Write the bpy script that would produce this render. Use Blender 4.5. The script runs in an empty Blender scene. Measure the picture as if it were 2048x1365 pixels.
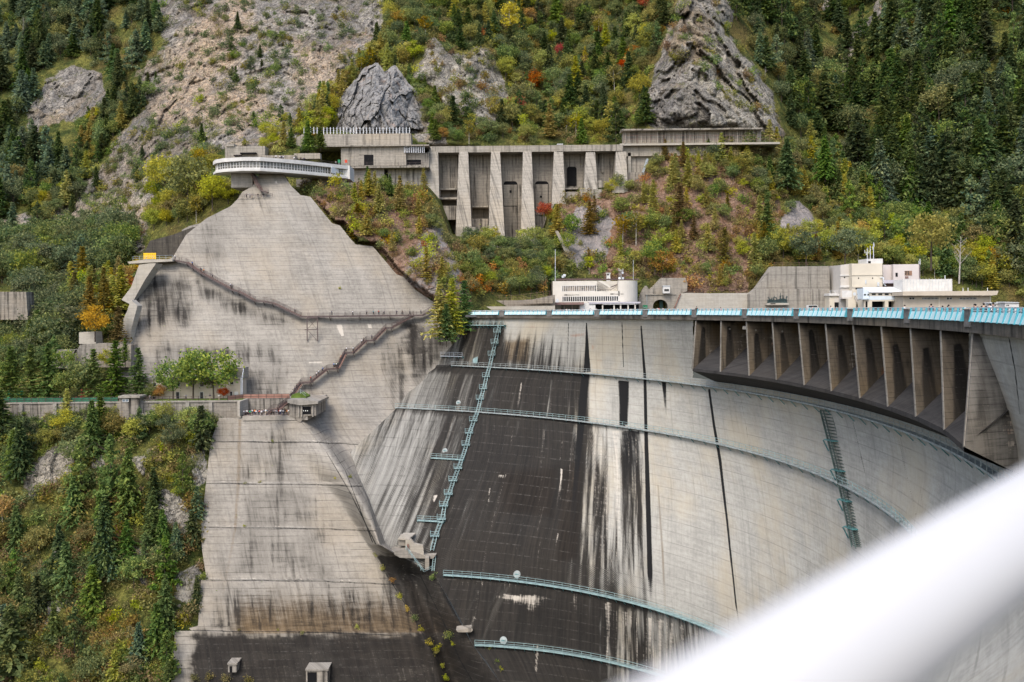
import bpy, bmesh, math, random
import numpy as np
from mathutils import Vector, Matrix, Euler
random.seed(7); RS = np.random.RandomState(11)
C = bpy.context.scene.collection
SC = bpy.context.scene
F = 2000.0; CX = 1024.0; HY = 619.2; ROLL = 0.0101
# ---------------------------------------------------------------- mapping between photo pixels and the place (metres, eye at the origin)
def at(px, py, Y):
    u = np.asarray(px, float)-CX; v = np.asarray(py, float)-HY
    Y = np.asarray(Y, float)
    return np.stack([(u-ROLL*v)/F*Y, Y+0*u, -(v+ROLL*u)/F*Y], -1)
def pix(P):
    P = np.asarray(P, float); a = P[..., 0]/P[..., 1]*F; b = -P[..., 2]/P[..., 1]*F
    return CX+a+ROLL*b, HY+b-ROLL*a
def zof(px, py, Y): return float(at(px, py, Y)[2])
def xof(px, py, Y): return float(at(px, py, Y)[0])
# ---------------------------------------------------------------- noise
def _h(i, j, k, s):
    n = (i*374761393 + j*668265263 + k*2147483647 + s*1274126177) & 0xFFFFFFFF
    n = ((n ^ (n >> 13))*1274126177) & 0xFFFFFFFF
    return ((n ^ (n >> 16)) & 0xFFFF)/65535.0
def vnoise(P, s=0):
    P = np.asarray(P, float); I = np.floor(P).astype(np.int64); f = P-I; f = f*f*(3-2*f)
    r = 0
    for a in (0, 1):
        for b in (0, 1):
            for c in (0, 1):
                w = (f[:, 0] if a else 1-f[:, 0])*(f[:, 1] if b else 1-f[:, 1])*(f[:, 2] if c else 1-f[:, 2])
                r = r+w*_h(I[:, 0]+a, I[:, 1]+b, I[:, 2]+c, s)
    return r*2-1
def fbm(P, o=4, s=0, g=.5):
    r = 0; a = 1; t = 0
    for k in range(o):
        r = r+a*vnoise(P*2.0**k+17.3*k, s+k); t += a; a *= g
    return r/t
def facet(P, s=0):
    """angular blocks: every point takes the height and tilt of its nearest cell"""
    P = np.asarray(P, float); I = np.floor(P).astype(np.int64); best = np.full(len(P), 1e9); out = np.zeros(len(P)); sec = np.full(len(P), 1e9)
    for a in (-1, 0, 1):
        for b in (-1, 0, 1):
            for c in (-1, 0, 1):
                i, j, k = I[:, 0]+a, I[:, 1]+b, I[:, 2]+c
                r = [_h(i, j, k, s+q) for q in range(7)]
                d = np.stack([P[:, 0]-i-r[0], P[:, 1]-j-r[1], P[:, 2]-k-r[2]], 1); q = (d**2).sum(1)
                v = (r[3]-.5)*1.1+(r[4]-.5)*1.5*d[:, 0]+(r[5]-.5)*1.2*d[:, 1]+(r[6]-.5)*1.5*d[:, 2]
                m = q < best; sec = np.where(m, best, np.minimum(sec, q)); out = np.where(m, v, out); best = np.where(m, q, best)
    return out-.14*sstep(.12, .0, np.sqrt(sec)-np.sqrt(best))
def sstep(a, b, x):
    t = np.clip((np.asarray(x, float)-a)/(b-a), 0, 1); return t*t*(3-2*t)
def inpoly(px, py, poly):
    poly = np.asarray(poly, float); r = np.zeros(np.shape(px), bool); n = len(poly); j = n-1
    for i in range(n):
        xi, yi = poly[i]; xj, yj = poly[j]
        c = ((yi > py) != (yj > py)) & (px < (xj-xi)*(py-yi)/((yj-yi) or 1e-9)+xi)
        r ^= c; j = i
    return r
def pdist(px, py, poly, closed=True):
    poly = np.asarray(poly, float); d = np.full(np.shape(px), 1e9); n = len(poly)
    for i in range(n if closed else n-1):
        a = poly[i]; b = poly[(i+1) % n]; ab = b-a; L = (ab**2).sum() or 1e-9
        t = np.clip(((px-a[0])*ab[0]+(py-a[1])*ab[1])/L, 0, 1)
        d = np.minimum(d, np.hypot(px-a[0]-t*ab[0], py-a[1]-t*ab[1]))
    return d
def soft(px, py, poly, w=14, jit=None):
    d = pdist(px, py, poly); d = np.where(inpoly(px, py, poly), d, -d)
    if jit is not None: d = d+jit
    return sstep(-w, w, d)
# ---------------------------------------------------------------- materials
class NB:
    def __init__(s, name):
        s.m = bpy.data.materials.new(name); s.m.use_nodes = True; s.t = s.m.node_tree; s.t.nodes.clear()
        s.out = s.t.nodes.new('ShaderNodeOutputMaterial')
    def n(s, typ, ins=None, **kw):
        nd = s.t.nodes.new('ShaderNode'+typ)
        for k, v in kw.items(): setattr(nd, k, v)
        for k, v in (ins or {}).items():
            if isinstance(v, bpy.types.NodeSocket): s.t.links.new(v, nd.inputs[k])
            else:
                if isinstance(v, tuple) and len(v) == 3 and nd.inputs[k].type == 'RGBA': v = (*v, 1)
                nd.inputs[k].default_value = v
        return nd
    def math(s, op, a, b=0.0, c=0.0, clamp=False):
        nd = s.n('Math', {0: a, 1: b, 2: c}, operation=op); nd.use_clamp = clamp; return nd.outputs[0]
    def mix(s, f, a, b, bt='MIX'):
        nd = s.n('Mix', {0: f, 6: a, 7: b}, data_type='RGBA', blend_type=bt); return nd.outputs[2]
    def noise(s, vec, scale, det=4, rough=.55, dist=0, four=False):
        return s.n('TexNoise', {'Vector': vec, 'Scale': scale, 'Detail': det, 'Roughness': rough, 'Distortion': dist}).outputs[0]
    def ramp(s, f, lo, hi):
        nd = s.n('MapRange', {0: f, 1: lo, 2: hi}); nd.interpolation_type = 'SMOOTHSTEP'; return nd.outputs[0]
    def attr(s, name, col=False):
        nd = s.n('Attribute', attribute_name=name); return nd.outputs['Color' if col else 'Fac']
    def vscale(s, vec, sc):
        return s.n('VectorMath', {0: vec, 1: sc}, operation='MULTIPLY').outputs[0]
    def bsdf(s, col, rough=.9, spec=.2, bump=None, bs=.5, bd=.1, metal=0, trans=None):
        ins = {'Base Color': col, 'Roughness': rough, 'Specular IOR Level': spec, 'Metallic': metal}
        if bump is not None:
            ins['Normal'] = s.n('Bump', {'Height': bump, 'Strength': bs, 'Distance': bd}).outputs[0]
        b = s.n('BsdfPrincipled', ins)
        sh = b.outputs[0]
        if trans is not None:
            tr = s.n('BsdfTranslucent', {'Color': col}); sh = s.n('MixShader', {0: trans, 1: sh, 2: tr.outputs[0]}).outputs[0]
        s.t.links.new(sh, s.out.inputs[0]); return s.m
def plain(name, col, rough=.6, spec=.3, var=.12, scale=.6, metal=0):
    b = NB(name); pos = b.n('NewGeometry').outputs['Position']
    n = b.noise(pos, scale, 5, .6)
    c = b.mix(b.ramp(n, .3, .75), tuple(x*(1-var) for x in col), tuple(min(1, x*(1+var)) for x in col))
    return b.bsdf(c, rough, spec, metal=metal)
def concrete(name, light, dark, soot=(.008, .0074, .007), uv=False, lift=1.5, lift_amt=.5, streak=.5, auto=.0, attrs=False, joints=0, mott=1.0, bump=.3, warm=.35, hs=.55, cell=.0, tone=.18, vs=1.3, sharp=.85):
    """cast concrete: lift lines, board marks, run-off streaks and grime"""
    b = NB(name)
    if uv:
        p = b.n('UVMap', uv_map='UVMap').outputs[0]; s = b.n('SeparateXYZ', {0: p}); U, V = s.outputs[0], s.outputs[1]
    else:
        p = b.n('NewGeometry').outputs['Position']; s = b.n('SeparateXYZ', {0: p})
        U = b.math('MULTIPLY_ADD', s.outputs[1], .61, s.outputs[0]); V = s.outputs[2]
    vec = b.n('CombineXYZ', {0: U, 1: V, 2: 0.0}).outputs[0]
    m1 = b.noise(vec, .12, 6, .62); m2 = b.noise(vec, 1.1, 8, .78); hstr = b.noise(b.vscale(vec, (.16, 1.7, 1)), 1, 8, .72)
    st = b.noise(b.vscale(vec, (.85, .035, 1)), 1, 7, .72); st2 = b.noise(b.vscale(vec, (1.5, .05, 1)), 1, 8, .78)
    k = b.math('ADD', b.math('MULTIPLY', m1, .22), b.math('ADD', b.math('MULTIPLY', m2, .28), b.math('ADD', b.math('MULTIPLY', hstr, .30), b.math('MULTIPLY', st2, .20))))
    mid = tuple((a+c)/2 for a, c in zip(light, dark))
    col = b.mix(b.ramp(k, .5-.13*mott, .5+.11*mott), dark, light)
    wn = b.noise(vec, .045, 4, .6)
    col = b.mix(b.math('MULTIPLY', b.ramp(wn, .45, .7), warm), col, (light[0]*1.02, light[1]*.9, light[2]*.72))
    col = b.mix(b.math('MULTIPLY', b.ramp(st, .52, .78), streak), col, tuple(x*.38 for x in dark))
    if lift:
        ph = b.math('ADD', b.math('DIVIDE', V, lift), b.math('MULTIPLY', m2, .05))
        fr = b.math('FRACT', ph); ln = b.math('SUBTRACT', 1.0, b.ramp(b.math('ABSOLUTE', b.math('SUBTRACT', fr, .5)), .015, .07))
        gate = b.ramp(hstr, .38, .62); lf = b.math('MULTIPLY', ln, gate)
        col = b.mix(b.math('MULTIPLY', b.math('MULTIPLY', ln, gate), lift_amt), col, tuple(x*.3 for x in dark))
        # lift to lift tone
        lt = b.n('TexWhiteNoise', {'W': b.math('FLOOR', ph)}, noise_dimensions='1D').outputs[0]
        col = b.mix(b.math('MULTIPLY', cell, tone), col, tuple(x*.7 for x in dark))
        # short broken black runs hanging from lift joints
        drip = b.math('MULTIPLY', b.ramp(b.math('SUBTRACT', 1.0, b.math('FRACT', b.math('ADD', ph, .5))), .0, .9), b.ramp(st2, .56, .72))
        col = b.mix(b.math('MULTIPLY', drip, .35*lift_amt), col, tuple(x*.25 for x in dark))
    if cell:
        cw = b.n('TexWhiteNoise', {'Vector': b.n('CombineXYZ', {0: b.math('FLOOR', b.math('DIVIDE', U, 13.0)), 1: b.math('FLOOR', b.math('DIVIDE', V, 9.3)), 2: 0.0}).outputs[0]}, noise_dimensions='3D').outputs[0]
        col = b.mix(b.math('MULTIPLY', cw, cell), col, tuple(x*.62 for x in dark))
    if joints:
        ju = b.math('ABSOLUTE', b.math('SUBTRACT', b.math('FRACT', b.math('DIVIDE', U, joints)), .5))
        col = b.mix(b.math('MULTIPLY', b.math('SUBTRACT', 1.0, b.ramp(ju, .004, .013)), .55), col, tuple(x*.3 for x in dark))
    if auto:
        a = b.math('ADD', b.math('MULTIPLY', st, .75), b.math('MULTIPLY', m1, .35))
        col = b.mix(b.math('MULTIPLY', b.ramp(a, .52, .68), auto), col, soot)
    if attrs:
        nz = b.math('ADD', b.math('MULTIPLY', b.math('SUBTRACT', st2, .5), vs), b.math('MULTIPLY', b.math('SUBTRACT', hstr, .5), hs))
        nz = b.math('ADD', nz, b.math('MULTIPLY', b.math('SUBTRACT', m2, .5), .5))
        br = b.math('ADD', b.attr('brown'), b.math('MULTIPLY', nz, .6))
        col = b.mix(b.math('MULTIPLY', b.ramp(br, .25, .85), .8), col, (.11, .065, .022))
        sv = b.attr('stain_shade')
        dk = b.math('ADD', sv, b.math('MULTIPLY', nz, sharp))
        sc = b.mix(b.ramp(b.math('ADD', b.math('MULTIPLY', k, .2), b.math('ADD', b.math('MULTIPLY', st2, .35), b.math('MULTIPLY', st, .45))), .40, .66), soot, tuple(x*3.3*y for x, y in zip(soot, (1.05, .96, .86))))
        col = b.mix(b.math('MULTIPLY', b.ramp(dk, .12, .74), b.math('MULTIPLY_ADD', b.ramp(sv, .45, .85), .27, .70)), col, sc)
        if lift: col = b.mix(b.math('MULTIPLY', b.math('MULTIPLY', lf, b.ramp(m2, .42, .62)), b.math('MULTIPLY', b.ramp(sv, .55, .85), .5)), col, (.15, .14, .125))
        ln = b.math('ADD', b.attr('line'), b.math('MULTIPLY', nz, .6))
        col = b.mix(b.ramp(ln, .3, .75), col, (.012, .012, .012))
        wh = b.math('ADD', b.attr('white'), b.math('MULTIPLY', nz, 1.25))
        col = b.mix(b.math('MULTIPLY', b.ramp(wh, .3, .75), .85), col, (.52, .47, .40))
        rs = b.math('ADD', b.attr('rust'), b.math('MULTIPLY', nz, .9))
        col = b.mix(b.math('MULTIPLY', b.ramp(rs, .32, .85), .7), col, (.33, .12, .05))
    h = b.math('ADD', b.math('MULTIPLY', m2, .6), b.math('MULTIPLY', hstr, .5))
    return b.bsdf(col, .92, .15, bump=h, bs=bump, bd=.15)
# ---------------------------------------------------------------- meshes
class MB:
    def __init__(s): s.v = []; s.f = []
    def add(s, vs, fs):
        o = len(s.v); s.v += [tuple(map(float, p)) for p in vs]; s.f += [tuple(i+o for i in f) for f in fs]; return s
    def box(s, x0, x1, y0, y1, z0, z1):
        return s.add([(x0, y0, z0), (x1, y0, z0), (x1, y1, z0), (x0, y1, z0), (x0, y0, z1), (x1, y0, z1), (x1, y1, z1), (x0, y1, z1)],
                     [(0, 3, 2, 1), (4, 5, 6, 7), (0, 1, 5, 4), (1, 2, 6, 5), (2, 3, 7, 6), (3, 0, 4, 7)])
    def beam(s, a, b, w, h, up=(0, 0, 1)):
        a = Vector(a); b = Vector(b); d = (b-a).normalized(); up = Vector(up)
        r = d.cross(up)
        if r.length < 1e-4: r = d.cross(Vector((1, 0, 0)))
        r.normalize(); u = r.cross(d)
        vs = [p+r*(sx*w/2)+u*(sz*h/2) for p in (a, b) for sx, sz in ((-1, -1), (1, -1), (1, 1), (-1, 1))]
        return s.add(vs, [(0, 3, 2, 1), (4, 5, 6, 7), (0, 1, 5, 4), (1, 2, 6, 5), (2, 3, 7, 6), (3, 0, 4, 7)])
    def path(s, pts, w, h):
        for a, b in zip(pts[:-1], pts[1:]): s.beam(a, b, w, h)
        return s
    def prism(s, poly, d):
        """poly: 3-D outline, extruded by vector d"""
        n = len(poly); d = Vector(d); vs = [Vector(p) for p in poly]; vs += [p+d for p in vs]
        return s.add(vs, [tuple(range(n-1, -1, -1)), tuple(range(n, 2*n))]+[(i, (i+1) % n, (i+1) % n+n, i+n) for i in range(n)])
    def tube(s, a, b, r0, r1=None, n=8):
        a = Vector(a); b = Vector(b); r1 = r0 if r1 is None else r1; d = (b-a).normalized()
        x = d.orthogonal().normalized(); y = d.cross(x); vs = []
        for p, r in ((a, r0), (b, r1)):
            for i in range(n):
                t = 2*math.pi*i/n; vs.append(p+x*(r*math.cos(t))+y*(r*math.sin(t)))
        return s.add(vs, [(i, (i+1) % n, (i+1) % n+n, i+n) for i in range(n)]+[tuple(range(n-1, -1, -1)), tuple(range(n, 2*n))])
    def build(s, name, mat, parent=None, smooth=False):
        me = bpy.data.meshes.new(name); me.from_pydata(s.v, [], s.f); me.update()
        if smooth: me.polygons.foreach_set('use_smooth', [True]*len(me.polygons))
        return obj(name, me, mat, parent)
def obj(name, me, mat=None, parent=None):
    o = bpy.data.objects.new(name, me); C.objects.link(o)
    if mat is not None and len(me.materials) == 0: me.materials.append(mat)
    if parent is not None:
        o.parent = parent; o.matrix_parent_inverse = parent.matrix_basis.inverted()
    return o
def tag(o, label, cat, group=None):
    o['label'] = label; o['category'] = cat
    if group: o['group'] = group
    return o
def thing(name, label, cat, loc=(0, 0, 0), group=None):
    o = bpy.data.objects.new(name, None); C.objects.link(o); o.location = tuple(map(float, loc)); o.empty_display_size = .5
    return tag(o, label, cat, group)
def kind(o, k): o['kind'] = k; return o
def grid(name, P, mat, parent=None, attrs=None, uv=None, smooth=True, keep=None, flip=False):
    nr, nc = P.shape[:2]; me = bpy.data.meshes.new(name)
    idx = np.arange(nr*nc).reshape(nr, nc)
    q = np.stack([idx[:-1, :-1], idx[1:, :-1], idx[1:, 1:], idx[:-1, 1:]], -1).reshape(-1, 4)
    if flip: q = q[:, ::-1]
    if keep is not None: q = q[keep.reshape(-1)]
    me.vertices.add(nr*nc); me.vertices.foreach_set('co', P.reshape(-1).astype(np.float32))
    me.loops.add(len(q)*4); me.loops.foreach_set('vertex_index', q.reshape(-1).astype(np.int32))
    me.polygons.add(len(q)); me.polygons.foreach_set('loop_start', np.arange(0, len(q)*4, 4, dtype=np.int32))
    me.polygons.foreach_set('use_smooth', np.full(len(q), smooth))
    for k, a in (attrs or {}).items():
        at_ = me.attributes.new(k, 'FLOAT', 'POINT'); at_.data.foreach_set('value', np.asarray(a, np.float32).reshape(-1))
    if uv is not None:
        l = me.uv_layers.new(name='UVMap'); l.data.foreach_set('uv', uv.reshape(-1, 2)[q.reshape(-1)].astype(np.float32).reshape(-1))
    me.update(calc_edges=True); me.validate()
    return obj(name, me, mat, parent)
# ---------------------------------------------------------------- camera, light, world
cam = bpy.data.cameras.new('camera'); co = bpy.data.objects.new('camera', cam); C.objects.link(co); SC.camera = co
cam.sensor_width = 36; cam.lens = 36*F/2048; cam.shift_y = -(682.5-HY)/2048; cam.clip_end = 6000; cam.clip_start = .05
co.matrix_world = Matrix.Rotation(ROLL, 4, 'Y') @ Matrix.Rotation(math.pi/2, 4, 'X')
cam.dof.use_dof = True; cam.dof.focus_distance = 240; cam.dof.aperture_fstop = 3.6
SUN_EL, SUN_AZ = 50, 204
w = bpy.data.worlds.new('World'); SC.world = w; w.use_nodes = True
nt = w.node_tree; bg = nt.nodes['Background']; sky = nt.nodes.new('ShaderNodeTexSky'); sky.sky_type = 'NISHITA'; sky.sun_disc = False
sky.sun_elevation = math.radians(SUN_EL); sky.sun_rotation = math.radians(SUN_AZ); sky.air_density = 1.0; sky.dust_density = 3.0
nt.links.new(sky.outputs[0], bg.inputs[0]); bg.inputs[1].default_value = .15
sl = bpy.data.lights.new('sun', 'SUN'); so = bpy.data.objects.new('sun', sl); C.objects.link(so)
sl.energy = 1.05; sl.angle = math.radians(24); sl.color = (1, .955, .88)
d = Vector((math.sin(math.radians(SUN_AZ))*math.cos(math.radians(SUN_EL)), math.cos(math.radians(SUN_AZ))*math.cos(math.radians(SUN_EL)), math.sin(math.radians(SUN_EL))))
so.rotation_euler = d.to_track_quat('Z', 'Y').to_euler()
SC.view_settings.view_transform = 'Standard'; SC.view_settings.look = 'None'; SC.view_settings.exposure = 1.0; SC.view_settings.gamma = 1
SC.render.engine = 'CYCLES'; SC.cycles.use_denoising = True; SC.cycles.max_bounces = 6; SC.cycles.diffuse_bounces = 3; SC.cycles.transmission_bounces = 3
SC.cycles.use_adaptive_sampling = True
# ---------------------------------------------------------------- the mountainside: control points (photo pixel, distance in metres)
CP = [(-600,1500,215),(-600,1000,262),(-600,720,305),(-600,480,400),(-600,200,480),(-600,-400,640),
 (0,1500,224),(0,1365,232),(0,1200,244),(0,1000,260),(0,860,274),(0,720,318),(0,600,348),(0,480,415),(0,300,465),(0,100,525),(0,-200,640),(0,-420,740),
 (200,1500,224),(200,1365,232),(200,1200,244),(200,1000,260),(200,860,274),(200,720,312),(200,600,338),(200,480,395),(200,300,450),(200,100,510),(200,-200,620),
 (430,1500,226),(430,1365,234),(430,1200,246),(430,1000,262),(430,860,276),(430,720,312),(450,600,328),(450,500,340),(450,420,352),(450,350,366),(450,300,385),(430,200,440),(430,0,505),(430,-200,610),
 (600,1365,246),(600,1100,268),(600,850,300),(600,600,326),(600,500,337),(600,420,350),(600,360,362),(600,300,378),(550,240,410),
 (735,490,327),(800,550,319),(868,605,313),(650,400,340),(700,380,350),(700,440,338),(800,420,352),(870,500,335),(800,480,336),
 (700,1000,292),(700,1300,272),(900,1000,300),(900,1365,290),(1200,1000,320),(1200,1365,310),(700,700,318),
 (940,590,320),(940,490,350),(940,400,372),(940,310,398),(1100,590,336),(1100,490,366),(1100,400,385),(1100,310,404),
 (1300,590,348),(1300,490,366),(1300,400,380),(1300,300,402),(1500,590,348),(1500,490,367),(1500,400,386),(1500,300,405),
 (1650,590,352),(1650,490,376),(1650,400,405),(1650,300,445),(1650,150,520),(1650,0,600),(1650,-200,720),
 (1850,590,362),(1850,490,387),(1850,400,402),(1850,300,420),(1850,150,455),(1850,0,495),(1850,-200,570),
 (2048,590,365),(2048,450,385),(2048,300,405),(2048,150,435),(2048,0,470),(2048,-200,540),(2048,-420,620),
 (2800,590,365),(2800,300,395),(2800,0,450),(2800,-400,560),
 (900,250,415),(900,120,450),(900,0,480),(900,-200,560),(1100,250,428),(1100,120,475),(1100,0,515),(1100,-200,610),(1100,-420,740),
 (1400,250,410),(1400,120,428),(1400,0,450),(1400,-200,520),(700,250,412),(700,120,450),(700,0,490),(700,-200,580),(1250,250,420),(1250,60,480),(1565,250,425),(1565,120,480),
 (950,660,316),(1500,660,345),(1500,900,330),(2048,660,362),(2600,900,350)]
CP = np.array(CP, float)
def tps(r2): return np.where(r2 > 0, .5*r2*np.log(np.maximum(r2, 1e-9)), 0)
_s = 400.0
_x = CP[:, :2]/_s; _K = tps(((_x[:, None]-_x[None])**2).sum(-1))+np.eye(len(_x))*.02
_A = np.zeros((len(_x)+3,)*2); _n = len(_x); _A[:_n, :_n] = _K; _A[:_n, _n] = 1; _A[:_n, _n+1:] = _x; _A[_n:, :_n] = _A[:_n, _n:].T
_w = np.linalg.solve(_A, np.r_[CP[:, 2], 0, 0, 0])
def Ybase(px, py):
    q = np.stack([np.ravel(px), np.ravel(py)], -1)/_s; r = _w[_n]+q@_w[_n+1:]
    for i in range(_n): r = r+_w[i]*tps(((q-_x[i])**2).sum(-1))
    return r.reshape(np.shape(px))
CLIFF = [(305,-60),(765,-60),(775,50),(720,130),(640,220),(600,265),(540,290),(450,300),(385,330),(300,410),(275,490),(-60,490),(-60,455),(70,420),(130,395),(175,350),(240,265),(300,205),(275,150),(318,80)]
CLIFF_B = [(85,150),(150,130),(205,145),(215,200),(150,240),(80,250),(62,290),(70,200)]
CRAG2 = [(828,160),(868,68),(892,100),(930,112),(960,92),(990,105),(1003,160),(1018,195),(990,245),(968,262),(930,235),(890,222),(862,170)]
OUT3 = [(1296,258),(1290,190),(1318,120),(1338,45),(1385,-40),(1440,-40),(1462,20),(1452,70),(1490,105),(1515,140),(1545,190),(1562,268)]
CRAG_FOOT = [(820,215),(850,205),(885,240),(900,292),(830,292)]
GULLY = [(1770,-40),(1752,30),(1712,70),(1692,120),(1688,165)]
PATCHES = [[(1690,-30),(1640,-30),(1650,20),(1680,30)],[(1612,75),(1640,80),(1640,112),(1622,112)],[(1105,165),(1125,160),(1120,200),(1100,205)]]
LOWROCK = [[(45,955),(95,905),(150,880),(170,930),(120,960),(60,985)],[(180,915),(210,905),(215,935),(185,940)],[(300,985),(330,975),(395,1030),(400,1075),(345,1060),(310,1020)],
 [(385,910),(412,895),(410,960),(390,975)],[(340,1160),(400,1120),(405,1195),(360,1210)],[(110,1100),(140,1095),(130,1150),(108,1160)],[(95,1200),(140,1190),(110,1260),(80,1260)],[(265,1090),(300,1110),(290,1170),(262,1150)],[(260,920),(300,900),(290,960)]]
SCREE = [(20,485),(60,440),(140,400),(230,385),(285,400),(270,490),(150,480)]
REDSOIL = [(600,360),(690,360),(850,420),(935,560),(935,600),(870,600),(800,550),(735,490),(650,420)]
REDSOIL2 = [(1110,470),(1130,400),(1230,390),(1290,300),(1400,300),(1500,330),(1560,420),(1500,590),(1370,590),(1300,560),(1180,560)]
GREYSLAB = [(1556,470),(1575,405),(1598,400),(1630,440),(1645,475),(1600,478)]
GREYROCK2 = [(1125,470),(1150,410),(1200,410),(1230,440),(1210,520),(1160,540),(1130,510)]
RIDGE = [(800,560),(850,440),(868,420),(880,440),(915,520),(938,590),(860,590)]
NICHE = [(856,292),(1248,292),(1248,362),(1228,372),(1195,378),(1160,382),(1132,400),(1104,404),(1092,450),(1076,486),(1040,486),(1012,497),(975,492),(945,482),(905,470),(880,400),(856,372)]
WINGZONE = [(525,338),(500,366),(470,388),(405,432),(340,510),(285,545),(240,640),(250,690),(230,815),(640,820),(800,820),(880,650),(882,606),(842,574),(800,541),(752,482),(718,482),(690,444),(668,440),(625,386),(606,384),(590,368),(568,338)]
# cuts made for the old plant, the snow shed and the buildings
FLATS = [([(604,252),(858,252),(858,372),(690,372),(690,340),(604,320)], 397), ([(1240,256),(1530,256),(1530,292),(1330,296),(1300,320),(1290,350),(1240,372)], 404), ([(1100,552),(1700,545),(1700,620),(1100,620)], 352), ([(1500,528),(1690,528),(1690,620),(1500,620)], 352), ([(1675,515),(2010,560),(2060,600),(2060,625),(1675,625)], 348), ([(650,262),(665,205),(705,160),(750,124),(795,128),(835,185),(860,268)], 412), ([(430,296),(700,310),(700,368),(570,372),(430,356)], 372)]
def tmask(px, py):
    j = 26*fbm(np.stack([px/55, py/55, 0*px], -1), 4, 3); j2 = 10*fbm(np.stack([px/16, py/16, 0*px], -1), 3, 9)
    jj = j+j2
    rock = soft(px, py, CLIFF, 10, jj)
    for P in (CLIFF_B, CRAG2, OUT3, CRAG_FOOT): rock = np.maximum(rock, soft(px, py, P, 9, jj*.6))
    rock = np.maximum(rock, sstep(12, 4, pdist(px, py, GULLY, False)+j2*.7))
    for P in PATCHES+LOWROCK: rock = np.maximum(rock, soft(px, py, P, 8, j2*1.1+j*.25))
    soil = np.zeros_like(px)
    for P in (REDSOIL, REDSOIL2): soil = np.maximum(soil, soft(px, py, P, 12, jj*.8))
    grey = np.zeros_like(px)
    for P, v in ((GREYSLAB, 1), (GREYROCK2, .8), (RIDGE, .55)): grey = np.maximum(grey, v*soft(px, py, P, 8, j2*.6))
    pale = soft(px, py, SCREE, 14, jj)
    for P in LOWROCK+[CRAG2, [(1335,258),(1370,160),(1425,70),(1440,-40),(1462,20),(1452,70),(1490,105),(1545,190),(1562,268)]]: pale = np.maximum(pale, .9*soft(px, py, P, 8, j2))
    return rock, soil, grey, pale
def terrain_Y(px, py, full=True):
    px = np.asarray(px, float); py = np.asarray(py, float); sh = px.shape; px = px.ravel(); py = py.ravel()
    Y = Ybase(px, py); P = at(px, py, Y)
    rock, soil, grey, pale = tmask(px, py)
    lo = sstep(820, 700, py)*sstep(700, 560, py)      # calmer near the terraces and the plaza
    calm = np.where((px > 900) & (py > 560), .25, 1)*np.where((px < 520) & (py > 660), .5, 1)
    n1 = fbm(P/34, 3, 5); rg = 1-np.abs(fbm(P*np.array([1, 1, .55])/21, 4, 21))*2.2
    n2 = 1-2.4*np.abs(fbm(P/np.array([8, 8, 24]), 4, 33)); n3 = fbm(P/np.array([2.4, 2.4, 5.5]), 3, 51)
    rm = rock > .02; fa = np.zeros(len(P)); Q_ = P[rm]+3*np.stack([fbm(P[rm]/9, 2, 61), fbm(P[rm]/9, 2, 62), fbm(P[rm]/9, 2, 63)], 1)
    if rm.any(): Q2 = np.stack([Q_[:, 0]+.35*Q_[:, 2], Q_[:, 1], Q_[:, 2]], 1); fa[rm] = 3.0*facet(Q2/np.array([16, 14, 40]), 3)+1.5*facet(Q2/np.array([5.5, 6, 13]), 13)+.6*facet(Q2/np.array([2.4, 2.6, 4]), 23)
    bed = vnoise(np.stack([P[:, 0]*.05, P[:, 1]*.05, (P[:, 2]+P[:, 0]*.35)/3.3], -1), 71)
    dY = calm*(6*n1*(1-.4*soil)-rock*(2.0*rg+.8*n2+.8*n3+.7*bed+fa*(1+1.5*soft(px, py, OUT3, 8)))-(1-rock)*(1.4*n2+.8*n3))
    dY -= 9*soft(px, py, CRAG2, 26)+11*soft(px, py, OUT3, 30)+5*soft(px, py, RIDGE, 30)
    Y = Y+dY; ni = sstep(-6, 6, np.where(inpoly(px, py, NICHE), 1, -1)*pdist(px, py, NICHE)); Y = Y*(1-ni)+np.maximum(Y, 405)*ni
    for poly, Y0 in FLATS:
        fi = sstep(-5, 5, np.where(inpoly(px, py, poly), 1, -1)*pdist(px, py, poly)); Y = Y*(1-fi)+np.maximum(Y, Y0)*fi
    wi = inpoly(px, py, WINGZONE); Y = np.where(wi, np.maximum(Y, 308/(1+.75*((py-HY)+ROLL*(px-CX))/F)+11), Y)
    return Y.reshape(sh), [a.reshape(sh) for a in (rock, soil, grey, pale)]
def TY(px, py): return float(terrain_Y(np.array([px]), np.array([py]))[0][0])
_px = np.r_[np.arange(-900, -40, 30), np.arange(-40, 2090, 3.2), np.arange(2090, 2950, 30)]
_py = np.r_[np.arange(-420, -30, 14), np.arange(-30, 690, 3.2), np.arange(690, 860, 10), np.arange(860, 1380, 3.6), np.arange(1380, 1520, 20)]
GX, GY = np.meshgrid(_px, _py)
TYg, TM = terrain_Y(GX, GY)
TP = at(GX, GY, TYg); _g = (GX.ravel(), GY.ravel()); WARM = np.zeros(GX.size); _j = 22*fbm(np.stack([_g[0]/40, _g[1]/40, 0*_g[0]], -1), 4, 77)
for P_, v_ in (([(300,240),(340,130),(400,50),(470,0),(490,90),(430,190),(400,260)], .8), ([(395,175),(520,180),(560,235),(470,262),(400,240)], .9), ([(590,80),(690,100),(650,215),(590,200)], .7), ([(440,-20),(520,-20),(500,60),(450,80)], .8), ([(180,300),(330,260),(300,380),(200,400)], .35), ([(230,380),(290,390),(280,480),(60,480),(120,420)], .5)):
    WARM = np.maximum(WARM, v_*soft(_g[0], _g[1], np.array(P_, float), 18, _j))
WARM = WARM.reshape(GX.shape)
cx_ = (GX[:-1, :-1]+GX[1:, 1:])/2; cy_ = (GY[:-1, :-1]+GY[1:, 1:])/2
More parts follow.
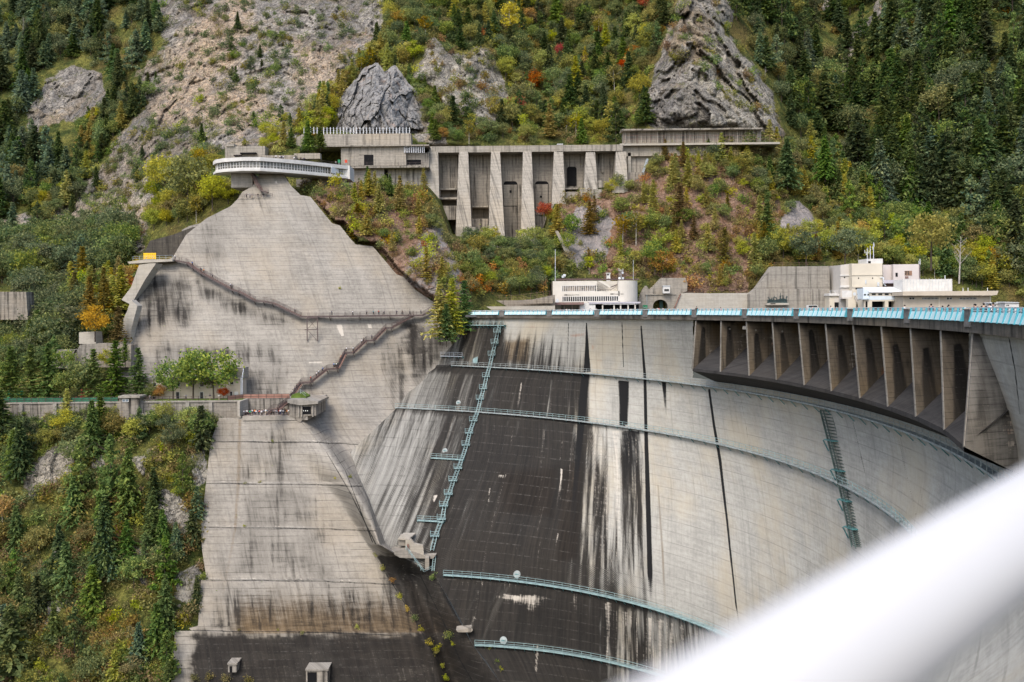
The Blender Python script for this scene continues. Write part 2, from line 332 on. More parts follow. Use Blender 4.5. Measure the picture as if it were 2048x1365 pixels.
keepT = ~((cx_ > 640) & (cy_ > 760)) & ~((cx_ > 960) & (cy_ > 670)) & ~((cx_ > 455) & (cx_ < 640) & (cy_ > 900))
def terrain_mat():
    b = NB('mountainside'); pos = b.n('NewGeometry').outputs['Position']
    brk = b.math('MULTIPLY', b.math('SUBTRACT', b.noise(pos, .28, 7, .72), .5), 1.5)
    rock, soil, grey, pale = (b.ramp(b.math('ADD', b.attr(k), brk), .32, .62) for k in ('rock', 'soil', 'grey', 'pale'))
    a = b.vscale(pos, (1, 1, .45))
    n1 = b.noise(pos, .035, 6, .6); n2 = b.noise(b.vscale(pos, (1, 1, .38)), .2, 9, .75, .4); n3 = b.noise(pos, .9, 6, .7); n4 = b.noise(b.vscale(pos, (1, 1, .3)), .06, 5, .6, 1.0)
    vor = b.n('TexVoronoi', {'Vector': b.n('VectorMath', {0: b.vscale(pos, (1, 1, 1.5)), 1: b.vscale(b.n('TexNoise', {'Vector': pos, 'Scale': .25, 'Detail': 4}).outputs['Color'], (7, 7, 7))}).outputs[0], 'Scale': .17, 'Randomness': 1}, feature='DISTANCE_TO_EDGE').outputs['Distance']
    vor2 = b.n('TexVoronoi', {'Vector': b.n('VectorMath', {0: b.vscale(pos, (1, 1, 2.1)), 1: b.vscale(b.n('TexNoise', {'Vector': pos, 'Scale': .6, 'Detail': 4}).outputs['Color'], (3, 3, 3))}).outputs[0], 'Scale': .52}, feature='DISTANCE_TO_EDGE').outputs['Distance']
    rc = b.mix(b.ramp(n2, .32, .66), (.19, .178, .165), (.42, .385, .335))
    rc = b.mix(b.math('MULTIPLY', b.ramp(n4, .46, .64), .75), rc, (.33, .25, .155))
    rc = b.mix(b.math('MULTIPLY', b.ramp(b.math('ADD', b.math('MULTIPLY', n1, .6), b.math('MULTIPLY', n2, .4)), .56, .68), .7), rc, (.37, .185, .095))
    rc = b.mix(b.math('MULTIPLY', b.ramp(n3, .5, .75), .5), rc, (.38, .345, .29))
    rc = b.mix(b.math('MULTIPLY', pale, .78), rc, b.mix(n3, (.24, .22, .175), (.60, .55, .46)))
    rc = b.mix(b.math('MULTIPLY', b.ramp(b.noise(b.vscale(pos, (1, 1, .6)), .022, 5, .65, .8), .44, .60), .62), rc, (.135, .128, .122))
    rc = b.mix(b.math('MULTIPLY', b.attr('warm'), b.ramp(n2, .3, .55)), rc, b.mix(b.ramp(n3, .35, .65), (.40, .27, .17), (.55, .455, .34)))
    fis = b.noise(b.n('VectorMath', {0: b.vscale(pos, (1, 1, .4)), 1: b.vscale(b.n('TexNoise', {'Vector': pos, 'Scale': .12, 'Detail': 3}).outputs['Color'], (9, 9, 9))}).outputs[0], .33, 9, .74)
    rc = b.mix(b.math('MULTIPLY', b.math('SUBTRACT', 1.0, b.ramp(b.math('ABSOLUTE', b.math('SUBTRACT', fis, .5)), .0, .045)), .8), rc, (.03, .028, .027))
    ck = b.math('MULTIPLY', b.math('SUBTRACT', 1.0, b.ramp(vor, .0, .055)), b.ramp(n2, .3, .55)); ck2 = b.math('MULTIPLY', b.math('SUBTRACT', 1.0, b.ramp(vor2, .0, .08)), b.ramp(n3, .42, .6))
    rc = b.mix(b.math('MULTIPLY', b.math('MAXIMUM', ck, ck2), .42), rc, (.028, .026, .025))  # cracks and fissures painted dark as shade, so the soft-lit relief shows
    # lichen and tufts on the rock ledges
    tu = b.ramp(b.math('ADD', b.math('MULTIPLY', n3, .45), b.math('MULTIPLY', b.noise(pos, .13, 6, .7), .6)), .56, .64)
    rc = b.mix(b.math('MULTIPLY', tu, .85), rc, b.mix(n1, (.05, .065, .02), (.13, .115, .035)))
    # undergrowth
    g1 = b.noise(pos, .12, 6, .65); g2 = b.noise(pos, 1.1, 6, .75)
    vg = b.mix(b.ramp(g1, .36, .64), (.055, .078, .020), (.215, .205, .052))
    vg = b.mix(b.math('MULTIPLY', b.ramp(n1, .5, .66), .6), vg, (.19, .12, .048))
    vg = b.mix(b.ramp(g2, .42, .62), b.mix(.6, vg, (.016, .02, .009)), vg)
    so_ = b.mix(b.ramp(n3, .35, .65), (.12, .075, .052), (.30, .20, .145))
    so_ = b.mix(b.math('MULTIPLY', b.ramp(n2, .45, .65), .7), so_, (.20, .105, .06))
    so_ = b.mix(b.math('MULTIPLY', tu, .8), so_, b.mix(n1, (.06, .065, .02), (.14, .10, .035)))
    c = b.mix(soil, vg, so_)
    gr = b.mix(b.ramp(n2, .3, .7), (.15, .145, .145), (.33, .29, .27))
    c = b.mix(grey, c, gr); c = b.mix(rock, c, rc)
    h = b.math('ADD', b.math('MULTIPLY', n2, .8), b.math('ADD', b.math('MULTIPLY', n3, .5), b.math('MULTIPLY', b.math('MINIMUM', vor, .12), 2.5)))
    return b.bsdf(c, .95, .1, bump=h, bs=1.0, bd=1.6)
M_TER = terrain_mat()
ter = grid('mountainside', TP, M_TER, attrs=dict(rock=TM[0], soil=TM[1], grey=TM[2], pale=TM[3], warm=WARM), keep=keepT)
kind(ter, 'structure')
# bare grey crag above the observation terrace
def crag():
    poly = np.array([(664,262),(672,215),(705,175),(735,140),(752,132),(768,150),(790,138),(806,160),(830,190),(843,225),(850,262),(858,320),(655,320)], float)
    px, py = np.meshgrid(np.linspace(655, 856, 150), np.linspace(126, 298, 138))
    jit = 4*fbm(np.stack([px.ravel()/14, py.ravel()/14, 0*px.ravel()], -1), 3, 4).reshape(px.shape)
    dd = pdist(px.ravel(), py.ravel(), poly).reshape(px.shape); ins = inpoly(px.ravel(), py.ravel(), poly).reshape(px.shape)
    dd = np.where(ins, dd, -dd)+jit
    Y0 = 406-(py-270)*.10
    Y = Y0+6-20*np.clip(dd, 0, 60)/60
    P = at(px, py, Y); Q = P.reshape(-1, 3)
    rib = np.abs(fbm(Q*np.array([1, 1, .32])/6.5, 4, 8)); n2 = fbm(Q*np.array([1, 1, .5])/2.2, 4, 18)
    Y = Y+(1.6*rib+.8*n2-5.5*facet(Q/np.array([7, 40, 17]), 5)-2.6*facet(Q/np.array([3, 30, 7]), 9)-1.0*facet(Q/np.array([1.5, 20, 3]), 29)).reshape(px.shape)
    P = at(px, py, Y); back = at(px, py, Y0+9)
    out = dd < 0; P[out] = back[out]
    k = (dd[:-1, :-1] > -5) | (dd[1:, 1:] > -5) | (dd[:-1, 1:] > -5) | (dd[1:, :-1] > -5)
    b = NB('crag_rock'); pos = b.n('NewGeometry').outputs['Position']
    n = b.noise(b.vscale(pos, (1, 1, .28)), .42, 8, .7, .25); m = b.noise(pos, 1.3, 6, .7)
    c = b.mix(b.ramp(n, .34, .56), (.05, .05, .052), (.235, .228, .218)); c = b.mix(b.math('MULTIPLY', b.ramp(m, .52, .72), .6), c, (.38, .35, .32))
    c = b.mix(b.math('MULTIPLY', b.ramp(b.noise(pos, .2, 3, .5), .58, .7), .3), c, (.40, .25, .17))
    o = grid('rock_crag', P, b.bsdf(c, .9, .15, bump=b.math('ADD', n, b.math('MULTIPLY', m, .4)), bs=.8, bd=1.0), keep=k, smooth=False)
    tag(o, 'bare pointed grey rock crag rising behind the white post fence', 'rock crag')
crag()
# ---------------------------------------------------------------- the arch dam: level circles of its downstream face
LV = np.array([[-2.6, -200.9, 140.3, 248.6], [-16.5, -156.1, 143.8, 208.8], [-28, -101.4, 152.1, 153.9], [-62, -35.8, 152.8, 84.5], [-76, -18.9, 160.1, 68.3], [-100, -4, 168, 49]])
def lvl(z):
    z = np.asarray(z, float); k = np.clip(np.searchsorted(-LV[:, 0], -z)-1, 0, len(LV)-2)
    m = np.gradient(LV[:, 1:], LV[:, 0], axis=0)
    h = (LV[k+1, 0]-LV[k, 0]); t = (z-LV[k, 0])/h; t_ = t[..., None]; h_ = h[..., None]
    a, b = LV[k, 1:], LV[k+1, 1:]
    return (2*t_**3-3*t_**2+1)*a+(t_**3-2*t_**2+t_)*h_*m[k]+(-2*t_**3+3*t_**2)*b+(t_**3-t_**2)*h_*m[k+1]
def ray_circle(px, py, c, R):
    sx = float(at(px, py, 1.0)[0]); a = sx*sx+1; bb = -2*(sx*c[0]+c[1]); cc = c[0]**2+c[1]**2-R*R
    return (-bb+math.sqrt(max(bb*bb-4*a*cc, 0)))/(2*a)
def face_at(px, py, off=0.0):
    z = -10.0
    for _ in range(60):
        L = lvl(z); Y = ray_circle(px, py, L[:2], L[2]-off); zn = zof(px, py, Y); z = .5*z+.5*max(min(zn, -2.6), -99)
    L = lvl(z); Y = ray_circle(px, py, L[:2], L[2]-off); return at(px, py, Y), z
def face_pz(px, z, off=0.0):
    L = lvl(z); Y = 200.; py = 700.
    for _ in range(4):
        Y = ray_circle(px, py, L[:2], L[2]-off); py = float(pix(np.array([(px-CX)/F*Y, Y, z]))[1])
    P = at(px, py, Y); P[2] = z; return P
def th(P, z): L = lvl(z); return math.atan2(P[1]-L[1], P[0]-L[0])
CC = LV[0, 1:3]; RC = 247.8
def crest(t, r, z): return np.array([CC[0]+(RC+r)*math.cos(t), CC[1]+(RC+r)*math.sin(t), z])
T0, DT = .6453, .0932
def crest_t(px):
    Y = ray_circle(px, 630, CC, RC); X = float(at(px, 630, Y)[0]); return math.atan2(Y-CC[1], X-CC[0])
TL, TR = crest_t(938), -.50
ZR, ZB, ZF = -.224, -1.548, -2.574
BND = [(936,641),(905,690),(870,737),(795,815),(748,860),(700,905),(715,950),(735,1000),(760,1090),(812,1118),(870,1150),(945,1290),(1000,1365),(1060,1430)]
bz, bt = [], []
for p in BND:
    P, z = face_at(*p); bz.append(z); bt.append(th(P, z))
bz = np.array(bz); bt = np.array(bt); bz[0] = -2.6
_zr = np.r_[np.linspace(-2.6, -30, 120), np.linspace(-30.3, -92, 170)]
thL = np.interp(-_zr, -bz, bt); thR = np.interp(-_zr, [2.6, 16.5, 28, 62, 100], [-.5, -.55, -.62, -.8, -.8])
NCF = 1050
sU = np.linspace(0, 1, NCF)
TH = thL[:, None]*(1-sU)+thR[:, None]*sU
LL = lvl(_zr)
FP = np.stack([LL[:, 0:1]+LL[:, 2:3]*np.cos(TH), LL[:, 1:2]+LL[:, 2:3]*np.sin(TH), np.repeat(_zr[:, None], NCF, 1)], -1)
fpx, fpy = pix(FP)
# joints between the blocks give the surface its own horizontal coordinate
JP = [(940,920,880,790,740),(1000,982,955,868,825),(1067,1055,1032,960,945),(1137,1135,1125,1088,1075),(1208,1210,1212,1214,1215),(1282,1290,1292,1299,1300),(1395,1416,1434,1472,1480),(1600,1640,1668,1690,1690)]
JU = np.array([RC*(TL-crest_t(j[0])) for j in JP])
JT = np.array([[th(face_pz(px, z), z) for px, z in zip(j, LV[:5, 0])] for j in JP])
UF = np.zeros_like(TH)
for i, z in enumerate(_zr):
    tj = np.array([np.interp(-z, -LV[:5, 0], JT[k]) for k in range(len(JP))])
    x = -TH[i]; xs = -tj; u = np.interp(x, xs, JU)
    sl_ = (JU[-1]-JU[-2])/(xs[-1]-xs[-2]); u = np.where(x > xs[-1], JU[-1]+(x-xs[-1])*sl_, u); s0 = (JU[1]-JU[0])/(xs[1]-xs[0]); u = np.where(x < xs[0], JU[0]+(x-xs[0])*s0, u)
    UF[i] = u
UVF = np.stack([UF, np.repeat(_zr[:, None], NCF, 1)], -1)
def prof(rows, px, py):
    """weathering survey: value along the face at several heights, interpolated between them"""
    ys = np.array([r[0] for r in rows], float); vals = np.stack([np.interp(px, [q[0] for q in r[1]], [q[1] for q in r[1]]) for r in rows])
    k = np.clip(np.searchsorted(ys, py)-1, 0, len(ys)-2); t = np.clip((py-ys[k])/(ys[k+1]-ys[k]), 0, 1)
    i = np.arange(px.size); return vals[k, i]*(1-t)+vals[k+1, i]*t
def stroke(px, py, pts, soften=.45):
    """a run-off streak: pts (px, py, half width, strength) from top to bottom"""
    pts = np.array(pts, float); c = np.interp(py, pts[:, 1], pts[:, 0]); w_ = np.interp(py, pts[:, 1], pts[:, 2]); s = np.interp(py, pts[:, 1], pts[:, 3])
    v = sstep(1+soften, 1-soften, np.abs(px-c)/np.maximum(w_, .3))*s
    return np.where((py < pts[0, 1]) | (py > pts[-1, 1]), 0, v)
def face_stains_shade(px, py):
    sh = px.shape; px = px.ravel(); py = py.ravel()
    k1 = np.interp(px, [880,906,1000,1148,1285,1399,1520,1640,1727,1830,1926,1965,2200], [731,731,734,745,760,774,784,812,836,874,910,950,1150])
    k2 = np.interp(px, [700,793,872,958,1079,1182,1285,1400,1520,1700,1815,2000], [812,815,820,824,833,845,858,888,910,985,1045,1160])
    k3 = np.interp(px, [700,889,996,1107,1218,1329,1399,1700], [1140,1150,1160,1174,1195,1228,1252,1400])
    k4 = np.interp(px, [700,952,1070,1181,1277,1700], [1280,1291,1300,1319,1341,1460])
    s = np.zeros_like(px)
    top = prof([(640,[(930,.5),(1005,.45),(1012,.1),(1160,.0),(1400,.02),(1900,.1)]),(662,[(930,.8),(1004,.85),(1014,.25),(1060,.2),(1080,.1),(1160,.02),(1400,0)]),(690,[(900,.7),(1000,.88),(1016,.5),(1060,.62),(1070,.35),(1120,.35),(1160,.18),(1180,.05),(1400,.0)]),
        (735,[(880,.6),(1000,.85),(1060,.7),(1100,.7),(1165,.55),(1185,.1),(1240,.03),(1400,.02)])], px, py)
    b2 = prof([(740,[(780,.45),(880,.6),(915,.8),(1160,.97),(1172,.97),(1184,.08),(1400,.05),(1700,.08)]),(800,[(780,.5),(850,.58),(920,.78),(1000,.88),(1160,.97),(1172,.95),(1182,.10),(1230,.08),(1400,.06),(1700,.08)]),(850,[(700,.46),(850,.56),(920,.72),(1000,.9),(1165,.95),(1172,.9),(1182,.12),(1700,.08)])], px, py)
    b3 = prof([(830,[(700,.42),(790,.5),(880,.62),(920,.85),(1140,.97),(1160,.8),(1175,.75),(1185,.45),(1212,.35),(1222,.05),(1240,.05),(1400,.02)]),(920,[(690,.42),(790,.48),(860,.64),(900,.85),(960,.93),(1130,.97),(1160,.82),(1185,.7),(1215,.45),(1225,.08),(1238,.2),(1245,.85),(1284,.8),(1290,.15),(1310,.03),(1400,0)]),
        (1050,[(740,.42),(800,.52),(850,.75),(880,.9),(1000,.93),(1120,.96),(1160,.84),(1195,.72),(1222,.35),(1230,.15),(1245,.75),(1284,.8),(1290,.3),(1310,.05),(1400,.0)]),(1200,[(800,.5),(860,.85),(900,.93),(1160,.95),(1200,.7),(1220,.6),(1262,.75),(1290,.6),(1312,.12),(1340,.05),(1400,.02)])], px, py)
    b4 = prof([(1160,[(860,.85),(930,.9),(1250,.95),(1330,.7),(1380,.45),(1430,.3),(1480,.15)]),(1210,[(860,.85),(1090,.97),(1250,.9),(1300,.75),(1420,.5),(1480,.25)]),(1330,[(920,.93),(1200,.95),(1260,.75),(1320,.5),(1420,.3),(1500,.15)]),(1400,[(900,.97),(1250,.95),(1400,.4)])], px, py)
    s = np.where(py < k1, top, np.where(py < k2, b2, np.where(py < k3, b3, b4)))
    for k, a, w_ in ((k1, .45, 22), (k2, .3, 16), (k3, .3, 14)):      # deck shadow painted as a dark band below the upper three walkways
        s = s+a*sstep(w_, 0, py-k)*(py > k)*np.clip(b2*1.3 if k is k1 else b3*1.2, 0.05, 1)
    lean = np.interp(px, [700, 980, 1150, 1240, 1460], [-.45, -.28, -.06, 0, .12]); q = px-lean*(py-850)
    sn = fbm(np.stack([q/7, py/170, 0*px], -1), 4, 31, .65); sn2 = fbm(np.stack([q/2.6, py/60, 0*px+5], -1), 3, 37, .7)
    zone = soft(px, py, [(1150,846),(1290,862),(1300,1195),(1140,1180)], 22)+.8*soft(px, py, [(1190,1200),(1440,1268),(1440,1400),(1190,1400)], 20)+.22*soft(px, py, [(780,815),(925,830),(900,1140),(800,1110),(700,905)], 25)+.5*soft(px, py, [(1010,668),(1170,662),(1170,740),(1000,735)], 10)+.45*soft(px, py, [(1080,745),(1165,752),(1165,845),(1070,835)], 12)
    dark = np.clip(s*1.4, 0, 1)
    s = s+(sn*.9+sn2*.35)*np.clip(zone, 0, 1)*np.clip(s*3, 0, 1)+(sn*.30+sn2*.18)*dark*(1-np.clip(zone, 0, 1))+.55*np.clip(sn-.16, 0, 1)*(1-dark)
    line = np.zeros_like(px)
    for pts in ([(1173,646,1,1),(1174,700,4,1),(1174,745,7.5,1)], [(1171,748,8,1),(1166,800,8,1),(1162,850,7,1),(1152,950,7,.6),(1140,1110,7,.3)], [(1244,646,.9,.9),(1247,735,1.0,.7)], [(1282,651,1.3,1),(1290,757,3,1),(1292,862,3.3,1)],
                [(1247,762,11,.95),(1248,800,10,.9),(1247,852,9,.8)], [(1328,765,4.5,.9),(1330,800,3.4,.6),(1334,850,2,.2)], [(1292,864,4,.9),(1296,1000,5,1),(1300,1150,5.5,.85),(1303,1230,3,.2)], [(1262,862,21,.7),(1262,960,19,.5),(1260,1080,12,.2)],
                [(1418,779,2.2,1),(1428,850,2.6,1),(1440,920,3,1),(1455,1050,2.4,.8),(1472,1210,1.8,.7),(1480,1260,1,.4)], [(1137,646,.8,.8),(1135,738,.8,.7)], [(1066,646,.8,.5),(1055,733,.9,.5)], [(1208,650,.5,.4),(1212,850,.6,.3)],
                [(1362,652,.7,.45),(1375,770,.8,.4)], [(1480,786,.7,.5),(1500,900,.7,.5),(1560,1210,.8,.45)], [(1555,796,.6,.4),(1575,930,.6,.45),(1640,1200,.6,.4)], [(1650,830,1.2,.5),(1690,960,1.5,.6),(1715,1095,1.5,.6)], [(1705,840,.8,.7),(1738,980,.9,.6)], [(1740,850,.6,.5),(1772,1000,.6,.5)], [(1797,880,.8,.6),(1832,1030,.8,.5)], [(1862,900,.7,.5),(1884,1000,.7,.5)],
                [(2018,676,1.2,.8),(2030,740,1.5,.8),(2040,830,2,.5)], [(1210,1196,1.2,.5),(1216,1330,1.2,.5)], [(1081,1185,1,.6),(1078,1310,1,.5)], [(1026,845,.8,.3),(975,1082,1,.35),(958,1170,1,.3)], [(870,850,.7,.35),(760,1085,.8,.4)]):
        line = np.maximum(line, stroke(px, py, pts))
    white = np.zeros_like(px)
    for pts in ([(1028,850,.7,.42),(1012,945,.7,.4),(975,1082,.8,.42),(959,1170,.8,.35)], [(1124,868,.6,.3),(1111,1067,.7,.32),(1106,1165,.7,.25)], [(962,840,.5,.25),(930,960,.6,.28),(893,1120,.6,.25)], [(1215,1205,.8,.4),(1213,1330,.8,.4)], [(1088,860,4,.28),(1080,1000,5,.22),(1072,1150,4,.12)], [(1150,852,5,.3),(1140,930,5,.25),(1130,1060,4,.1)], [(940,850,5,.2),(915,960,6,.22),(890,1080,5,.15)], [(990,845,4,.22),(965,1000,5,.18),(945,1140,4,.12)], [(1110,750,4,.22),(1100,835,4,.2)], [(1190,868,4,.45),(1192,1000,4,.35),(1188,1150,3,.2)], [(1258,870,2,.3),(1256,1100,2,.25)], [(1272,870,2,.35),(1274,1100,2,.2)], [(1043,766,1.4,.6),(1036,815,2.6,.3)], [(1212,862,3,.35),(1214,1082,2.2,.5)], [(1231,862,8,.5),(1236,1000,7,.5),(1232,1150,5,.2)], [(1205,900,7,.35),(1206,1010,5,.2)], [(1124,884,1.3,.45),(1122,915,1.5,.35)], [(1123,938,2.4,.75),(1120,1000,2.4,.3)], [(1116,1068,2,.6),(1112,1092,1.6,.4)], [(980,975,2,.55),(977,1004,1.6,.5)],
                [(1005,950,10,.6),(1004,958,8,.25)], [(872,989,7,.7),(868,1003,3,.5)], [(1035,1190,48,.55),(1048,1197,40,.7),(1062,1210,22,.5),(1066,1226,9,.3)], [(957,1180,2,.5),(950,1240,1.5,.5)], [(948,1232,5,.4),(944,1256,4,.3)], [(1216,1205,8,.6),(1218,1260,3,.5),(1214,1322,2,.4)], [(1255,1222,18,.4),(1256,1262,6,.35),(1254,1304,2,.4)],
                [(1300,1235,5,.7),(1298,1320,3,.4)], [(1322,1240,8,.55),(1318,1330,3,.4)], [(1345,1245,4,.6),(1340,1330,3,.4)], [(1075,1292,3,.6),(1072,1345,3,.5)], [(1150,1188,9,.3),(1150,1225,4,.2)], [(1362,1250,6,.5),(1366,1300,3,.3)], [(1010,1165,1,.4),(1008,1190,1,.2)], [(1412,790,3,.2),(1420,860,4,.2)]):
        white = np.maximum(white, stroke(px, py, pts, .8))
    white = np.maximum(white, .26*soft(px, py, [(1175,870),(1225,860),(1232,1180),(1195,1170)], 14))
    white = np.maximum(white, .55*soft(px, py, [(890,1157),(1060,1170),(1060,1178),(890,1168)], 6)*sstep(.3, .9, np.sin(px*.8)*np.sin(px*.33+1)))
    white = np.maximum(white, .5*soft(px, py, [(1200,1210),(1420,1262),(1400,1365),(1230,1335)], 14)*sstep(.35, .95, np.abs(np.sin(px*.21+.8)*np.sin(px*.47))))
    brown = np.zeros_like(px)
    for poly, v, w_ in (([(1008,680),(1062,675),(1060,728),(1004,726)], .75, 10), ([(995,940),(1120,930),(1110,1040),(1000,1030)], .85, 26), ([(1120,940),(1168,900),(1160,1120),(1110,1130)], .8, 14), ([(1150,850),(1172,850),(1165,960),(1140,960)], .5, 8), ([(1305,900),(1420,900),(1500,1300),(1310,1230)], .18, 50)):
        brown = np.maximum(brown, v*soft(px, py, poly, w_))
    for pts in ([(906,835,3,.6),(885,910,3,.4)], [(1316,970,2,.55),(1326,1120,3,.6),(1330,1220,3,.5)], [(1412,950,2,.25),(1418,1200,3,.3)], [(1322,648,4,.4),(1326,770,4,.35)], [(1500,960,2,.3),(1540,1200,3,.3)]):
        brown = np.maximum(brown, stroke(px, py, pts, .8))
    rust = np.zeros_like(px)
    for poly, v in (([(1140,668),(1172,664),(1170,674),(1140,676)], .6), ([(1055,648),(1075,650),(1070,660),(1056,660)], .45), ([(1182,688),(1192,690),(1190,702),(1183,700)], .6), ([(1193,718),(1206,720),(1205,725),(1194,724)], .6)):
        rust = np.maximum(rust, v*soft(px, py, poly, 5))
    s = np.maximum(s, .55*soft(px, py, [(1930,670),(1966,672),(1990,800),(2008,938),(1930,905)], 5))     # darker strip beside the spillway's end wall
    r = [np.clip(a, 0, 1).reshape(sh) for a in (s, line, white, brown, rust)]
    return dict(stain_shade=r[0], line=r[1], white=r[2], brown=r[3], rust=r[4])
M_FACE = concrete('dam_face_concrete', (.43, .415, .37), (.255, .247, .222), uv=True, lift=2.0, lift_amt=.4, streak=.45, attrs=True, bump=.25, mott=1.0, warm=.6, cell=.05, tone=.06)
LAB_DAM = 'tall curved concrete arch dam, its grey face streaked black by run-off'
dam = thing('arch_dam', LAB_DAM, 'dam', (45, 150, -90))
fcx = (fpx[:-1, :-1]+fpx[1:, 1:])/2; fz = (FP[:-1, :-1, 2]+FP[1:, 1:, 2])/2
keepF = ~((fcx > 1386) & (fcx < 1938) & (fz > -15.3))
grid('downstream_face', FP, M_FACE, dam, face_stains_shade(fpx, fpy), UVF, keep=keepF)
# crest road and its fascia beam
M_FASC = concrete('fascia_concrete', (.17, .15, .125), (.07, .063, .055), lift=0, streak=.9, auto=.85, soot=(.02, .018, .016), warm=.8)
M_ROAD = plain('asphalt', (.09, .09, .09), .9, .1)
M_CONC = concrete('weathered_concrete', (.34, .315, .275), (.18, .168, .15), lift=1.5, lift_amt=.55, streak=.55, auto=.25)
M_PALE = concrete('pale_concrete', (.43, .40, .345), (.28, .26, .225), lift=1.6, lift_amt=.3, streak=.35, auto=.0)
ts = np.linspace(TL, TR, 170)
sec = [(0, ZB), (0, ZF), (1.2, ZF-.02), (9.6, ZF-.02), (9.6, -1.52)]
P = np.array([[crest(t, r, z) for r, z in sec] for t in ts]); grid('fascia_beam', P, M_FASC, dam, smooth=False)
P = np.array([[crest(t, r, z) for r, z in ((0, ZB), (.5, ZB+.004), (.52, ZB-.02), (9.0, ZB-.02), (9.02, ZB+.1), (9.6, ZB+.1))] for t in ts]); grid('crest_road', P, M_ROAD, dam, smooth=False)
pl = MB(); pl.prism([crest(TL, 0, ZB), crest(TL, 0, ZF), crest(TL, 9.6, ZF), crest(TL, 9.6, ZB)], (0, -.05, 0)); pl.build('beam_end', M_FASC, dam)
M_PIL = plain('pilaster_concrete', (.17, .16, .15), .9, .1, .3, 2)
PT = [T0-DT*k for k in range(-0, 13)]
for t in PT:
    m = MB(); e = 1.05/RC
    for (r0, r1, z0, z1, ee) in ((-.12, .55, ZB-.5, ZR-.28, e), (-.2, .62, ZR-.28, ZR-.16, e*1.12)):
        vs = [crest(t+s*ee, r, z) for z in (z0, z1) for s, r in ((-1, r0), (1, r0), (1, r1), (-1, r1))]
        m.add(vs, [(0, 1, 2, 3), (7, 6, 5, 4), (0, 4, 5, 1), (1, 5, 6, 2), (2, 6, 7, 3), (3, 7, 4, 0)])
    m.build('pilaster', M_PIL, dam)
# guardrails between the pilasters
def paint(name, col, rough=.5, var=.08): return plain(name, col, rough, .35, var, .9)
M_BLUE = paint('pale_blue_paint', (.47, .645, .68)); M_TEAL = paint('teal_paint', (.075, .34, .42)); M_RAIL = plain('galvanised_rail', (.50, .53, .55), .5, .4, .1, 2)
M_CAT = paint('catwalk_paint', (.25, .355, .355), .6, .25); M_CATD = paint('bracket_paint', (.07, .20, .205), .6, .3); M_GREYM = plain('grey_steel', (.30, .34, .36), .55, .4, .2, 2); M_BRN = plain('brown_steel', (.085, .055, .05), .7, .3, .2, 2)
M_CATG = plain('weathered_walkway_steel', (.30, .335, .33), .6, .3, .3, 1.2)
NTH = ['first', 'second', 'third', 'fourth', 'fifth', 'sixth', 'seventh', 'eighth', 'ninth', 'tenth', 'eleventh', 'twelfth']
edges = [TL]+PT
for k in range(len(edges)-1):
    a, b = edges[k]-(1.6/RC if k else 0), edges[k+1]+1.6/RC
    if k == 0: lab = 'short blue guardrail length at the far end of the dam crest by conifers'
    else: lab = f'blue panelled guardrail length on the crest, {NTH[k-1]} full length counted from the conifers'
    g = thing('guardrail', lab, 'guardrail', crest((a+b)/2, .2, ZB), 'blue guardrails along the dam crest')
    n = 10 if k else 5
    tt = np.linspace(a, b, n+1)
    P = np.array([[crest(t, r, z) for r, z in ((-.30, ZB+.06), (-.28, ZB+.04), (.02, ZR-.46), (.04, ZR-.44))] for t in np.linspace(a, b, 21)]); grid('panel', P, M_BLUE, g, smooth=False)
    m = MB()
    tq = np.linspace(a, b, 14)
    for z, r, s in ((ZR-.06, .1, .13), (ZR-.30, .08, .09)):
        for t0, t1 in zip(tq[:-1], tq[1:]): m.beam(crest(t0, r, z), crest(t1, r, z), .14, s)
    m.build('rail', M_RAIL, g)
    for t in tt:
        m = MB(); m.prism([crest(t, r, z) for r, z in ((-.36, ZB+.0), (-.14, ZR-.5), (-.1, ZR-.05), (.12, ZR-.05), (.12, ZB+.0))], np.array([0, .09, 0])); m.build('post', M_TEAL, g)
up_ = thing('guardrail', 'plain grey guardrail on the far, reservoir edge of the crest road', 'guardrail', crest(0, 9.2, ZB))
m = MB(); tq = np.linspace(TL, TR, 120)
for z in (-.35, -.8):
    for t0, t1 in zip(tq[:-1], tq[1:]): m.beam(crest(t0, 9.3, z), crest(t1, 9.3, z), .08, .1)
for t in tq: m.beam(crest(t, 9.3, ZB), crest(t, 9.3, -.3), .1, .1)
m.build('rail', M_RAIL, up_)
# ---------------------------------------------------------------- spillway
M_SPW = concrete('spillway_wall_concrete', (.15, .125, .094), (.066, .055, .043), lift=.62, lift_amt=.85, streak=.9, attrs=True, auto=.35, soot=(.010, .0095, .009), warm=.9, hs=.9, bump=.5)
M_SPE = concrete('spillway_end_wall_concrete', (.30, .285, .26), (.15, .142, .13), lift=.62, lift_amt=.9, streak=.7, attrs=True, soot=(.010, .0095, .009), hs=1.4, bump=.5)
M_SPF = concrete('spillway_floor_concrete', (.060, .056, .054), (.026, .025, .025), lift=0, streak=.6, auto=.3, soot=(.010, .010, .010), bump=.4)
M_PIER = concrete('pier_concrete', (.30, .275, .24), (.16, .148, .13), lift=1.5, streak=.6, auto=.35)
sp = dam
tE, tJ = T0-4*DT, T0-9*DT
PIT = np.linspace(tE, tJ, 11); RB, ZBK, ZL = 6.3, -7.3, -12.5
LIPPX = [1385, 1441, 1498.5, 1553, 1608.7, 1663, 1720, 1776, 1832, 1888.6, 1928]; LIPR = [-1.2, -.4, .3, .5, .5, .5, .5, .4, .2, -.2, -1.4]
LIP = []
for px, r in zip(LIPPX, LIPR):
    Y = ray_circle(px, 770, CC, RC+r); q = np.array([(px-CX)/F*Y, Y, ZL]); py = float(pix(q)[1]); q = at(px, py, Y); q[2] = ZL; LIP.append(q)
LIP = np.array(LIP)
def lip(s):
    k = min(int(s), 9); return LIP[k]*(1-(s-k))+LIP[k+1]*(s-k)
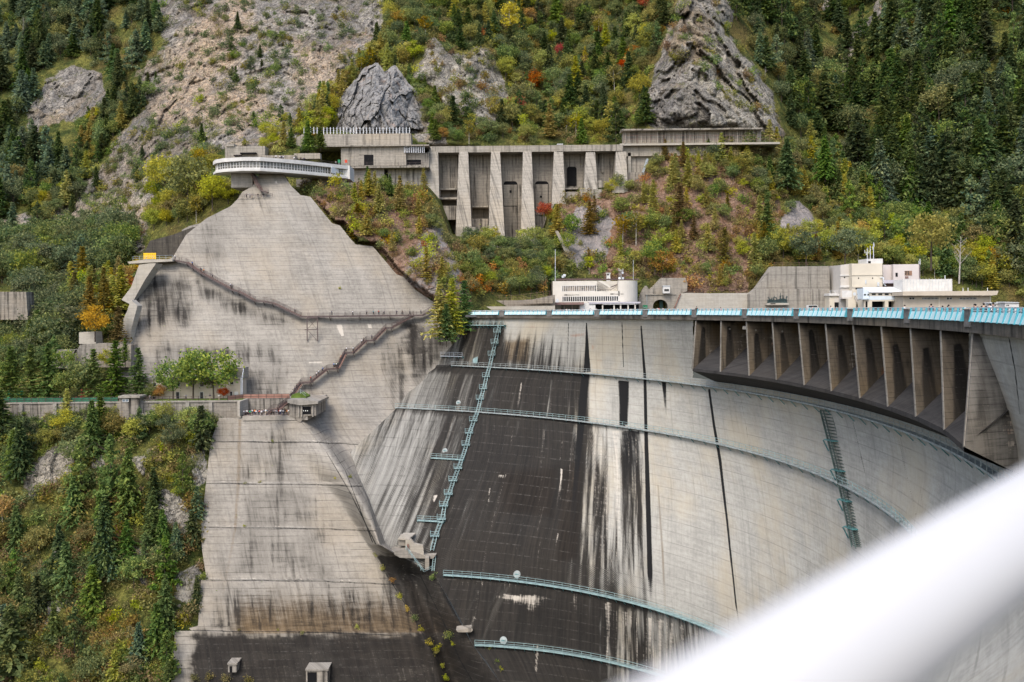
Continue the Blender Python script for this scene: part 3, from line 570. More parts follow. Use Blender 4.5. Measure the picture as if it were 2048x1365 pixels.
ss = np.linspace(0, 10, 81)
def sp_t(s): return tE+(tJ-tE)*s/10
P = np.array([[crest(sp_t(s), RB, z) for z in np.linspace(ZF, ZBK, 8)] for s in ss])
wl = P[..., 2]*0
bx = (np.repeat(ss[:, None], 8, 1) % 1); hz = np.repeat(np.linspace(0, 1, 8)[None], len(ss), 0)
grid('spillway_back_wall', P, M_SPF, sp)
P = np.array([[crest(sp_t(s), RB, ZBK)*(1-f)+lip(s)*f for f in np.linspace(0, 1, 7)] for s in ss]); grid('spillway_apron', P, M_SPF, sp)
def face_r(t, z):
    L = lvl(z); lo, hi = -20., 30.
    for _ in range(40):
        m_ = (lo+hi)/2; q = crest(t, m_, z)
        if math.hypot(q[0]-L[0], q[1]-L[1]) < L[2]: lo = m_
        else: hi = m_
    return lo
def under(s):
    q = lip(s); t = sp_t(s); return [q, q-np.array([0, 0, .55]), crest(t, face_r(t, -15.6)+.1, -15.6)]
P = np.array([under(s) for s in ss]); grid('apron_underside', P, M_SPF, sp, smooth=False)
for i, t in enumerate(PIT):
    tan = np.array([-math.sin(t), math.cos(t), 0])*(.75 if 0 < i < 10 else .95); rp_ = np.random.RandomState(40+i)
    L = LIP[i]-np.array([0, 0, .1]); q = crest(t, .35, ZF-.02); n_ = (crest(t, 1, 0)-crest(t, 0, 0)); bk = crest(t, RB+.1, ZF-.02); bf = crest(t, RB+.1, ZBK-.15)
    if i in (0, 10):      # the end walls also close the underside
        bf = crest(t, face_r(t, -15.8)+.6, -15.8); bk = crest(t, RB+.1, ZF-.02)
    ff = np.r_[np.linspace(1, 0, 26), np.linspace(0, 1, 26)]; sd = np.r_[np.full(26, 1.), np.full(26, -1.)]; gg = np.linspace(0, 1, 34)
    P = np.array([[(q*(1-f)+bk*f)*(1-g)+(L*(1-f)+bf*f)*g+tan*.5*s_ for f, s_ in zip(ff, sd)] for g in gg])
    Fg, Gg = np.meshgrid(ff, gg); c0 = rp_.uniform(.22, .30); g0 = rp_.uniform(.10, .24)
    tear = sstep(1.35, .75, np.abs(Fg-c0-.05*Gg)/(.035+.13*np.clip(Gg-g0, 0, 1)**.6))*sstep(g0, g0+.05, Gg)*(1-.25*Gg)
    jn = fbm(np.stack([Fg.ravel()*5+i*9, Gg.ravel()*3, 0*Fg.ravel()], -1), 3, 6).reshape(Fg.shape)
    st_ = np.maximum(tear*rp_.uniform(.8, 1), .55*sstep(.12, .0, Gg)+.30*sstep(.0, .5, jn)+.15)
    if i == 10: st_ = .5+.35*jn
    grid('pier', P, M_SPW if i < 10 else M_SPE, sp, dict(stain_shade=np.clip(st_, 0, 1), line=Fg*0, white=.34*sstep(.45, .6, Fg)*sstep(.3, .5, Gg)*(jn > -.1), brown=(.55 if i < 10 else 0)*sstep(.38, .6, Fg)*sstep(.75, .2, Gg), rust=rp_.uniform(.2, .75)*sstep(.4, .6, Fg)*sstep(.45, .8, Gg)*sstep(-.1, .2, jn)), smooth=False)
    m = MB(); m.beam(q-n_*.03+np.array([0, 0, -.05]), L-n_*.03, .5, .07, n_); m.build('pier_nosing', M_PIER, sp)
    if 0 < i: u_ = crest(t, 1.9, ZF-1.7)+tan*(-.5); m = MB(); m.tube(u_, u_-tan*.25, .18, .18, 8); m.build('drain_pipe', M_PIER, sp)
m = MB(); m.beam(crest(sp_t(1.75), 1.2, ZF-1.3), crest(sp_t(1.99), 1.2, ZF-1.3), .8, .6); m.build('drain_box', M_PALE, sp)
# ---------------------------------------------------------------- catwalks on the face
def catwalk(name, label, cat, z, px0, px1, mat_deck, mat_rail, mat_br, step=2.3, width=1.0, extra=0, group=None, brk=True, rh=1.1, slope=0):
    P0, P1 = face_pz(px0, z), face_pz(px1, z); L = lvl(z); t0, t1 = th(P0, z), th(P1, z); n = max(2, int(abs(t1-t0)*L[2]/step)); tt = np.linspace(t0, t1, n+1)
    g = thing(name, label, cat, P0, group)
    def q(t, r, dz): return np.array([L[0]+(L[2]-r)*math.cos(t), L[1]+(L[2]-r)*math.sin(t), z+dz])
    m = MB()
    for a, b in zip(tt[:-1], tt[1:]):
        vs = [q(t, r, dz) for dz in (-.14, 0) for t, r in ((a, width), (b, width), (b, -.1), (a, -.1))]
        m.add(vs, [(3, 2, 1, 0), (4, 5, 6, 7), (0, 1, 5, 4), (2, 3, 7, 6)])
        m.beam(q(a, width, -.1), q(b, width, -.1), .08, .24)
    m.build('deck', mat_deck, g)
    m = MB()
    for a, b in zip(tt[:-1], tt[1:]):
        for h in (rh, rh*.55): m.beam(q(a, width-.06, h), q(b, width-.06, h), .07, .07)
    for t in tt: m.beam(q(t, width-.06, 0), q(t, width-.06, rh), .07, .07)
    m.build('railing', mat_rail, g)
    if brk:
        for t in tt[::max(1, math.ceil(len(tt)/95))]:
            m = MB(); m.beam(q(t, width, -.15), q(t, -.1, -1.25), .11, .11); m.beam(q(t, width, -.17), q(t, -.05, -.17), .11, .11); m.build('bracket', mat_br, g)
    return g
GW = 'inspection catwalks on the dam face'
catwalk('catwalk', 'highest long inspection catwalk, curving across the dam face under the spillway', 'catwalk', -16.5, 907, 2090, M_CATG, M_CATG, M_CATD, group=GW)
catwalk('catwalk', 'second long catwalk down, its pale blue end reaching far past the ladder', 'catwalk', -28, 794, 2000, M_CATG, M_CAT, M_CATD, group=GW)
catwalk('catwalk', 'third long catwalk down, pale blue, starting below the ladder foot', 'catwalk', -62, 889, 1640, M_CAT, M_CAT, M_CATD, group=GW)
catwalk('catwalk', 'lowest pale blue catwalk on the dam face, above the dark bottom', 'catwalk', -76, 951, 1420, M_CAT, M_CAT, M_CATD, group=GW)
def spur(lab, pxa, pxb, py, rail=M_CAT, deck=M_CAT):
    _, z = face_at(pxa, py, 1.0); catwalk('service_platform', lab, 'platform', z, pxa, pxb, deck, rail, M_CATD, step=1.6, group='short platforms on the dam face')
spur('pale blue service platform just below the crest at the ladder top', 937, 1013, 650)
spur('short light grey service platform at the edge of the dam above the second catwalk', 886, 929, 712, M_RAIL, M_RAIL)
spur('short pale blue platform left of the ladder, beside the upper oval hatch', 865, 930, 916)
spur('lower short pale blue platform left of the ladder, above the small concrete blockhouse', 837, 890, 1041)
# inspection ladder
LAND = [(1000,652),(996,664),(991,686),(985,710),(979,736),(973.7,753),(968,777),(961.7,798),(955,826),(948.6,841),(940,865.5),(933.8,889.6),(926,914),(918,936),(908,960.6),(899,987.6),(889.8,1011),(885,1037.6),(872,1071),(864,1102)]
lad = thing('inspection_ladder', 'long pale blue ladder zigzagging with small landings down the black dam face', 'ladder', face_at(*LAND[-1])[0])
pts = []
for i, p in enumerate(LAND):
    P, z = face_at(p[0], p[1], .7); pts.append((P, z))
for i in range(len(pts)-1):
    a, b = pts[i][0], pts[i+1][0]; m = MB(); dx = np.array([.38, 0, 0])
    for s in (-1, 1): m.beam(a+dx*s, b+dx*s, .11, .11); m.beam(a+dx*s+np.array([0, -.5, .6]), b+dx*s+np.array([0, -.5, .6]), .06, .06)
    L = np.linalg.norm(b-a); k = max(2, int(L/.75))
    for j in range(k): f = (j+.5)/k; q = a*(1-f)+b*f; m.beam(q-dx, q+dx, .09, .09)
    m.build('flight', M_CAT, lad)
    if i in (0, 4, 8, 12): continue
    m = MB(); q = a; m.box(q[0]-1.3, q[0]+.8, q[1]-.9, q[1]+.6, q[2]-.12, q[2]); m.build('landing', M_CAT, lad)
    m = MB()
    for X, Yy in ((-1.3, -.9), (.8, -.9), (-1.3, .4), (-.25, -.9)): m.beam(q+np.array([X, Yy, 0]), q+np.array([X, Yy, 1.1]), .07, .07)
    for h in (.55, 1.1): m.beam(q+np.array([-1.3, -.9, h]), q+np.array([.8, -.9, h]), .07, .07); m.beam(q+np.array([-1.3, -.9, h]), q+np.array([-1.3, .5, h]), .07, .07)
    m.build('landing_rail', M_CAT, lad)
    m = MB()
    for X in (-1.2, .7): m.beam(q+np.array([X, -.9, -.1]), q+np.array([X, .6, -1.3]), .12, .12)
    m.build('bracket', M_CAT, lad)
# lattice inspection stair on the right of the face
cg = thing('caged_ladder', 'dark rusty teal lattice ladder cage on the pale face below the spillway', 'ladder', face_at(1715, 1092)[0])
M_RUSTT = plain('rusty_teal_steel', (.055, .085, .075), .7, .3, .45, .8)
path = [(1652,822),(1667,880),(1682,940),(1696,1000),(1708,1055),(1717,1095)]
cp = [face_at(px, py, .15)[0] for px, py in path]
m = MB()
for j in range(len(cp)-1):
    a, b = cp[j], cp[j+1]; n_ = np.array([-.85, -.2, 0]); tg = np.array([-.25, .97, 0])
    for s in (-1.6, -.55, .55, 1.6): m.beam(a+tg*s+n_*.9*(abs(s) < 1), b+tg*s+n_*.9*(abs(s) < 1), .11, .11)
m.build('stringer', M_RUSTT, cg)
m = MB()
for j in range(len(cp)-1):
    a, b = cp[j], cp[j+1]; k = 9
    for i in range(k):
        q = a+(b-a)*(i/k); m.beam(q-tg*1.6, q+tg*1.6, .09, .09); m.beam(q-tg*1.6, q-tg*.55+n_*.9, .07, .07); m.beam(q+tg*1.6, q+tg*.55+n_*.9, .07, .07); m.beam(q-tg*.55+n_*.9, q+tg*.55+n_*.9, .07, .07)
m.build('hoop', M_RUSTT, cg)
for j in range(1, len(cp)-1):
    m = MB(); q = cp[j]; m.add([q-tg*1.6, q+tg*1.6, q+tg*1.2+n_*1.2, q-tg*1.2+n_*1.2, q-tg*1.6-np.array([0, 0, .12]), q+tg*1.6-np.array([0, 0, .12]), q+tg*1.2+n_*1.2-np.array([0, 0, .12]), q-tg*1.2+n_*1.2-np.array([0, 0, .12])], [(0, 1, 2, 3), (7, 6, 5, 4), (0, 4, 5, 1), (1, 5, 6, 2), (2, 6, 7, 3), (3, 7, 4, 0)])
    m.beam(q+tg*1.5+n_*1.1-np.array([0, 0, .2]), q+tg*1.5-np.array([0, 0, 2.0]), .16, .16); m.build('landing', M_CATD, cg)
# round hatch lids
for px, py, r, lab in ((917, 806, .7, 'oval pale blue hatch lid standing above the second catwalk'), (890, 902, .7, 'oval pale blue hatch lid beside the short platform left of the ladder'), (1034, 1149, .85, 'round pale blue hatch lid above the third catwalk'), (1007, 1281, .85, 'round pale blue hatch lid above the lowest catwalk')):
    q, z = face_at(px, py, .25); n_ = np.array([-.15, -1, .25]); g = thing('hatch_cover', lab, 'hatch cover', q, 'hatch lids on the dam face')
    m = MB(); m.tube(q, q+n_*.16, r, r*.97, 20); m.build('lid', M_CATG, g)
    m = MB(); m.beam(q+n_*.17+np.array([-r*.6, 0, 0]), q+n_*.17+np.array([r*.6, 0, 0]), .12, .1); m.tube(q+n_*.1, q+n_*.3, .14, .14, 8); m.build('handle', M_CATD, g)
q, z = face_at(951, 727, .9); g = thing('hatch_cover', 'upright boxy pale blue hatch lid on the highest catwalk', 'hatch cover', q, 'hatch lids on the dam face')
m = MB(); m.prism([q+np.array(v) for v in ((-.8, 0, 0), (.5, 0, 0), (.7, 0, 1.9), (-.5, 0, 1.5), (-.8, 0, 1.1))], (0, .7, 0)); m.build('lid', M_CAT, g)
m = MB(); m.beam(q+np.array([.1, -.04, .3]), q+np.array([.15, -.04, 1.2]), .08, .08); m.build('handle', M_CATD, g)
# ---------------------------------------------------------------- the concrete wing dam on the far bank
def plane_Y(px, py, Y0): return Y0/(1+.75*((py-HY)+ROLL*(px-CX))/F)
BANDL = np.array([(560,790),(592,832),(650,900),(700,985),(752,1090),(800,1180),(850,1300),(880,1390)], float)
BP = np.array(BND, float)
_bd = {}
for p in BP: _bd[tuple(p)] = face_at(p[0], p[1])[0][1]
BY = np.array([_bd[tuple(p)] for p in BP])
BENCH = np.array([836, 883, 967, 1055, 1160, 1262, 1400], float)
def wing_Y(px, py):
    px = np.asarray(px, float); py = np.asarray(py, float)
    low = sstep(800, 812, py)
    bl = np.interp(py, BANDL[:, 1], BANDL[:, 0]); s = sstep(0, 46, px-bl)
    Y = plane_Y(px, py, 308-13*low*(1-s))
    # the flank turns a little to the right of the fold line
    fold = np.interp(py, [340,380,440,560,620,830], [535,545,575,652,640,600]); Y = Y+np.clip((px-fold)*.05, 0, 9)*sstep(860, 760, py)
    rx = np.interp(py, BP[:, 1], BP[:, 0]); ry = np.interp(py, BP[:, 1], BY); dif = ry-(plane_Y(rx, py, 308)+np.clip((rx-fold)*.035, 0, 8)*sstep(860, 760, py))
    wd = np.interp(py, [640,760,905,1000,1090,1118,1150,1365], [130,170,120,60,26,60,105,150])
    Y = Y+dif*sstep(640, 690, py)*sstep(0, 1, (px-(rx-wd))/wd)
    k = np.clip(np.searchsorted(BENCH, py)-1, 0, len(BENCH)-2); fr = np.clip((py-BENCH[k])/(BENCH[k+1]-BENCH[k]), 0, 1)
    Y = Y+np.where(py > 836, (1.1*fr-.55)*(1-s), 0)
    return Y
def wY(px, py): return float(wing_Y(np.array([px]), np.array([py]))[0])
def wing_stains(px, py):
    sh = px.shape; px = px.ravel(); py = py.ravel(); s = np.zeros_like(px)
    j = 9*fbm(np.stack([px/34, py/13, 0*px], -1), 4, 2)
    weed = np.interp(py, [1100,1160,1240,1300,1365], [745,780,830,862,900])
    for poly, v, w_ in (([(300,545),(384,545),(380,600),(372,650),(250,668),(255,620)], .46, 14), ([(384,556),(470,592),(600,638),(590,662),(500,640),(440,612),(400,600)], .42, 12), ([(310,688),(560,690),(562,724),(305,738)], .33, 10), ([(318,742),(560,742),(566,772),(480,770),(330,760)], .30, 8), ([(490,745),(575,745),(578,800),(490,800)], .30, 6),
                       ([(806,650),(868,640),(900,690),(868,742),(835,775),(812,720)], .5, 10), ([(770,700),(812,660),(822,780),(800,850),(770,790)], .34, 18), ([(395,440),(440,428),(455,500),(430,545),(400,545)], .30, 14), ([(480,385),(530,385),(528,410),(470,420)], .28, 8), ([(500,860),(575,860),(590,960),(480,965)], .30, 16), ([(500,975),(620,975),(650,1050),(480,1055)], .26, 16), ([(480,1060),(640,1062),(660,1150),(470,1150)], .28, 18),
                       ([(415,840),(475,840),(470,880),(415,885)], .22, 8), ([(440,1175),(740,1175),(780,1262),(420,1262)], .30, 22), ([(640,1175),(800,1190),(830,1262),(640,1262)], .30, 20), ([(388,1266),(980,1266),(1100,1400),(370,1400)], .71, 9), ([(660,880),(700,910),(735,1000),(760,1090),(720,1085),(690,1000)], .18, 10), ([(700,910),(800,840),(830,850),(720,960)], .10, 16), ([(600,700),(640,700),(650,800),(610,820)], .12, 10)):
        s = np.maximum(s, min(.95, v*(1.25 if v < .7 else 1.1))*soft(px, py, poly, w_*1.7 if v < .9 else 5, j*.5 if v > .9 else j))
    s = s+.16*np.clip(j/9+.15, 0, 1)+.14*sstep(1150, 1262, py)*sstep(1265, 1255, py)
    s = np.maximum(s, .76*sstep(-3, 4, px-weed)*sstep(1106, 1116, py))
    s = np.maximum(s, .5*sstep(1085, 1110, py)*sstep(752, 775, px))
    sn = fbm(np.stack([(px-.03*(py-700))/7, py/80, 0*px], -1), 4, 41, .65); s = s+.34*np.clip(sn-.08, 0, 1)*(py < 1262)+.28*sn*np.clip(s*2, 0, 1)*(s < .7)
    line = np.maximum(np.zeros_like(px), stroke(px, py, [(546,384,.8,.35),(576,440,.9,.4),(626,520,.9,.4),(652,562,.8,.35),(668,600,.8,.2)]))
    for ye, x0, x1, st in ((545,300,735,.45), (636,240,605,.3), (688,258,820,.4), (741,232,700,.45), (594,250,840,.2), (472,395,735,.25), (430,430,650,.2)):
        line = np.maximum(line, st*sstep(1.4, .5, np.abs(py-ye-(px-500)*.004))*(px > x0)*(px < x1))
    for ye in BENCH[1:6]:
        yb = ye+(px-520)*.012+np.where(px > 640, (px-640)*.03, 0)
        line = np.maximum(line, .75*sstep(1.7, .6, np.abs(py-yb-1.5))*(px < 800))
    for pts in ([(592,832,1.2,.6),(650,900,1.2,.6),(700,985,1.4,.6),(752,1090,1.4,.7)], [(622,836,1,.5),(690,940,1,.6),(745,1085,1.3,.8)], [(382,548,.7,.5),(383,636,.7,.4)], [(305,640,.6,.3),(300,760,.6,.35)], [(447,690,.6,.3),(450,800,.6,.3)], [(510,690,.6,.3),(508,800,.6,.3)], [(527,547,.8,.35),(537,600,.8,.35),(556,690,.8,.4),(578,800,.8,.35)], [(642,690,.7,.3),(668,760,.7,.3)],
                [(620,395,.6,.2),(700,640,.6,.25)], [(800,560,.6,.2),(820,640,.6,.25)], [(545,890,.6,.35),(520,1050,.6,.35),(500,1262,.6,.35)], [(605,980,.6,.35),(600,1100,.6,.4),(575,1262,.6,.3)], [(665,1060,.8,.35),(680,1160,.8,.4),(690,1262,.8,.4),(690,1365,.8,.3)], [(840,1150,1.4,.8),(885,1240,1.4,.8),(920,1320,1.4,.8),(955,1380,1.4,.8)], [(745,1106,1.6,.6),(780,1160,2,.6),(830,1240,2,.6),(862,1300,2,.6),(905,1375,2,.6)], [(868,1155,4,.5),(900,1210,4,.7),(928,1262,3,.5)]):
        line = np.maximum(line, stroke(px, py, pts))
    brown = np.zeros_like(px)
    for pts in ([(480,838,5,.55),(477,960,5,.5),(470,1060,4,.5),(448,1180,5,.35),(430,1262,6,.3)], [(500,840,3,.35),(498,900,3,.25)], [(862,1150,7,.5),(905,1220,7,.55),(932,1258,5,.5)], [(640,830,3,.3),(700,905,4,.35)]):
        brown = np.maximum(brown, stroke(px, py, pts, .8))
    brown = np.maximum(brown, .78*sstep(1130, 1255, py)*sstep(420, 500, px)*sstep(1275, 1262, py)); brown = np.maximum(brown, .5*sstep(1262, 1270, py)*sstep(560, 700, px)*sstep(1400, 1300, py)); brown = np.maximum(brown, .42*soft(px, py, [(600,1180),(820,1190),(850,1300),(640,1290)], 40)); brown = np.maximum(brown, .25*soft(px, py, [(500,1230),(640,1230),(640,1330),(500,1330)], 30))
    white = np.zeros_like(px)
    for poly, v in (([(673,650),(684,650),(688,672),(682,674),(676,660)], .95), ([(735,648),(743,649),(744,658),(736,656)], .8), ([(618,724),(644,724),(643,727),(618,727)], .9), ([(535,562),(539,562),(541,590),(537,590)], .35), ([(549,362),(554,361),(555,368),(551,368)], .9)):
        white = np.maximum(white, v*soft(px, py, poly, 2))
    white = np.maximum(white, stroke(px, py, [(804,1120,3,.25),(810,1150,4,.3),(800,1180,3,.1)], .8)); white = np.maximum(white, stroke(px, py, [(822,1130,3,.25),(838,1190,3,.15)], .8))
    for ye in BENCH[1:5]:
        yb = ye+(px-520)*.012+np.where(px > 640, (px-640)*.03, 0); white = np.maximum(white, .36*sstep(2.0, .5, np.abs(py-yb+2))*(px < 720))
    r = [np.clip(a, 0, 1).reshape(sh) for a in (s, line, white, brown)]
    return dict(stain_shade=r[0], line=r[1], white=r[2], brown=r[3], rust=r[0]*0)
M_WING = concrete('wing_dam_concrete', (.36, .332, .287), (.155, .143, .124), lift=1.55, lift_amt=.75, streak=.7, attrs=True, bump=.4, mott=1.0, hs=1.1, cell=.16, tone=.16, vs=1.4, sharp=1.0)
wing = thing('wing_dam', 'huge sloping pale concrete wing dam face, stepped like a pyramid under the white curved building', 'dam', at(560, 900, 280))
def wing_part(name, L, R, y0, y1, dy=1.9, nc=330):
    L = np.array(L, float); R = np.array(R, float); ys = np.arange(y0, y1+dy, dy); s = np.linspace(0, 1, nc)
    l = np.interp(ys, L[:, 1], L[:, 0]); r = np.interp(ys, R[:, 1], R[:, 0]); px = l[:, None]*(1-s)+r[:, None]*s; py = np.repeat(ys[:, None], nc, 1)
    P = at(px, py, wing_Y(px, py)+.15)
    # return edges so the slab has thickness
    o = grid(name, P, M_WING, wing, wing_stains(px, py))
    for side in (0, -1):
        E_ = P[:, side]; B_ = E_+np.array([0, 14, -3]); grid('side_face', np.stack([E_, B_], 1), M_CONC, wing, smooth=False)
    E_ = P[0]; grid('top_face', np.stack([E_, E_+np.array([0, 12, -2])], 1), M_CONC, wing, smooth=False)
UL = [(522,343),(505,373),(485,384),(475,399),(461,413),(413,437),(372,470),(345,516),(306,529),(289,547),(246,640),(258,690),(240,720),(234,808)]
UR = [(563,343),(582,372),(602,391.5),(620,393),(664,447),(680,451.5),(700,477),(712,490),(745,492.5),(793,549),(807,554),(832,581),(868,605),(876,640),(905,690),(870,737),(795,815)]
wing_part('upper_face', UL, UR, 343, 806)
wing_part('middle_face', [(626,806),(626,838)], UR+[(748,860)], 806, 837, nc=120)
wing_part('lower_face', [(438,836),(421,885),(412,967),(402,1055),(404,1100),(412,1152),(402,1160),(396,1252),(350,1264),(340,1400)], [(BP[i, 0], BP[i, 1]) for i in range(3, len(BP))], 836, 1396)
# ---------------------------------------------------------------- helpers for buildings
M_GLASS = NB('dark_glass').bsdf((.025, .03, .035), .08, .6); M_GLASSB = NB('sky_glass').bsdf((.16, .20, .24), .1, .7)
M_WHITE = plain('white_render', (.56, .55, .525), .8, .2, .1, .6); M_CREAM = plain('cream_render', (.54, .49, .40), .85, .2, .05, .3); M_BEIGE = plain('beige_render', (.46, .40, .32), .85, .2, .07, .4); M_PINK = plain('pale_pink_render', (.54, .49, .465), .85, .2, .05, .3)
M_SHADEB = plain('grey_panel_and_shade', (.50, .47, .43), .85, .2, .05, .5); M_DARK = plain('dark_void', (.012, .012, .013), .9, .1); M_ROOFW = plain('white_metal_roof', (.62, .64, .665), .5, .4, .06, .8); M_PBLUE = plain('pale_blue_cladding', (.56, .63, .68), .7, .3, .06, .8)
M_BROOF = plain('brown_roof', (.20, .13, .115), .7, .3, .12, .8); M_AWN = plain('grey_awning', (.42, .40, .44), .7, .3, .1, .8); M_WPOST = plain('white_post', (.62, .64, .67), .5, .4, .1, 2); M_YEL = plain('yellow_paint', (.80, .47, .015), .6, .3, .06, 1); M_GREEN = plain('green_paint', (.02, .20, .09), .6, .3, .1, 1); M_RED = plain('red_paint', (.55, .06, .03), .6, .3, .1, 1); M_GREENF = plain('green_mesh', (.03, .12, .07), .7, .2, .3, 1)
def bx(name, mat, par, px0, px1, py0, py1, Y, dep):
    m = MB(); pm = (py0+py1)/2; qm = (px0+px1)/2
    m.box(xof(px0, pm, Y), xof(px1, pm, Y), Y, Y+dep, zof(qm, py1, Y), zof(qm, py0, Y)); return m.build(name, mat, par)
def poly3(pts, Y): return [at(x, y, Y) for x, y in pts]
def pr(name, mat, par, pts, Y, dep):
    m = MB(); m.prism(poly3(pts, Y), (0, dep, 0)); return m.build(name, mat, par)
def window(par, px0, px1, py0, py1, Y, n=1, mat=None, fm=None, trans=None, rise=0):
    """glazed opening: frame and panes, set 0.2 m into a reveal"""
    pm = (py0+py1)/2; qm = (px0+px1)/2; x0, x1 = xof(px0, pm, Y), xof(px1, pm, Y); z0, z1 = zof(qm, py1, Y), zof(qm, py0, Y)
    m = MB(); t = .09
    m.box(x0, x1, Y-.1, Y+.05, z1-t, z1); m.box(x0, x1, Y-.1, Y+.05, z0, z0+t)
    for k in range(n+1):
        x = x0+(x1-x0)*k/n; m.box(x-t*.6, x+t*.6, Y-.11, Y+.05, z0+t, z1-t)
    f = m.build('window', fm or M_WHITE, par)
    m = MB(); m.box(x0+.02, x1-.02, Y-.045, Y-.02, z0+.02, z1-.02); m.build('pane', mat or M_GLASS, f); return f
# ---------------------------------------------------------------- terrace below the wing dam
ZT = zof(300, 803, 276); ZD = zof(520, 832, 273)
X = lambda px, Y, py=800: xof(px, py, Y)
M_PAVE = plain('terrace_paving', (.33, .30, .26), .9, .1, .2, .5); M_GRASS = plain('short_grass', (.10, .15, .03), .95, .1, .35, .5)
m = MB(); m.box(X(-400, 276), X(485, 276), 277, 318, ZT-.5, ZT); kind(m.build('terrace_ground', M_GRASS), 'structure')
m = MB(); m.box(X(-400, 276), X(300, 276), 279, 283, ZT, ZT+.015); m.box(X(485, 281), X(640, 281), 281.5, 292, ZT-.5, ZT+.02); kind(m.build('terrace_path', M_PAVE), 'structure')
M_WALLD = concrete('terrace_wall_concrete', (.32, .29, .25), (.13, .12, .105), lift=1.4, lift_amt=.4, streak=.9, auto=.9, soot=(.018, .017, .016), bump=.4)
tw = thing('retaining_wall', 'long stained concrete terrace wall below the trees, left of the viewing deck', 'wall', (X(200, 276), 276, ZT-10))
m = MB(); m.box(X(-400, 276), X(486, 276), 275.9, 277, ZT-13, ZT-.35); m.build('wall', M_WALLD, tw)
m = MB(); m.box(X(-400, 276), X(486, 276), 275.6, 277.2, ZT-.35, ZT+.02); m.build('coping', M_CONC, tw)
for px in (40, 108, 192, 236, 281, 322, 374, 420, 478):
    m = MB(); x = X(px, 275); m.box(x-.5, x+.5, 275.3, 276, ZT-13, ZT-.4); m.build('pilaster', M_CONC, tw)
for px0, px1, z in ((192, 235, -4.3), (281, 321, -3.2)): m = MB(); m.box(X(px0, 275), X(px1, 275), 274.6, 275.85, ZT+z-7, ZT+z); m.build('step', M_CONC, tw)
def fence(name, lab, cat, P, h, mat, step=2.4, bars=(1., .5), t=.09, group=None, mesh=None):
    g = thing(name, lab, cat, P[0], group); P = [np.array(p, float) for p in P]; m = MB(); r = MB()
    for a, b in zip(P[:-1], P[1:]):
        n = max(1, int(np.linalg.norm(b-a)/step))
        for k in range(n+1): q = a+(b-a)*k/n; m.beam(q, q+np.array([0, 0, h]), t, t)
        for f in bars: r.beam(a+np.array([0, 0, h*f]), b+np.array([0, 0, h*f]), t*.8, t*.8)
    m.build('post', mat, g); r.build('rail', mat, g)
    if mesh is not None:
        s = MB()
        for a, b in zip(P[:-1], P[1:]): s.prism([a+np.array([0, .05, .1]), b+np.array([0, .05, .1]), b+np.array([0, .05, h*.92]), a+np.array([0, .05, h*.92])], (0, .02, 0))
        s.build('mesh_panel', mesh, g)
    return g
fence('railing', 'dark railing with green mesh along the terrace edge under the conifers', 'railing', [(X(-300, 276.2), 276.3, ZT), (X(236, 276.2), 276.3, ZT)], 1.25, M_BRN, 2.0, mesh=M_GREENF)
fence('railing', 'dark open railing along the terrace edge between the kiosk and the deck', 'railing', [(X(281, 276.2), 276.3, ZT), (X(455, 276.2), 276.3, ZT)], 1.25, M_BRN, 2.0)
fence('railing', 'brown panelled railing on the wall right above the crowded viewing deck', 'railing', [(X(455, 276.2), 276.3, ZT), (X(486, 281), 281.1, ZT), (X(579, 281), 281.1, ZT)], 1.3, M_BRN, 2.0, mesh=plain('red_brown_panel', (.30, .165, .125), .8, .2, .15, .6))
m = MB(); m.box(X(14, 290), X(46, 290), 290, 290.2, ZT, ZT+2.2); o = m.build('green_screen', M_GREEN); tag(o, 'small bright green screen under the leftmost terrace trees', 'screen')
kk = thing('kiosk', 'square concrete lookout kiosk with a flat lid and one window, on the terrace wall', 'kiosk', at(258, 845, 274))
bx('wall', M_WALLD, kk, 239, 277, 796, 848, 273.5, 4); bx('roof', M_CONC, kk, 236, 280, 792.5, 796.5, 272.9, 5); window(kk, 245, 257, 798.5, 804.5, 273.4, 2, M_GLASSB)
# low block under the trees with a stained crown
for pts, Y, lab in (([(136,735),(160,690),(200,687),(262,690),(262,735)], 291, 'stained sloping concrete block rising behind the terrace conifers'), ([(158,688),(158,665),(190,664),(192,690)], 296, 'small pale concrete pier under the bright yellow tree'), ([(-60,640),(-60,584),(52,584),(56,640)], 318, 'weathered concrete wall half hidden by dark trees at the far left'), ([(100,735),(115,700),(150,700),(136,738)], 300, 'dark stepped masonry wall beside the shaded trees left of the sloping block')):
    o = pr('concrete_wall', M_WALLD if Y != 296 else M_PALE, None, pts, Y, 5); tag(o, lab, 'wall')
o = pr('concrete_wall', M_PALE, None, [(243,600),(262,575),(278,530),(300,527),(312,527),(290,560),(262,610)], 309, 6); tag(o, 'ribbed sloping concrete side wall below the yellow barrier', 'wall')
o = pr('concrete_wall', M_PALE, None, [(232,700),(248,640),(262,600),(275,612),(262,660),(262,700)], 300, 4); tag(o, 'broken pale rock and concrete edge left of the wing dam foot', 'wall')
m = concrete('wet_dark_concrete', (.10, .09, .075), (.05, .045, .04), lift=1.5, auto=.6)
o = pr('concrete_wall', m, None, [(285,512),(300,482),(345,470),(385,455),(408,452),(350,512)], 333, 5); tag(o, 'dark damp wall under the yellow-green trees, behind the yellow barrier', 'wall')
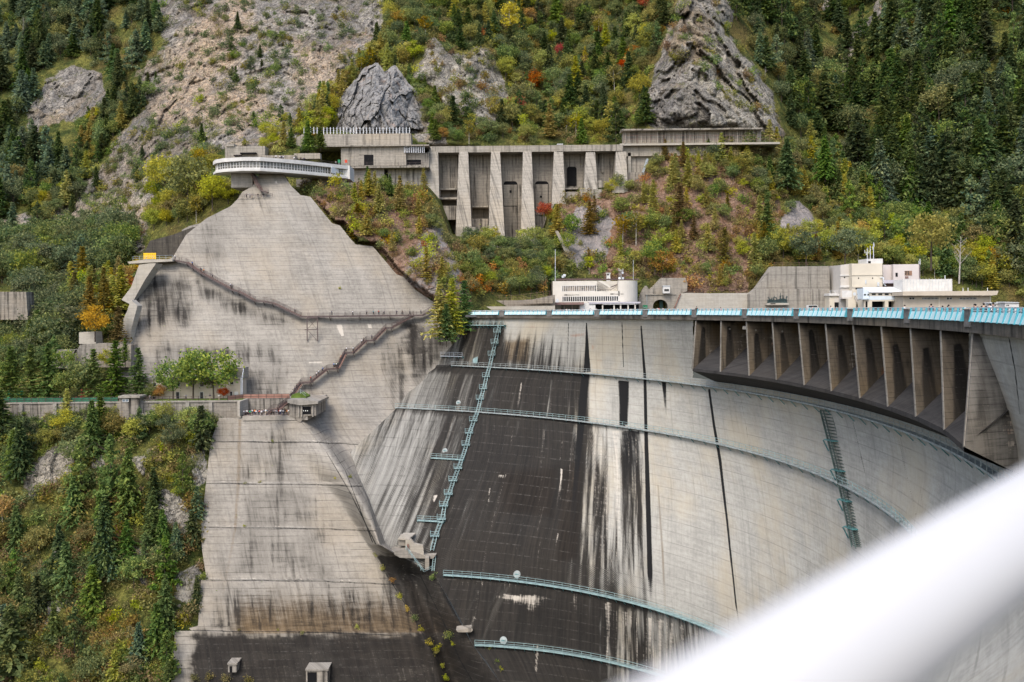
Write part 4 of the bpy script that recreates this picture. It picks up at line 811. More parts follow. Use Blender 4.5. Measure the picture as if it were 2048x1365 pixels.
# building on the terrace
tb = thing('terrace_building', 'long low beige concrete building on the terrace behind the trees', 'building', at(350, 806, 283))
bx('wall', M_BEIGE, tb, 222, 480, 760, 806, 283, 7); bx('roof', M_CONC, tb, 219, 482, 756, 760.5, 282.5, 8); bx('roof_block', M_CONC, tb, 448, 488, 736, 756.5, 286, 5)
for px in (305, 352, 400): window(tb, px, px+8, 765, 774, 282.9, 1); window(tb, px, px+7, 784, 800, 282.9, 1)
window(tb, 459.5, 467.5, 760.5, 770, 282.9, 1); window(tb, 460, 465, 783, 795, 282.9, 1); bx('door', M_WHITE, tb, 469, 476, 784, 799, 282.8, .2)
m = MB()
for px in (482, 484.5): m.tube(at(px, 800, 282.5), at(px, 756, 282.5), .12)
m.tube(at(484.5, 756, 282.5), at(487, 738, 285.8), .12); m.build('drain_pipe', M_WPOST, tb)
# viewing deck, its back wall, blockhouse
vd = thing('viewing_deck', 'crowded concrete viewing deck below the brown panelled railing', 'deck', at(540, 836, 273))
m = MB(); m.box(X(486, 273), X(616, 273), 272.2, 288, ZD-1.2, ZD); m.build('floor', M_PAVE, vd)
m = MB(); m.box(X(486, 281), X(590, 281), 281, 282, ZD, ZT-.02); m.build('back_wall', M_WALLD, vd)
m = MB(); m.box(X(482, 276), X(487, 276), 272.2, 281.5, ZD, ZT+.05); m.build('end_wall', M_PALE, vd)
fence('railing', 'thin dark railing in front of the crowd on the viewing deck', 'railing', [(X(488, 272.6), 272.4, ZD), (X(608, 272.6), 272.4, ZD)], 1.1, M_BRN, 2.2, (1., .66, .33), .06)
bh = thing('blockhouse', 'stained concrete blockhouse with a wide lid and dark opening, right of the viewing deck', 'blockhouse', at(606, 845, 272))
Yb = 272
pr('wall', M_WALLD, bh, [(579,806),(632,806),(632,832),(612,832),(600,846),(588,836),(579,832)], Yb, 14); pr('roof', M_CONC, bh, [(574,800),(600,799.5),(636,803.5),(636,808),(600,811),(575,806.5)], Yb-1, 16)
bx('opening', M_DARK, bh, 604.5, 622, 814, 829, Yb-.03, .2)
for px in (606, 610, 614): bx('lamp_glow', NB('lit_lamp').bsdf((.75, .75, .7)), bh, px, px+1.6, 821, 823, Yb-.08, .05)
for px in (596, 602, 624): bx('rib', M_CONC, bh, px, px+2.5, 809, 834, Yb-.4, .45)
o = pr('stepped_kerb', M_GRASS, None, [(580,799),(584,790),(600,787),(612,794),(612,801)], 276, 6); tag(o, 'grassy stepped concrete landing on top of the blockhouse', 'landing')
fence('railing', 'short bent grey railing above the blockhouse roof', 'railing', [at(601, 788, 275), at(612, 797, 275), at(612, 801, 275)], 1.2, M_GREYM, 1.2)
# ---------------------------------------------------------------- walkways and stairs bolted on the wing dam
M_STEEL = plain('walkway_steel', (.10, .075, .07), .7, .3, .25, 1.5); M_TREAD = plain('rusty_tread', (.20, .12, .095), .8, .2, .3, 1.5)
def stairway(lab, pts, off=2.1, w=1.9, level=None, name='walkway'):
    P = []
    for px, py in pts:
        Y = wY(px, py)-off; q = at(px, py, Y)
        if level is not None: q[2] = level
        P.append(q)
    g = thing(name, lab, 'walkway', P[-1], 'walkways bolted on the wing dam')
    for a, b in zip(P[:-1], P[1:]):
        m = MB(); m.beam(a, b, w*.9, .12); m.build('flight' if abs(a[2]-b[2]) > .4 else 'platform', M_TREAD, g)
        m = MB(); u = np.array([0, w/2, -.12]); m.beam(a-np.array([0, w/2, .12]), b-np.array([0, w/2, .12]), .12, .5); m.beam(a+u, b+u, .12, .5); m.build('stringer', M_STEEL, g)
        m = MB(); n = max(1, int(np.linalg.norm(b-a)/1.9))
        for s in (-1, 1):
            o = np.array([0, s*w/2, 0])
            for k in range(n+1): q = a+(b-a)*k/n+o; m.beam(q, q+np.array([0, 0, 1.15]), .07, .07)
            for h in (.4, .78, 1.15): m.beam(a+o+np.array([0, 0, h]), b+o+np.array([0, 0, h]), .06, .06)
        m.build('railing', M_STEEL, g)
    for q in P[1:-1]:
        m = MB(); m.beam(q+np.array([0, -w/2, -.3]), q+np.array([0, w/2+1.4, -1.9]), .16, .16); m.beam(q+np.array([0, -w/2, -.3]), q+np.array([0, w/2+1.6, -.3]), .16, .16); m.build('bracket', M_STEEL, g)
    return g, P
UPS = [(348,520),(374,525),(386,534),(402,545),(465,579),(478,583),(510,601),(528,602),(546,606),(602,633)]
LOS = [(827.5,631),(783.6,655.4),(772,655.6),(748.4,680.3),(733,681),(707.4,705),(690.6,705.4),(675,736.7),(654.7,738),(622.5,763.8),(602.6,765.2),(582,796)]
ups, PU = stairway('dark steel stairway stepping down the upper left of the wing dam', UPS)
zl = PU[-1][2]
lvw, PL = stairway('level steel walkway with strolling people across the wing dam at crest height', [(602,633),(660,633),(720,632.5),(780,632),(846,631)], level=zl)
los, PS = stairway('busy zigzag steel stairway from the level walkway down to the viewing deck', LOS)
stairway('short steel stair climbing from the level walkway to the conifers', [(846,630),(868,618)])
stairway('short red-brown steel stair below the white curved building', [(505,349),(514,368),(523,381),(536,385)], w=1.5)
sf = thing('support_frame', 'tall steel trestle holding the left end of the level walkway', 'trestle', at(624, 684, 300))
m = MB(); ya = wY(620, 660)-2.8
q = [at(614, 636, ya), at(635, 636, ya), at(635.5, 683, wY(635, 683)-.3), at(614.5, 683, wY(614, 683)-.3)]
for a, b in ((q[0], q[3]), (q[1], q[2]), (q[0], q[1])): m.beam(a, b, .3, .3)
mid = [(q[0]+q[3])/2, (q[1]+q[2])/2]; m.beam(mid[0]-np.array([.8, 0, 0]), mid[1], .22, .22); m.build('frame', M_STEEL, sf)
m = MB(); m.beam(q[0], mid[1], .1, .1); m.beam(q[1], mid[0], .1, .1); m.beam(mid[0], q[2], .1, .1); m.build('brace', M_STEEL, sf)
st2, _ = stairway('covered dark stair from the brown panelled railing down to the viewing deck', [(578.5,801),(556,818),(545,818.5),(534,829)], off=6, w=1.6)
sc_ = thing('stair_canopy', 'long dark cables and panel slung under the deck stair', 'canopy', at(560, 822, 280)); m = MB(); m.beam(at(578, 803, 279.4), at(556, 820, 279.4), .15, 1.1); m.build('panel', M_STEEL, sc_)
fence('railing', 'low railing on the ledge beneath the white curved building with small benches', 'railing', [at(478, 397, wY(490, 397)-1), at(545, 394, wY(540, 394)-1)], 1.1, M_STEEL, 1.8)
# yellow barrier
yb = thing('barrier', 'bright yellow grid barrier at the left top of the stairway', 'barrier', at(300, 521, 326))
Y = 318; x0, x1 = X(288, Y, 514), X(311, Y, 514); z0, z1 = zof(300, 520, Y), zof(300, 507.5, Y)
m = MB()
for k in range(7): m.box(x0+(x1-x0)*k/6-.16, x0+(x1-x0)*k/6+.16, Y, Y+.2, z0+.5, z1)
for k in range(4): zz = z0+.5+(z1-z0-.5)*k/3; m.box(x0-.16, x1+.16, Y-.02, Y+.22, zz-.17, zz+.17)
m.build('grid', M_YEL, yb); m = MB()
for x in (x0, x1): m.box(x-.1, x+.1, Y, Y+.2, z0-.8, z0+.5)
m.build('leg', M_YEL, yb)
o = pr('landing_slab', M_PALE, None, [(255,524),(290,519),(345,519),(345,523),(258,528)], 316, 8); tag(o, 'thin concrete landing slab carrying the yellow barrier', 'landing')
fence('railing', 'small grey railing on the landing beside the yellow barrier', 'railing', [at(266, 521, 316.5), at(345, 518.5, 316.5)], 1.2, M_GREYM, 1.8)
o = pr('block_steps', M_CONC, None, [(362,472),(364,460),(380,452),(412,444),(414,452),(385,462),(372,474)], 336, 4); tag(o, 'grey stepped ledge on the upper left edge of the wing dam', 'ledge')
# ---------------------------------------------------------------- curved observation building
ob = thing('observation_building', 'long white curved observation building with a band of windows on top of the wing dam', 'building', at(560, 350, 345))
ZR_, ZB_ = 52.0, 47.4
FR = [(431.5,345),(436,341),(450,338.5),(485,336.4),(520,336.8),(560,340.5),(600,345),(650,352),(697,359)]
fl = [np.array([xof(px, 330, Y), Y]) for px, Y in FR]
def band(name, mat, z0, z1, off, dep, par=ob):
    m = MB(); n = len(fl); nrm = []
    for i in range(n):
        a = fl[max(i-1, 0)]; b = fl[min(i+1, n-1)]; d_ = (b-a)/np.linalg.norm(b-a); nrm.append(np.array([-d_[1], d_[0]]))
    f = [fl[i]-nrm[i]*off for i in range(n)]; k = [fl[i]+nrm[i]*dep for i in range(n)]
    if True: k[0] = f[0]+np.array([1.2, 2.0]); k[1] = np.array([f[1][0]+2.5, f[1][1]+6])
    for i in range(n-1):
        m.add([(*p, z) for z in (z0, z1) for p in (f[i], f[i+1], k[i+1], k[i])], [(3, 2, 1, 0), (4, 5, 6, 7), (0, 1, 5, 4), (2, 3, 7, 6)]+([(3, 0, 4, 7)] if i == 0 else [])+([(1, 2, 6, 5)] if i == n-2 else []))
    return m.build(name, mat, par)
band('roof', M_WHITE, ZR_-1.25, ZR_, .9, 9); band('floor_slab', M_WHITE, ZB_, ZB_+.75, .9, 9); band('parapet', M_WHITE, ZB_+.76, ZB_+1.1, .25, 8)
wn = band('window', M_WHITE, ZB_+1.11, ZB_+1.2, .1, .3); band('pane', plain('window_band_glass', (.16, .15, .13), .15, .6, .6, .7), ZB_+1.2, ZR_-1.3, -.15, .3, wn)
m = MB()
for i in range(len(fl)-1):
    n = max(1, int(np.linalg.norm(fl[i+1]-fl[i])/1.0))
    for k in range(n): p = fl[i]+(fl[i+1]-fl[i])*k/n; m.box(p[0]-.09, p[0]+.09, p[1]-.12, p[1]+.2, ZB_+1.1, ZR_-1.26)
m.build('mullion', M_WHITE, ob)
m = MB()
for i in range(len(fl)-1): m.beam((*fl[i], ZB_+1.95), (*fl[i+1], ZB_+1.95), .12, .1)
m.build('transom', M_WHITE, ob)
m = MB(); p = fl[-1]; m.box(p[0]-2.4, p[0]+.6, p[1]-1.2, p[1]+9, ZB_-.15, ZR_+.05); m.build('end_wall', M_WHITE, ob)
m = MB(); p = fl[-2]; m.beam((*(fl[-1]+np.array([-2, -.1])), ZB_+2.4), (*(fl[-2]+np.array([2.2, -.1])), ZB_+2.4), .1, 2.2); m.build('white_panel', M_ROOFW, ob)
m = MB(); m.box(X(462, 341, 350), X(505, 341, 350), 341, 352, 42.5, ZB_-.02); m.build('support', M_CONC, ob)
m = MB(); m.box(X(585, 352, 350), X(692, 360, 350), 358, 366, 41, ZB_-.02); m.build('support', M_CONC, ob)
rl = [(*(p+np.array([.3, 1.5])), ZR_) for p in fl[2:]]
fence('railing', 'fine dark railing around the roof of the white curved building', 'railing', rl, 1.1, M_STEEL, 1.8, (1., .5), .05)
# ---------------------------------------------------------------- old batching plant ruins above
M_RUIN = concrete('ruin_concrete', (.40, .365, .31), (.20, .183, .158), lift=1.4, lift_amt=.7, streak=.75, auto=.6, soot=(.035, .032, .028), bump=.4)
M_RUIND = concrete('ruin_back_wall_concrete', (.37, .335, .285), (.20, .183, .158), lift=1.4, lift_amt=.6, streak=.9, auto=.85, soot=(.018, .017, .016), bump=.4)
bw = thing('buttress_wall', 'tall old concrete wall carried by a row of tapering buttresses above the plaza', 'wall', at(1000, 480, 378))
bx('back_wall', M_RUIND, bw, 858, 1248, 300, 520, 398.5, 4); bx('cap_beam', M_RUIN, bw, 858, 1246, 291.5, 304, 391.5, 11)
for (a0, a1, ya, b0, b1, yb_, Yt, Yb_) in ((855,876,303.8,852,879,425,391,383), (918,936,303.8,911,944,475,391,378), (982,1000,303.8,976,1011,500,391,374), (1046,1063,303.8,1041,1072,492,391,374), (1108,1126,303.8,1103,1132,420,391,381), (1172,1190,305,1167,1197,392,391,384), (1232,1252,303.8,1229,1256,385,391,385)):
    m = MB(); f = [at(a0, ya, Yt), at(a1, ya, Yt), at(b1, yb_, Yb_), at(b0, yb_, Yb_)]; k = [q.copy() for q in f]
    for q in k: q[1] = 398.6
    m.add(f+k, [(0, 1, 2, 3), (7, 6, 5, 4), (0, 4, 5, 1), (1, 5, 6, 2), (2, 6, 7, 3), (3, 7, 4, 0)]); m.build('buttress', M_RUIN, bw)
for px0, px1, py0, py1, Y in ((913,951,455,486,377), (1160,1204,379,398,383), (1225,1249,372,386,384), (880,914,377,380,394), (878,914,395,399,391), (880,916,412,440,388), (944,976,412,415,392), (944,976,438,470,388), (1131,1168,376,379,392), (1131,1168,384,400,388), (1197,1203,361,376,385)):
    bx('ledge', M_RUIND if px1-px0 > 20 and py1-py0 > 15 and Y > 386 else M_RUIN, bw, px0, px1, py0, py1, Y, 398.4-Y)
def arch_panel(par, px0, px1, py0, py1, Y, mat, name='blind_arch', dep=.4):
    r = (px1-px0)*.22; pts = [(px0, py1)]+[(px0+r-r*math.cos(a), py0+r-r*math.sin(a)) for a in np.linspace(0, math.pi/2, 5)]+[(px1-r+r*math.sin(a), py0+r-r*math.cos(a)) for a in np.linspace(0, math.pi/2, 5)]+[(px1, py1)]
    return pr(name, mat, par, pts, Y, dep)
arch_panel(bw, 1007, 1035, 363, 490, 398.2, M_DARK); bx('infill', M_RUIN, bw, 1007.8, 1034.2, 370, 412, 398.05, .3); bx('vent', M_DARK, bw, 1019, 1023, 381, 386, 397.95, .2); bx('infill', M_RUIND, bw, 1007.8, 1034.2, 413.5, 492, 398.05, .3)
arch_panel(bw, 1070, 1097, 363, 430, 398.2, M_DARK); bx('infill', M_RUIND, bw, 1070.8, 1096.2, 369, 430, 398.05, .3); bx('vent', M_DARK, bw, 1080, 1084, 392, 396, 397.95, .2)
arch_panel(bw, 1134, 1153, 334, 372, 398.2, M_DARK)
for px, w_ in ((897, 3), (941, 4), (1127, 2), (1203, 4)): bx('wall_rib', M_RUIN if px == 1203 else M_RUIND, bw, px, px+w_, 305, 440 if px < 1100 else 345, 397.6, .9)
bx('finial_block', M_RUIN, bw, 1114, 1126, 288.5, 303, 390.8, 4); bx('cap_plate', M_WPOST, bw, 1114, 1126, 288, 289.4, 390.6, 4)
lb = thing('ruined_block', 'bulky stained concrete block with one dark square opening beside the buttress wall', 'ruin', at(760, 370, 384))
bx('upper_block', M_RUIN, lb, 682, 812, 293, 332, 386, 12); bx('opening', M_DARK, lb, 718, 747, 310, 331, 385.95, .3); bx('opening_side', M_RUIND, lb, 718, 728, 311, 331, 385.9, .1); bx('slab', M_RUIND, lb, 690, 858, 332.5, 336, 382, 14); bx('lower_block', M_RUIN, lb, 688, 768, 336, 372, 384.5, 10); bx('lower_block', M_RUIND, lb, 776, 853, 336, 372, 386, 9); bx('upper_block', M_RUIND, lb, 813, 858, 306, 332, 388, 9); bx('opening', M_DARK, lb, 814, 842, 320, 330, 387.95, .3)
bx('cover_beam', M_RUIN, lb, 620, 858, 290.5, 293, 384.5, 15)
for k in range(12): bx('rail_post', M_WPOST, lb, 808+k*3.6, 809.1+k*3.6, 293.2, 306, 385.3, .4)
fw = thing('avalanche_fence', 'concrete wall topped by a row of tall white steel posts below the grey crag', 'fence', at(735, 290, 388))
bx('wall', M_RUIN, fw, 648, 822, 268, 290.5, 388.5, 6)
for k in range(33):
    px = 608+k*6.6; q = at(px, 269-(0 if px > 648 else (648-px)*.02), 389.6); m = MB(); m.beam(q, q+np.array([0, 0, 2.7]), .22, .22); m.build('post', M_WPOST, fw)
m = MB()
for z in (.6, 1.4, 2.2): m.beam(at(608, 269, 389.8)+np.array([0, 0, z]), at(820, 269, 389.8)+np.array([0, 0, z]), .05, .05)
m.build('cable', M_GREYM, fw)
fence('railing', 'thin dark railing along the walk above the white curved building', 'railing', [at(695, 331, 381), at(760, 332, 381), at(855, 332.5, 381)], 1.3, M_STEEL, 2.2, (1., .5), .06)
rw = thing('ruined_wall', 'broken pale concrete wall with a dark ledge left of the yellow bushes, on the cliff foot', 'ruin', at(490, 318, 392))
bx('wall', M_RUIN, rw, 450, 530, 293, 320, 372, 6); bx('pier', M_RUIN, rw, 452, 468, 288, 293, 371.5, 5); bx('ledge', M_DARK, rw, 480, 512, 305.5, 308, 370.5, 2); bx('ledge', M_DARK, rw, 467, 482, 310, 312, 370.5, 2); bx('low_wall', M_RUIND, rw, 520, 590, 311, 324, 368, 6)
o = pr('concrete_ramp', M_RUIN, None, [(586,308),(594,275),(606,268),(609,275),(597,306)], 380, 3); tag(o, 'narrow inclined concrete ramp between yellow-green shrubs left of the white posts', 'ramp')
bx_ = bx('concrete_wall', M_RUIN, None, 588, 640, 307, 318, 372, 3); tag(bx_, 'low pale parapet wall right behind the white curved building', 'wall')
for px, c, lab in ((678, M_GREEN, 'small green sign board above the end of the white building'), (692, M_RED, 'small red sign board above the end of the white building')):
    s = thing('sign_board', lab, 'sign', at(px, 330, 379)); bx('board', c, s, px-2.4, px+2.4, 320, 326, 378, .2); bx('post', M_GREYM, s, px-.5, px+.5, 326, 332, 378.05, .15)
ug = thing('snow_shed', 'long dark ribbed concrete snow shed with a rusty railing under the pale outcrop', 'snow shed', at(1380, 290, 398))
bx('back_wall', M_RUIND, ug, 1246, 1522, 259, 286, 399, 4); bx('roof', M_RUIND, ug, 1243, 1526, 257, 260, 396, 7); bx('road_slab', M_PALE, ug, 1240, 1560, 286, 290, 393.5, 10); bx('lower_wall', M_RUIN, ug, 1246, 1440, 290, 312, 395.5, 6)
for k in range(34): bx('pilaster', M_RUIN, ug, 1250+k*8, 1252+k*8, 260, 286, 398.6 if k % 4 else 398, .5)
fence('railing', 'rusty railing running along the front of the snow shed road', 'railing', [at(1248, 286, 394), at(1566, 286, 394)], 2.9, M_TREAD, 5, (1., .5), .1)
eb = thing('ruined_block', 'pale blotched concrete block at the right end of the buttress wall', 'ruin', at(1280, 350, 392))
bx('wall', M_RUIN, eb, 1247, 1312, 292, 345, 397, 6); bx('front_pier', M_PALE, eb, 1256, 1262, 306, 360, 395.5, 1.4); bx('wall', M_RUIND, eb, 1254, 1290, 345, 372, 394, 6)
pr('sloping_pipe', M_GREYM, eb, [(1284,345),(1293,318),(1297,318),(1288,346)], 391.5, 1.0)
o = pr('gutter_stair', M_CONC, None, [(1110,462),(1116,462),(1140,505),(1158,540),(1150,540),(1130,505)], 357, 1.5); tag(o, 'dark straight concrete gutter running down the slope below the red bush', 'gutter')
# ---------------------------------------------------------------- the plaza on the far bank
ZP = ZB-.06
m = MB(); m.box(-14, 190, 299, 372, ZP-.6, ZP); kind(m.build('plaza', M_ROAD), 'structure')
o = thing('retaining_wall', 'low old stone wall behind the far end of the crest, left of the rest house', 'wall', at(1020, 615, 318)); M_STONE = concrete('old_masonry', (.32, .28, .23), (.13, .115, .10), lift=.7, lift_amt=.8, streak=.5, auto=.5)
pr('wall', M_STONE, o, [(935,620),(935,602),(1035,601),(1065,599),(1110,590),(1110,620)], 326, 3); pr('upper_wall', M_PALE, o, [(936,620),(936,614),(1110,612),(1110,620)], 322, 2)
fence('fence', 'rusty brown post fence on the old stone wall left of the rest house', 'fence', [at(938, 603.5, 327.5), at(1035, 602.5, 327.5), at(1100, 594, 327.5)], 1.9, M_TREAD, 1.9, (1., .6, .3), .07)
o = pr('gravel_kerb', M_STONE, None, [(1040,606),(1106,592),(1106,607),(1040,608)], 323.5, 1.5); tag(o, 'sloping pale kerb wall beside the brown canopy of the rest house', 'wall')
# rest house
M_CREAM0 = M_CREAM; M_CREAM = plain('rest_house_render', (.57, .535, .47), .85, .2, .07, .4)
rh = thing('rest_house', 'cream two storey rest house with window bands and a rounded right end', 'building', at(1195, 630, 335))
Yr = 335; gz = ZP
def bxz(name, mat, par, px0, px1, y0, z0, z1, dep, py=590):
    m = MB(); m.box(xof(px0, py, y0), xof(px1, py, y0), y0, y0+dep, z0, z1); return m.build(name, mat, par)
zt = zof(1195, 562, Yr); z2a, z2b = zof(1160, 583.3, Yr), zof(1160, 571.5, Yr); z1a, z1b = zof(1180, 603.5, Yr), zof(1180, 592.8, Yr)
def wallband(px0, px1, z0, z1): bxz('wall', M_CREAM, rh, px0, px1, Yr, z0, z1, 13)
wallband(1106, 1125, gz, zt); wallband(1125.02, 1194, z2b, zt); wallband(1125.02, 1239, z1b, z2a); wallband(1125.02, 1239, gz, z1a)
m = MB(); x0, x1 = X(1239.02, Yr), X(1282, Yr); pts = [np.array([x0, Yr, gz])]+[np.array([x1-6+6*math.sin(a), Yr+7-7*math.cos(a), gz]) for a in np.linspace(0, math.pi/2, 12)]+[np.array([x1, Yr+13, gz]), np.array([x0, Yr+13, gz])]
m.prism(pts, (0, 0, zt-gz)); m.build('round_end', M_CREAM, rh)
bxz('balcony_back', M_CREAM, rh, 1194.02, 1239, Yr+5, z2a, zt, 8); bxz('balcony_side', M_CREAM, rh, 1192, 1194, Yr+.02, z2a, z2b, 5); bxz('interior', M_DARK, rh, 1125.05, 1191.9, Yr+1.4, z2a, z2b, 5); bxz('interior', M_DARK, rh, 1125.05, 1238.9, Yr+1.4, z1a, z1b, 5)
def windz(px0, px1, z0, z1, n, mat=None):
    m = MB(); a, b = X(px0, Yr), X(px1, Yr)
    for k in range(n+1): x = a+(b-a)*k/n; m.box(x-.10, x+.10, Yr-.02, Yr+.25, z0, z1)
    m.box(a, b, Yr+.0, Yr+.22, z0, z0+.14); m.box(a, b, Yr+.0, Yr+.22, z1-.12, z1); f = m.build('window', M_WHITE, rh)
    m = MB(); m.box(a, b, Yr+.26, Yr+.3, z0, z1); m.build('pane', mat or M_GLASS, f)
GL2 = plain('curtained_glass', (.20, .155, .11), .2, .5, .8, .9)
windz(1125.5, 1191.8, z2a, z2b, 18, GL2); windz(1125.5, 1238.8, z1a, z1b, 26)
pr('stair', M_CREAM, rh, [(1194,562),(1205,562),(1222,574),(1219,576)], Yr+.6, 2.2); m = MB(); m.beam(at(1221, 575, Yr+3), at(1236, 569, Yr+3), .2, .3); m.beam(at(1221, 581, Yr+3), at(1236, 570, Yr+3), .1, .1); m.build('stair_rail', M_STEEL, rh)
m = MB(); m.beam(at(1194, 579.5, Yr+.5), at(1222, 579.5, Yr+.5), .1, .1)
for k in range(9): q = at(1194+k*3.4, 579.5, Yr+.5); m.beam(q, q-np.array([0, 0, .8]), .07, .07)
m.build('balcony_rail', M_BRN, rh)
bx('chimney', M_WHITE, rh, 1213.5, 1220.5, 547.5, 562.5, Yr+5, 1.5); bx('chimney_cap', M_WHITE, rh, 1212.5, 1221.5, 546, 547.7, Yr+4.8, 2)
bx('chimney_opening', M_DARK, rh, 1214.5, 1217.5, 548.2, 551, Yr+4.9, .3)
m = MB(); m.beam(at(1112, 558, Yr+3), at(1212, 556.5, Yr+3), .1, .12)
for k in range(30): q = at(1113+k*5.5, 561, Yr+3); m.beam(q, q+np.array([0, 0, .85]), .1, .1)
m.beam(at(1112, 560, Yr+3), at(1278, 559, Yr+3), .2, .5); m.build('roof_rail', M_BRN, rh)
m = MB(); q = at(1126, 556, Yr+4); m.tube(q, q+np.array([0, 0, .7]), .5); m.tube(q+np.array([0, 0, .7]), q+np.array([.9, 0, .7]), .5); m.build('roof_vent', M_RAIL, rh)
def mast(lab, px, y0, y1, Y, arms=(), r=.08, group=None):
    g = thing('antenna', lab, 'antenna', at(px, y1, Y), group); m = MB(); m.tube(at(px, y1, Y), at(px, y0, Y), r, r*.7); m.build('pole', M_WPOST, g)
    for i, (dx, yy, kind_) in enumerate(arms):
        m = MB(); q = at(px+dx, yy, Y-.2)
        if kind_ == 'dish': m.tube(q, q+np.array([.15*np.sign(dx), -.25, 0]), .15, .42, 12)
        elif kind_ == 'arm': m.beam(at(px, yy, Y), q, .07, .07); m.beam(q-np.array([0, 0, .3]), q+np.array([0, 0, .8]), .1, .1)
        m.build('dish' if kind_ == 'dish' else 'aerial', M_WPOST, g)
    return g
mast('thin white mast at the left end of the rest house roof', 1110.5, 499, 562, 336, (), .09)
mast('white aerial mast with small dishes on the rest house roof', 1242, 539, 560, 337, ((-2.5,557,'dish'),(3,557,'dish'),(2.2,546,'dish'),(-4,541,'arm'),(4,542,'arm')))
mast('thin bare pole at the right end of the rest house roof', 1266.5, 520, 560, 337, (), .06)
bx('roof', M_BROOF, rh, 1093, 1168, 605, 609.8, Yr-5, 4.6); bx('awning', M_AWN, rh, 1178, 1281, 604.4, 607.6, Yr-4, 3.8); bx('awning_front', M_WHITE, rh, 1206, 1270, 607.7, 609.6, Yr-3.8, .3)
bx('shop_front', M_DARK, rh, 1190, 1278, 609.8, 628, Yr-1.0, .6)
for px in (1204, 1227, 1240, 1255, 1269): bx('pillar', M_CREAM, rh, px, px+2.6, 607.7, 629, Yr-3.4, .5)
for px in (1096, 1112, 1128, 1144, 1158): bx('post', M_STEEL, rh, px, px+.9, 609.8, 629, Yr-4.5, .2)
bx('stall', M_WHITE, rh, 1160, 1191, 606.5, 629, Yr-3.6, 2.5); bx('stall_back', M_GLASS, rh, 1122, 1158, 610, 627, Yr-.6, .3)
m = MB(); r_ = .75; q = at(1114.5, 602, Yr-.05); m.prism([q+np.array([dx, 0, dz]) for dx, dz in ((-.55, -.6), (.55, -.6), (.55, .3), (0, .75), (-.55, .3))], (0, .04, 0)); m.build('vent_panel', M_RAIL, rh)
def text(s, px, py, Y, h, mat, par, name='lettering'):
    cu = bpy.data.curves.new(name, 'FONT'); cu.body = s; cu.size = h; cu.align_x = 'LEFT'; cu.extrude = .03; o = bpy.data.objects.new(name, cu); C.objects.link(o); cu.materials.append(mat)
    bpy.context.view_layer.update(); me = bpy.data.meshes.new_from_object(o.evaluated_get(bpy.context.evaluated_depsgraph_get())); bpy.data.objects.remove(o); bpy.data.curves.remove(cu)
    o = bpy.data.objects.new(name, me); C.objects.link(o)
    if not me.materials: me.materials.append(mat)
    o.location = at(px, py, Y); o.rotation_euler = (math.pi/2, 0, 0)
    if par is not None: o.parent = par; o.matrix_parent_inverse = par.matrix_basis.inverted()
    return o
text('黒部ダムレストハウス', 1128.5, 591.5, Yr-.06, .50, M_DARK, rh); text('黒部ダムレストハウス', 1220.5, 589.5, Yr-.06, .45, M_DARK, rh)
M_CREAM = M_CREAM0
# tunnel portal
tp = thing('tunnel_portal', 'weathered concrete tunnel portal with a dark arched mouth beside the rest house', 'tunnel portal', at(1320, 630, 350)); Yt = 348
a0, a1, at_ = 1306, 1335.5, 599.5; mid_ = (a0+a1)/2
pr('wall', M_CONC, tp, [(1272,632),(1279,598),(1286,580),(1293,571.5),(1299,580.5),(1306,574),(1306,632)], Yt, 6)
arc = [(mid_+(a1-mid_)*math.cos(t), 613-(613-at_)*math.sin(t)) for t in np.linspace(0, math.pi, 13)]
pr('upper_wall', M_CONC, tp, [(1306.02,574),(1323,556.5),(1371,556),(1375,568),(1374,583),(1362,588),(1306.02,588)], Yt+1.2, 6)
pr('side_wall', M_CONC, tp, [(1335.6,632),(1335.6,588.2),(1360,588.2),(1341,632)], Yt, 6)
m = MB(); zt_ = zof(mid_, 588.2, Yt)
for (p0, p1) in zip(arc[:-1], arc[1:]): m.prism([at(p0[0], p0[1], Yt), at(p1[0], p1[1], Yt), at(p1[0], 588.2, Yt), at(p0[0], 588.2, Yt)], (0, 6, 0))
m.build('arch_wall', M_CONC, tp)
m = MB(); ring = [at(p[0], p[1], Yt+.02) for p in arc]+[at(a0, 632, Yt+.02)]; ring = [at(a1, 632, Yt+.02)]+ring
for p, q in zip(ring[:-1], ring[1:]): m.add([p, q, q+np.array([2.0, 26, 0]), p+np.array([2.0, 26, 0])], [(0, 1, 2, 3), (3, 2, 1, 0)][:1])
m.add([p+np.array([2.0, 26, 0]) for p in ring], [tuple(range(len(ring)))]); m.build('tunnel_lining', plain('tunnel_lining', (.035, .045, .045), .8, .2), tp)
bx('door_leaf', plain('dark_green_door', (.02, .06, .055), .5, .3), tp, 1319, 1326, 601, 630, Yt+3, .3)
E_ = NB('tunnel_lamp'); em = E_.n('Emission', {'Color': (1, .96, .88), 'Strength': 5.0}); E_.t.links.new(em.outputs[0], E_.out.inputs[0])
for px, py in ((1308, 605.2), (1313, 605), (1317.5, 605.3), (1316, 609.5)): bx('tunnel_light', E_.m, tp, px, px+2.6, py, py+1.1, Yt+8, .2)
bx('cornice', M_CONC, tp, 1290, 1352, 588.4, 590, Yt-.4, .38); bx('drain_pipe', M_GREYM, tp, 1293.5, 1294.3, 590, 630, Yt-.3, .25)
sg = thing('sign_board', 'green sign board with white characters beside the tunnel mouth', 'sign', at(1290, 618, 347)); bx('board', M_GREEN, sg, 1285.5, 1295, 610.5, 617.5, 346.5, .15); bx('post', M_GREYM, sg, 1286.5, 1287.3, 617.6, 631, 346.55, .1); bx('post', M_GREYM, sg, 1293, 1293.8, 617.6, 631, 346.55, .1); text('黒部ダム', 1286.3, 616, 346.44, .36, M_WPOST, sg)
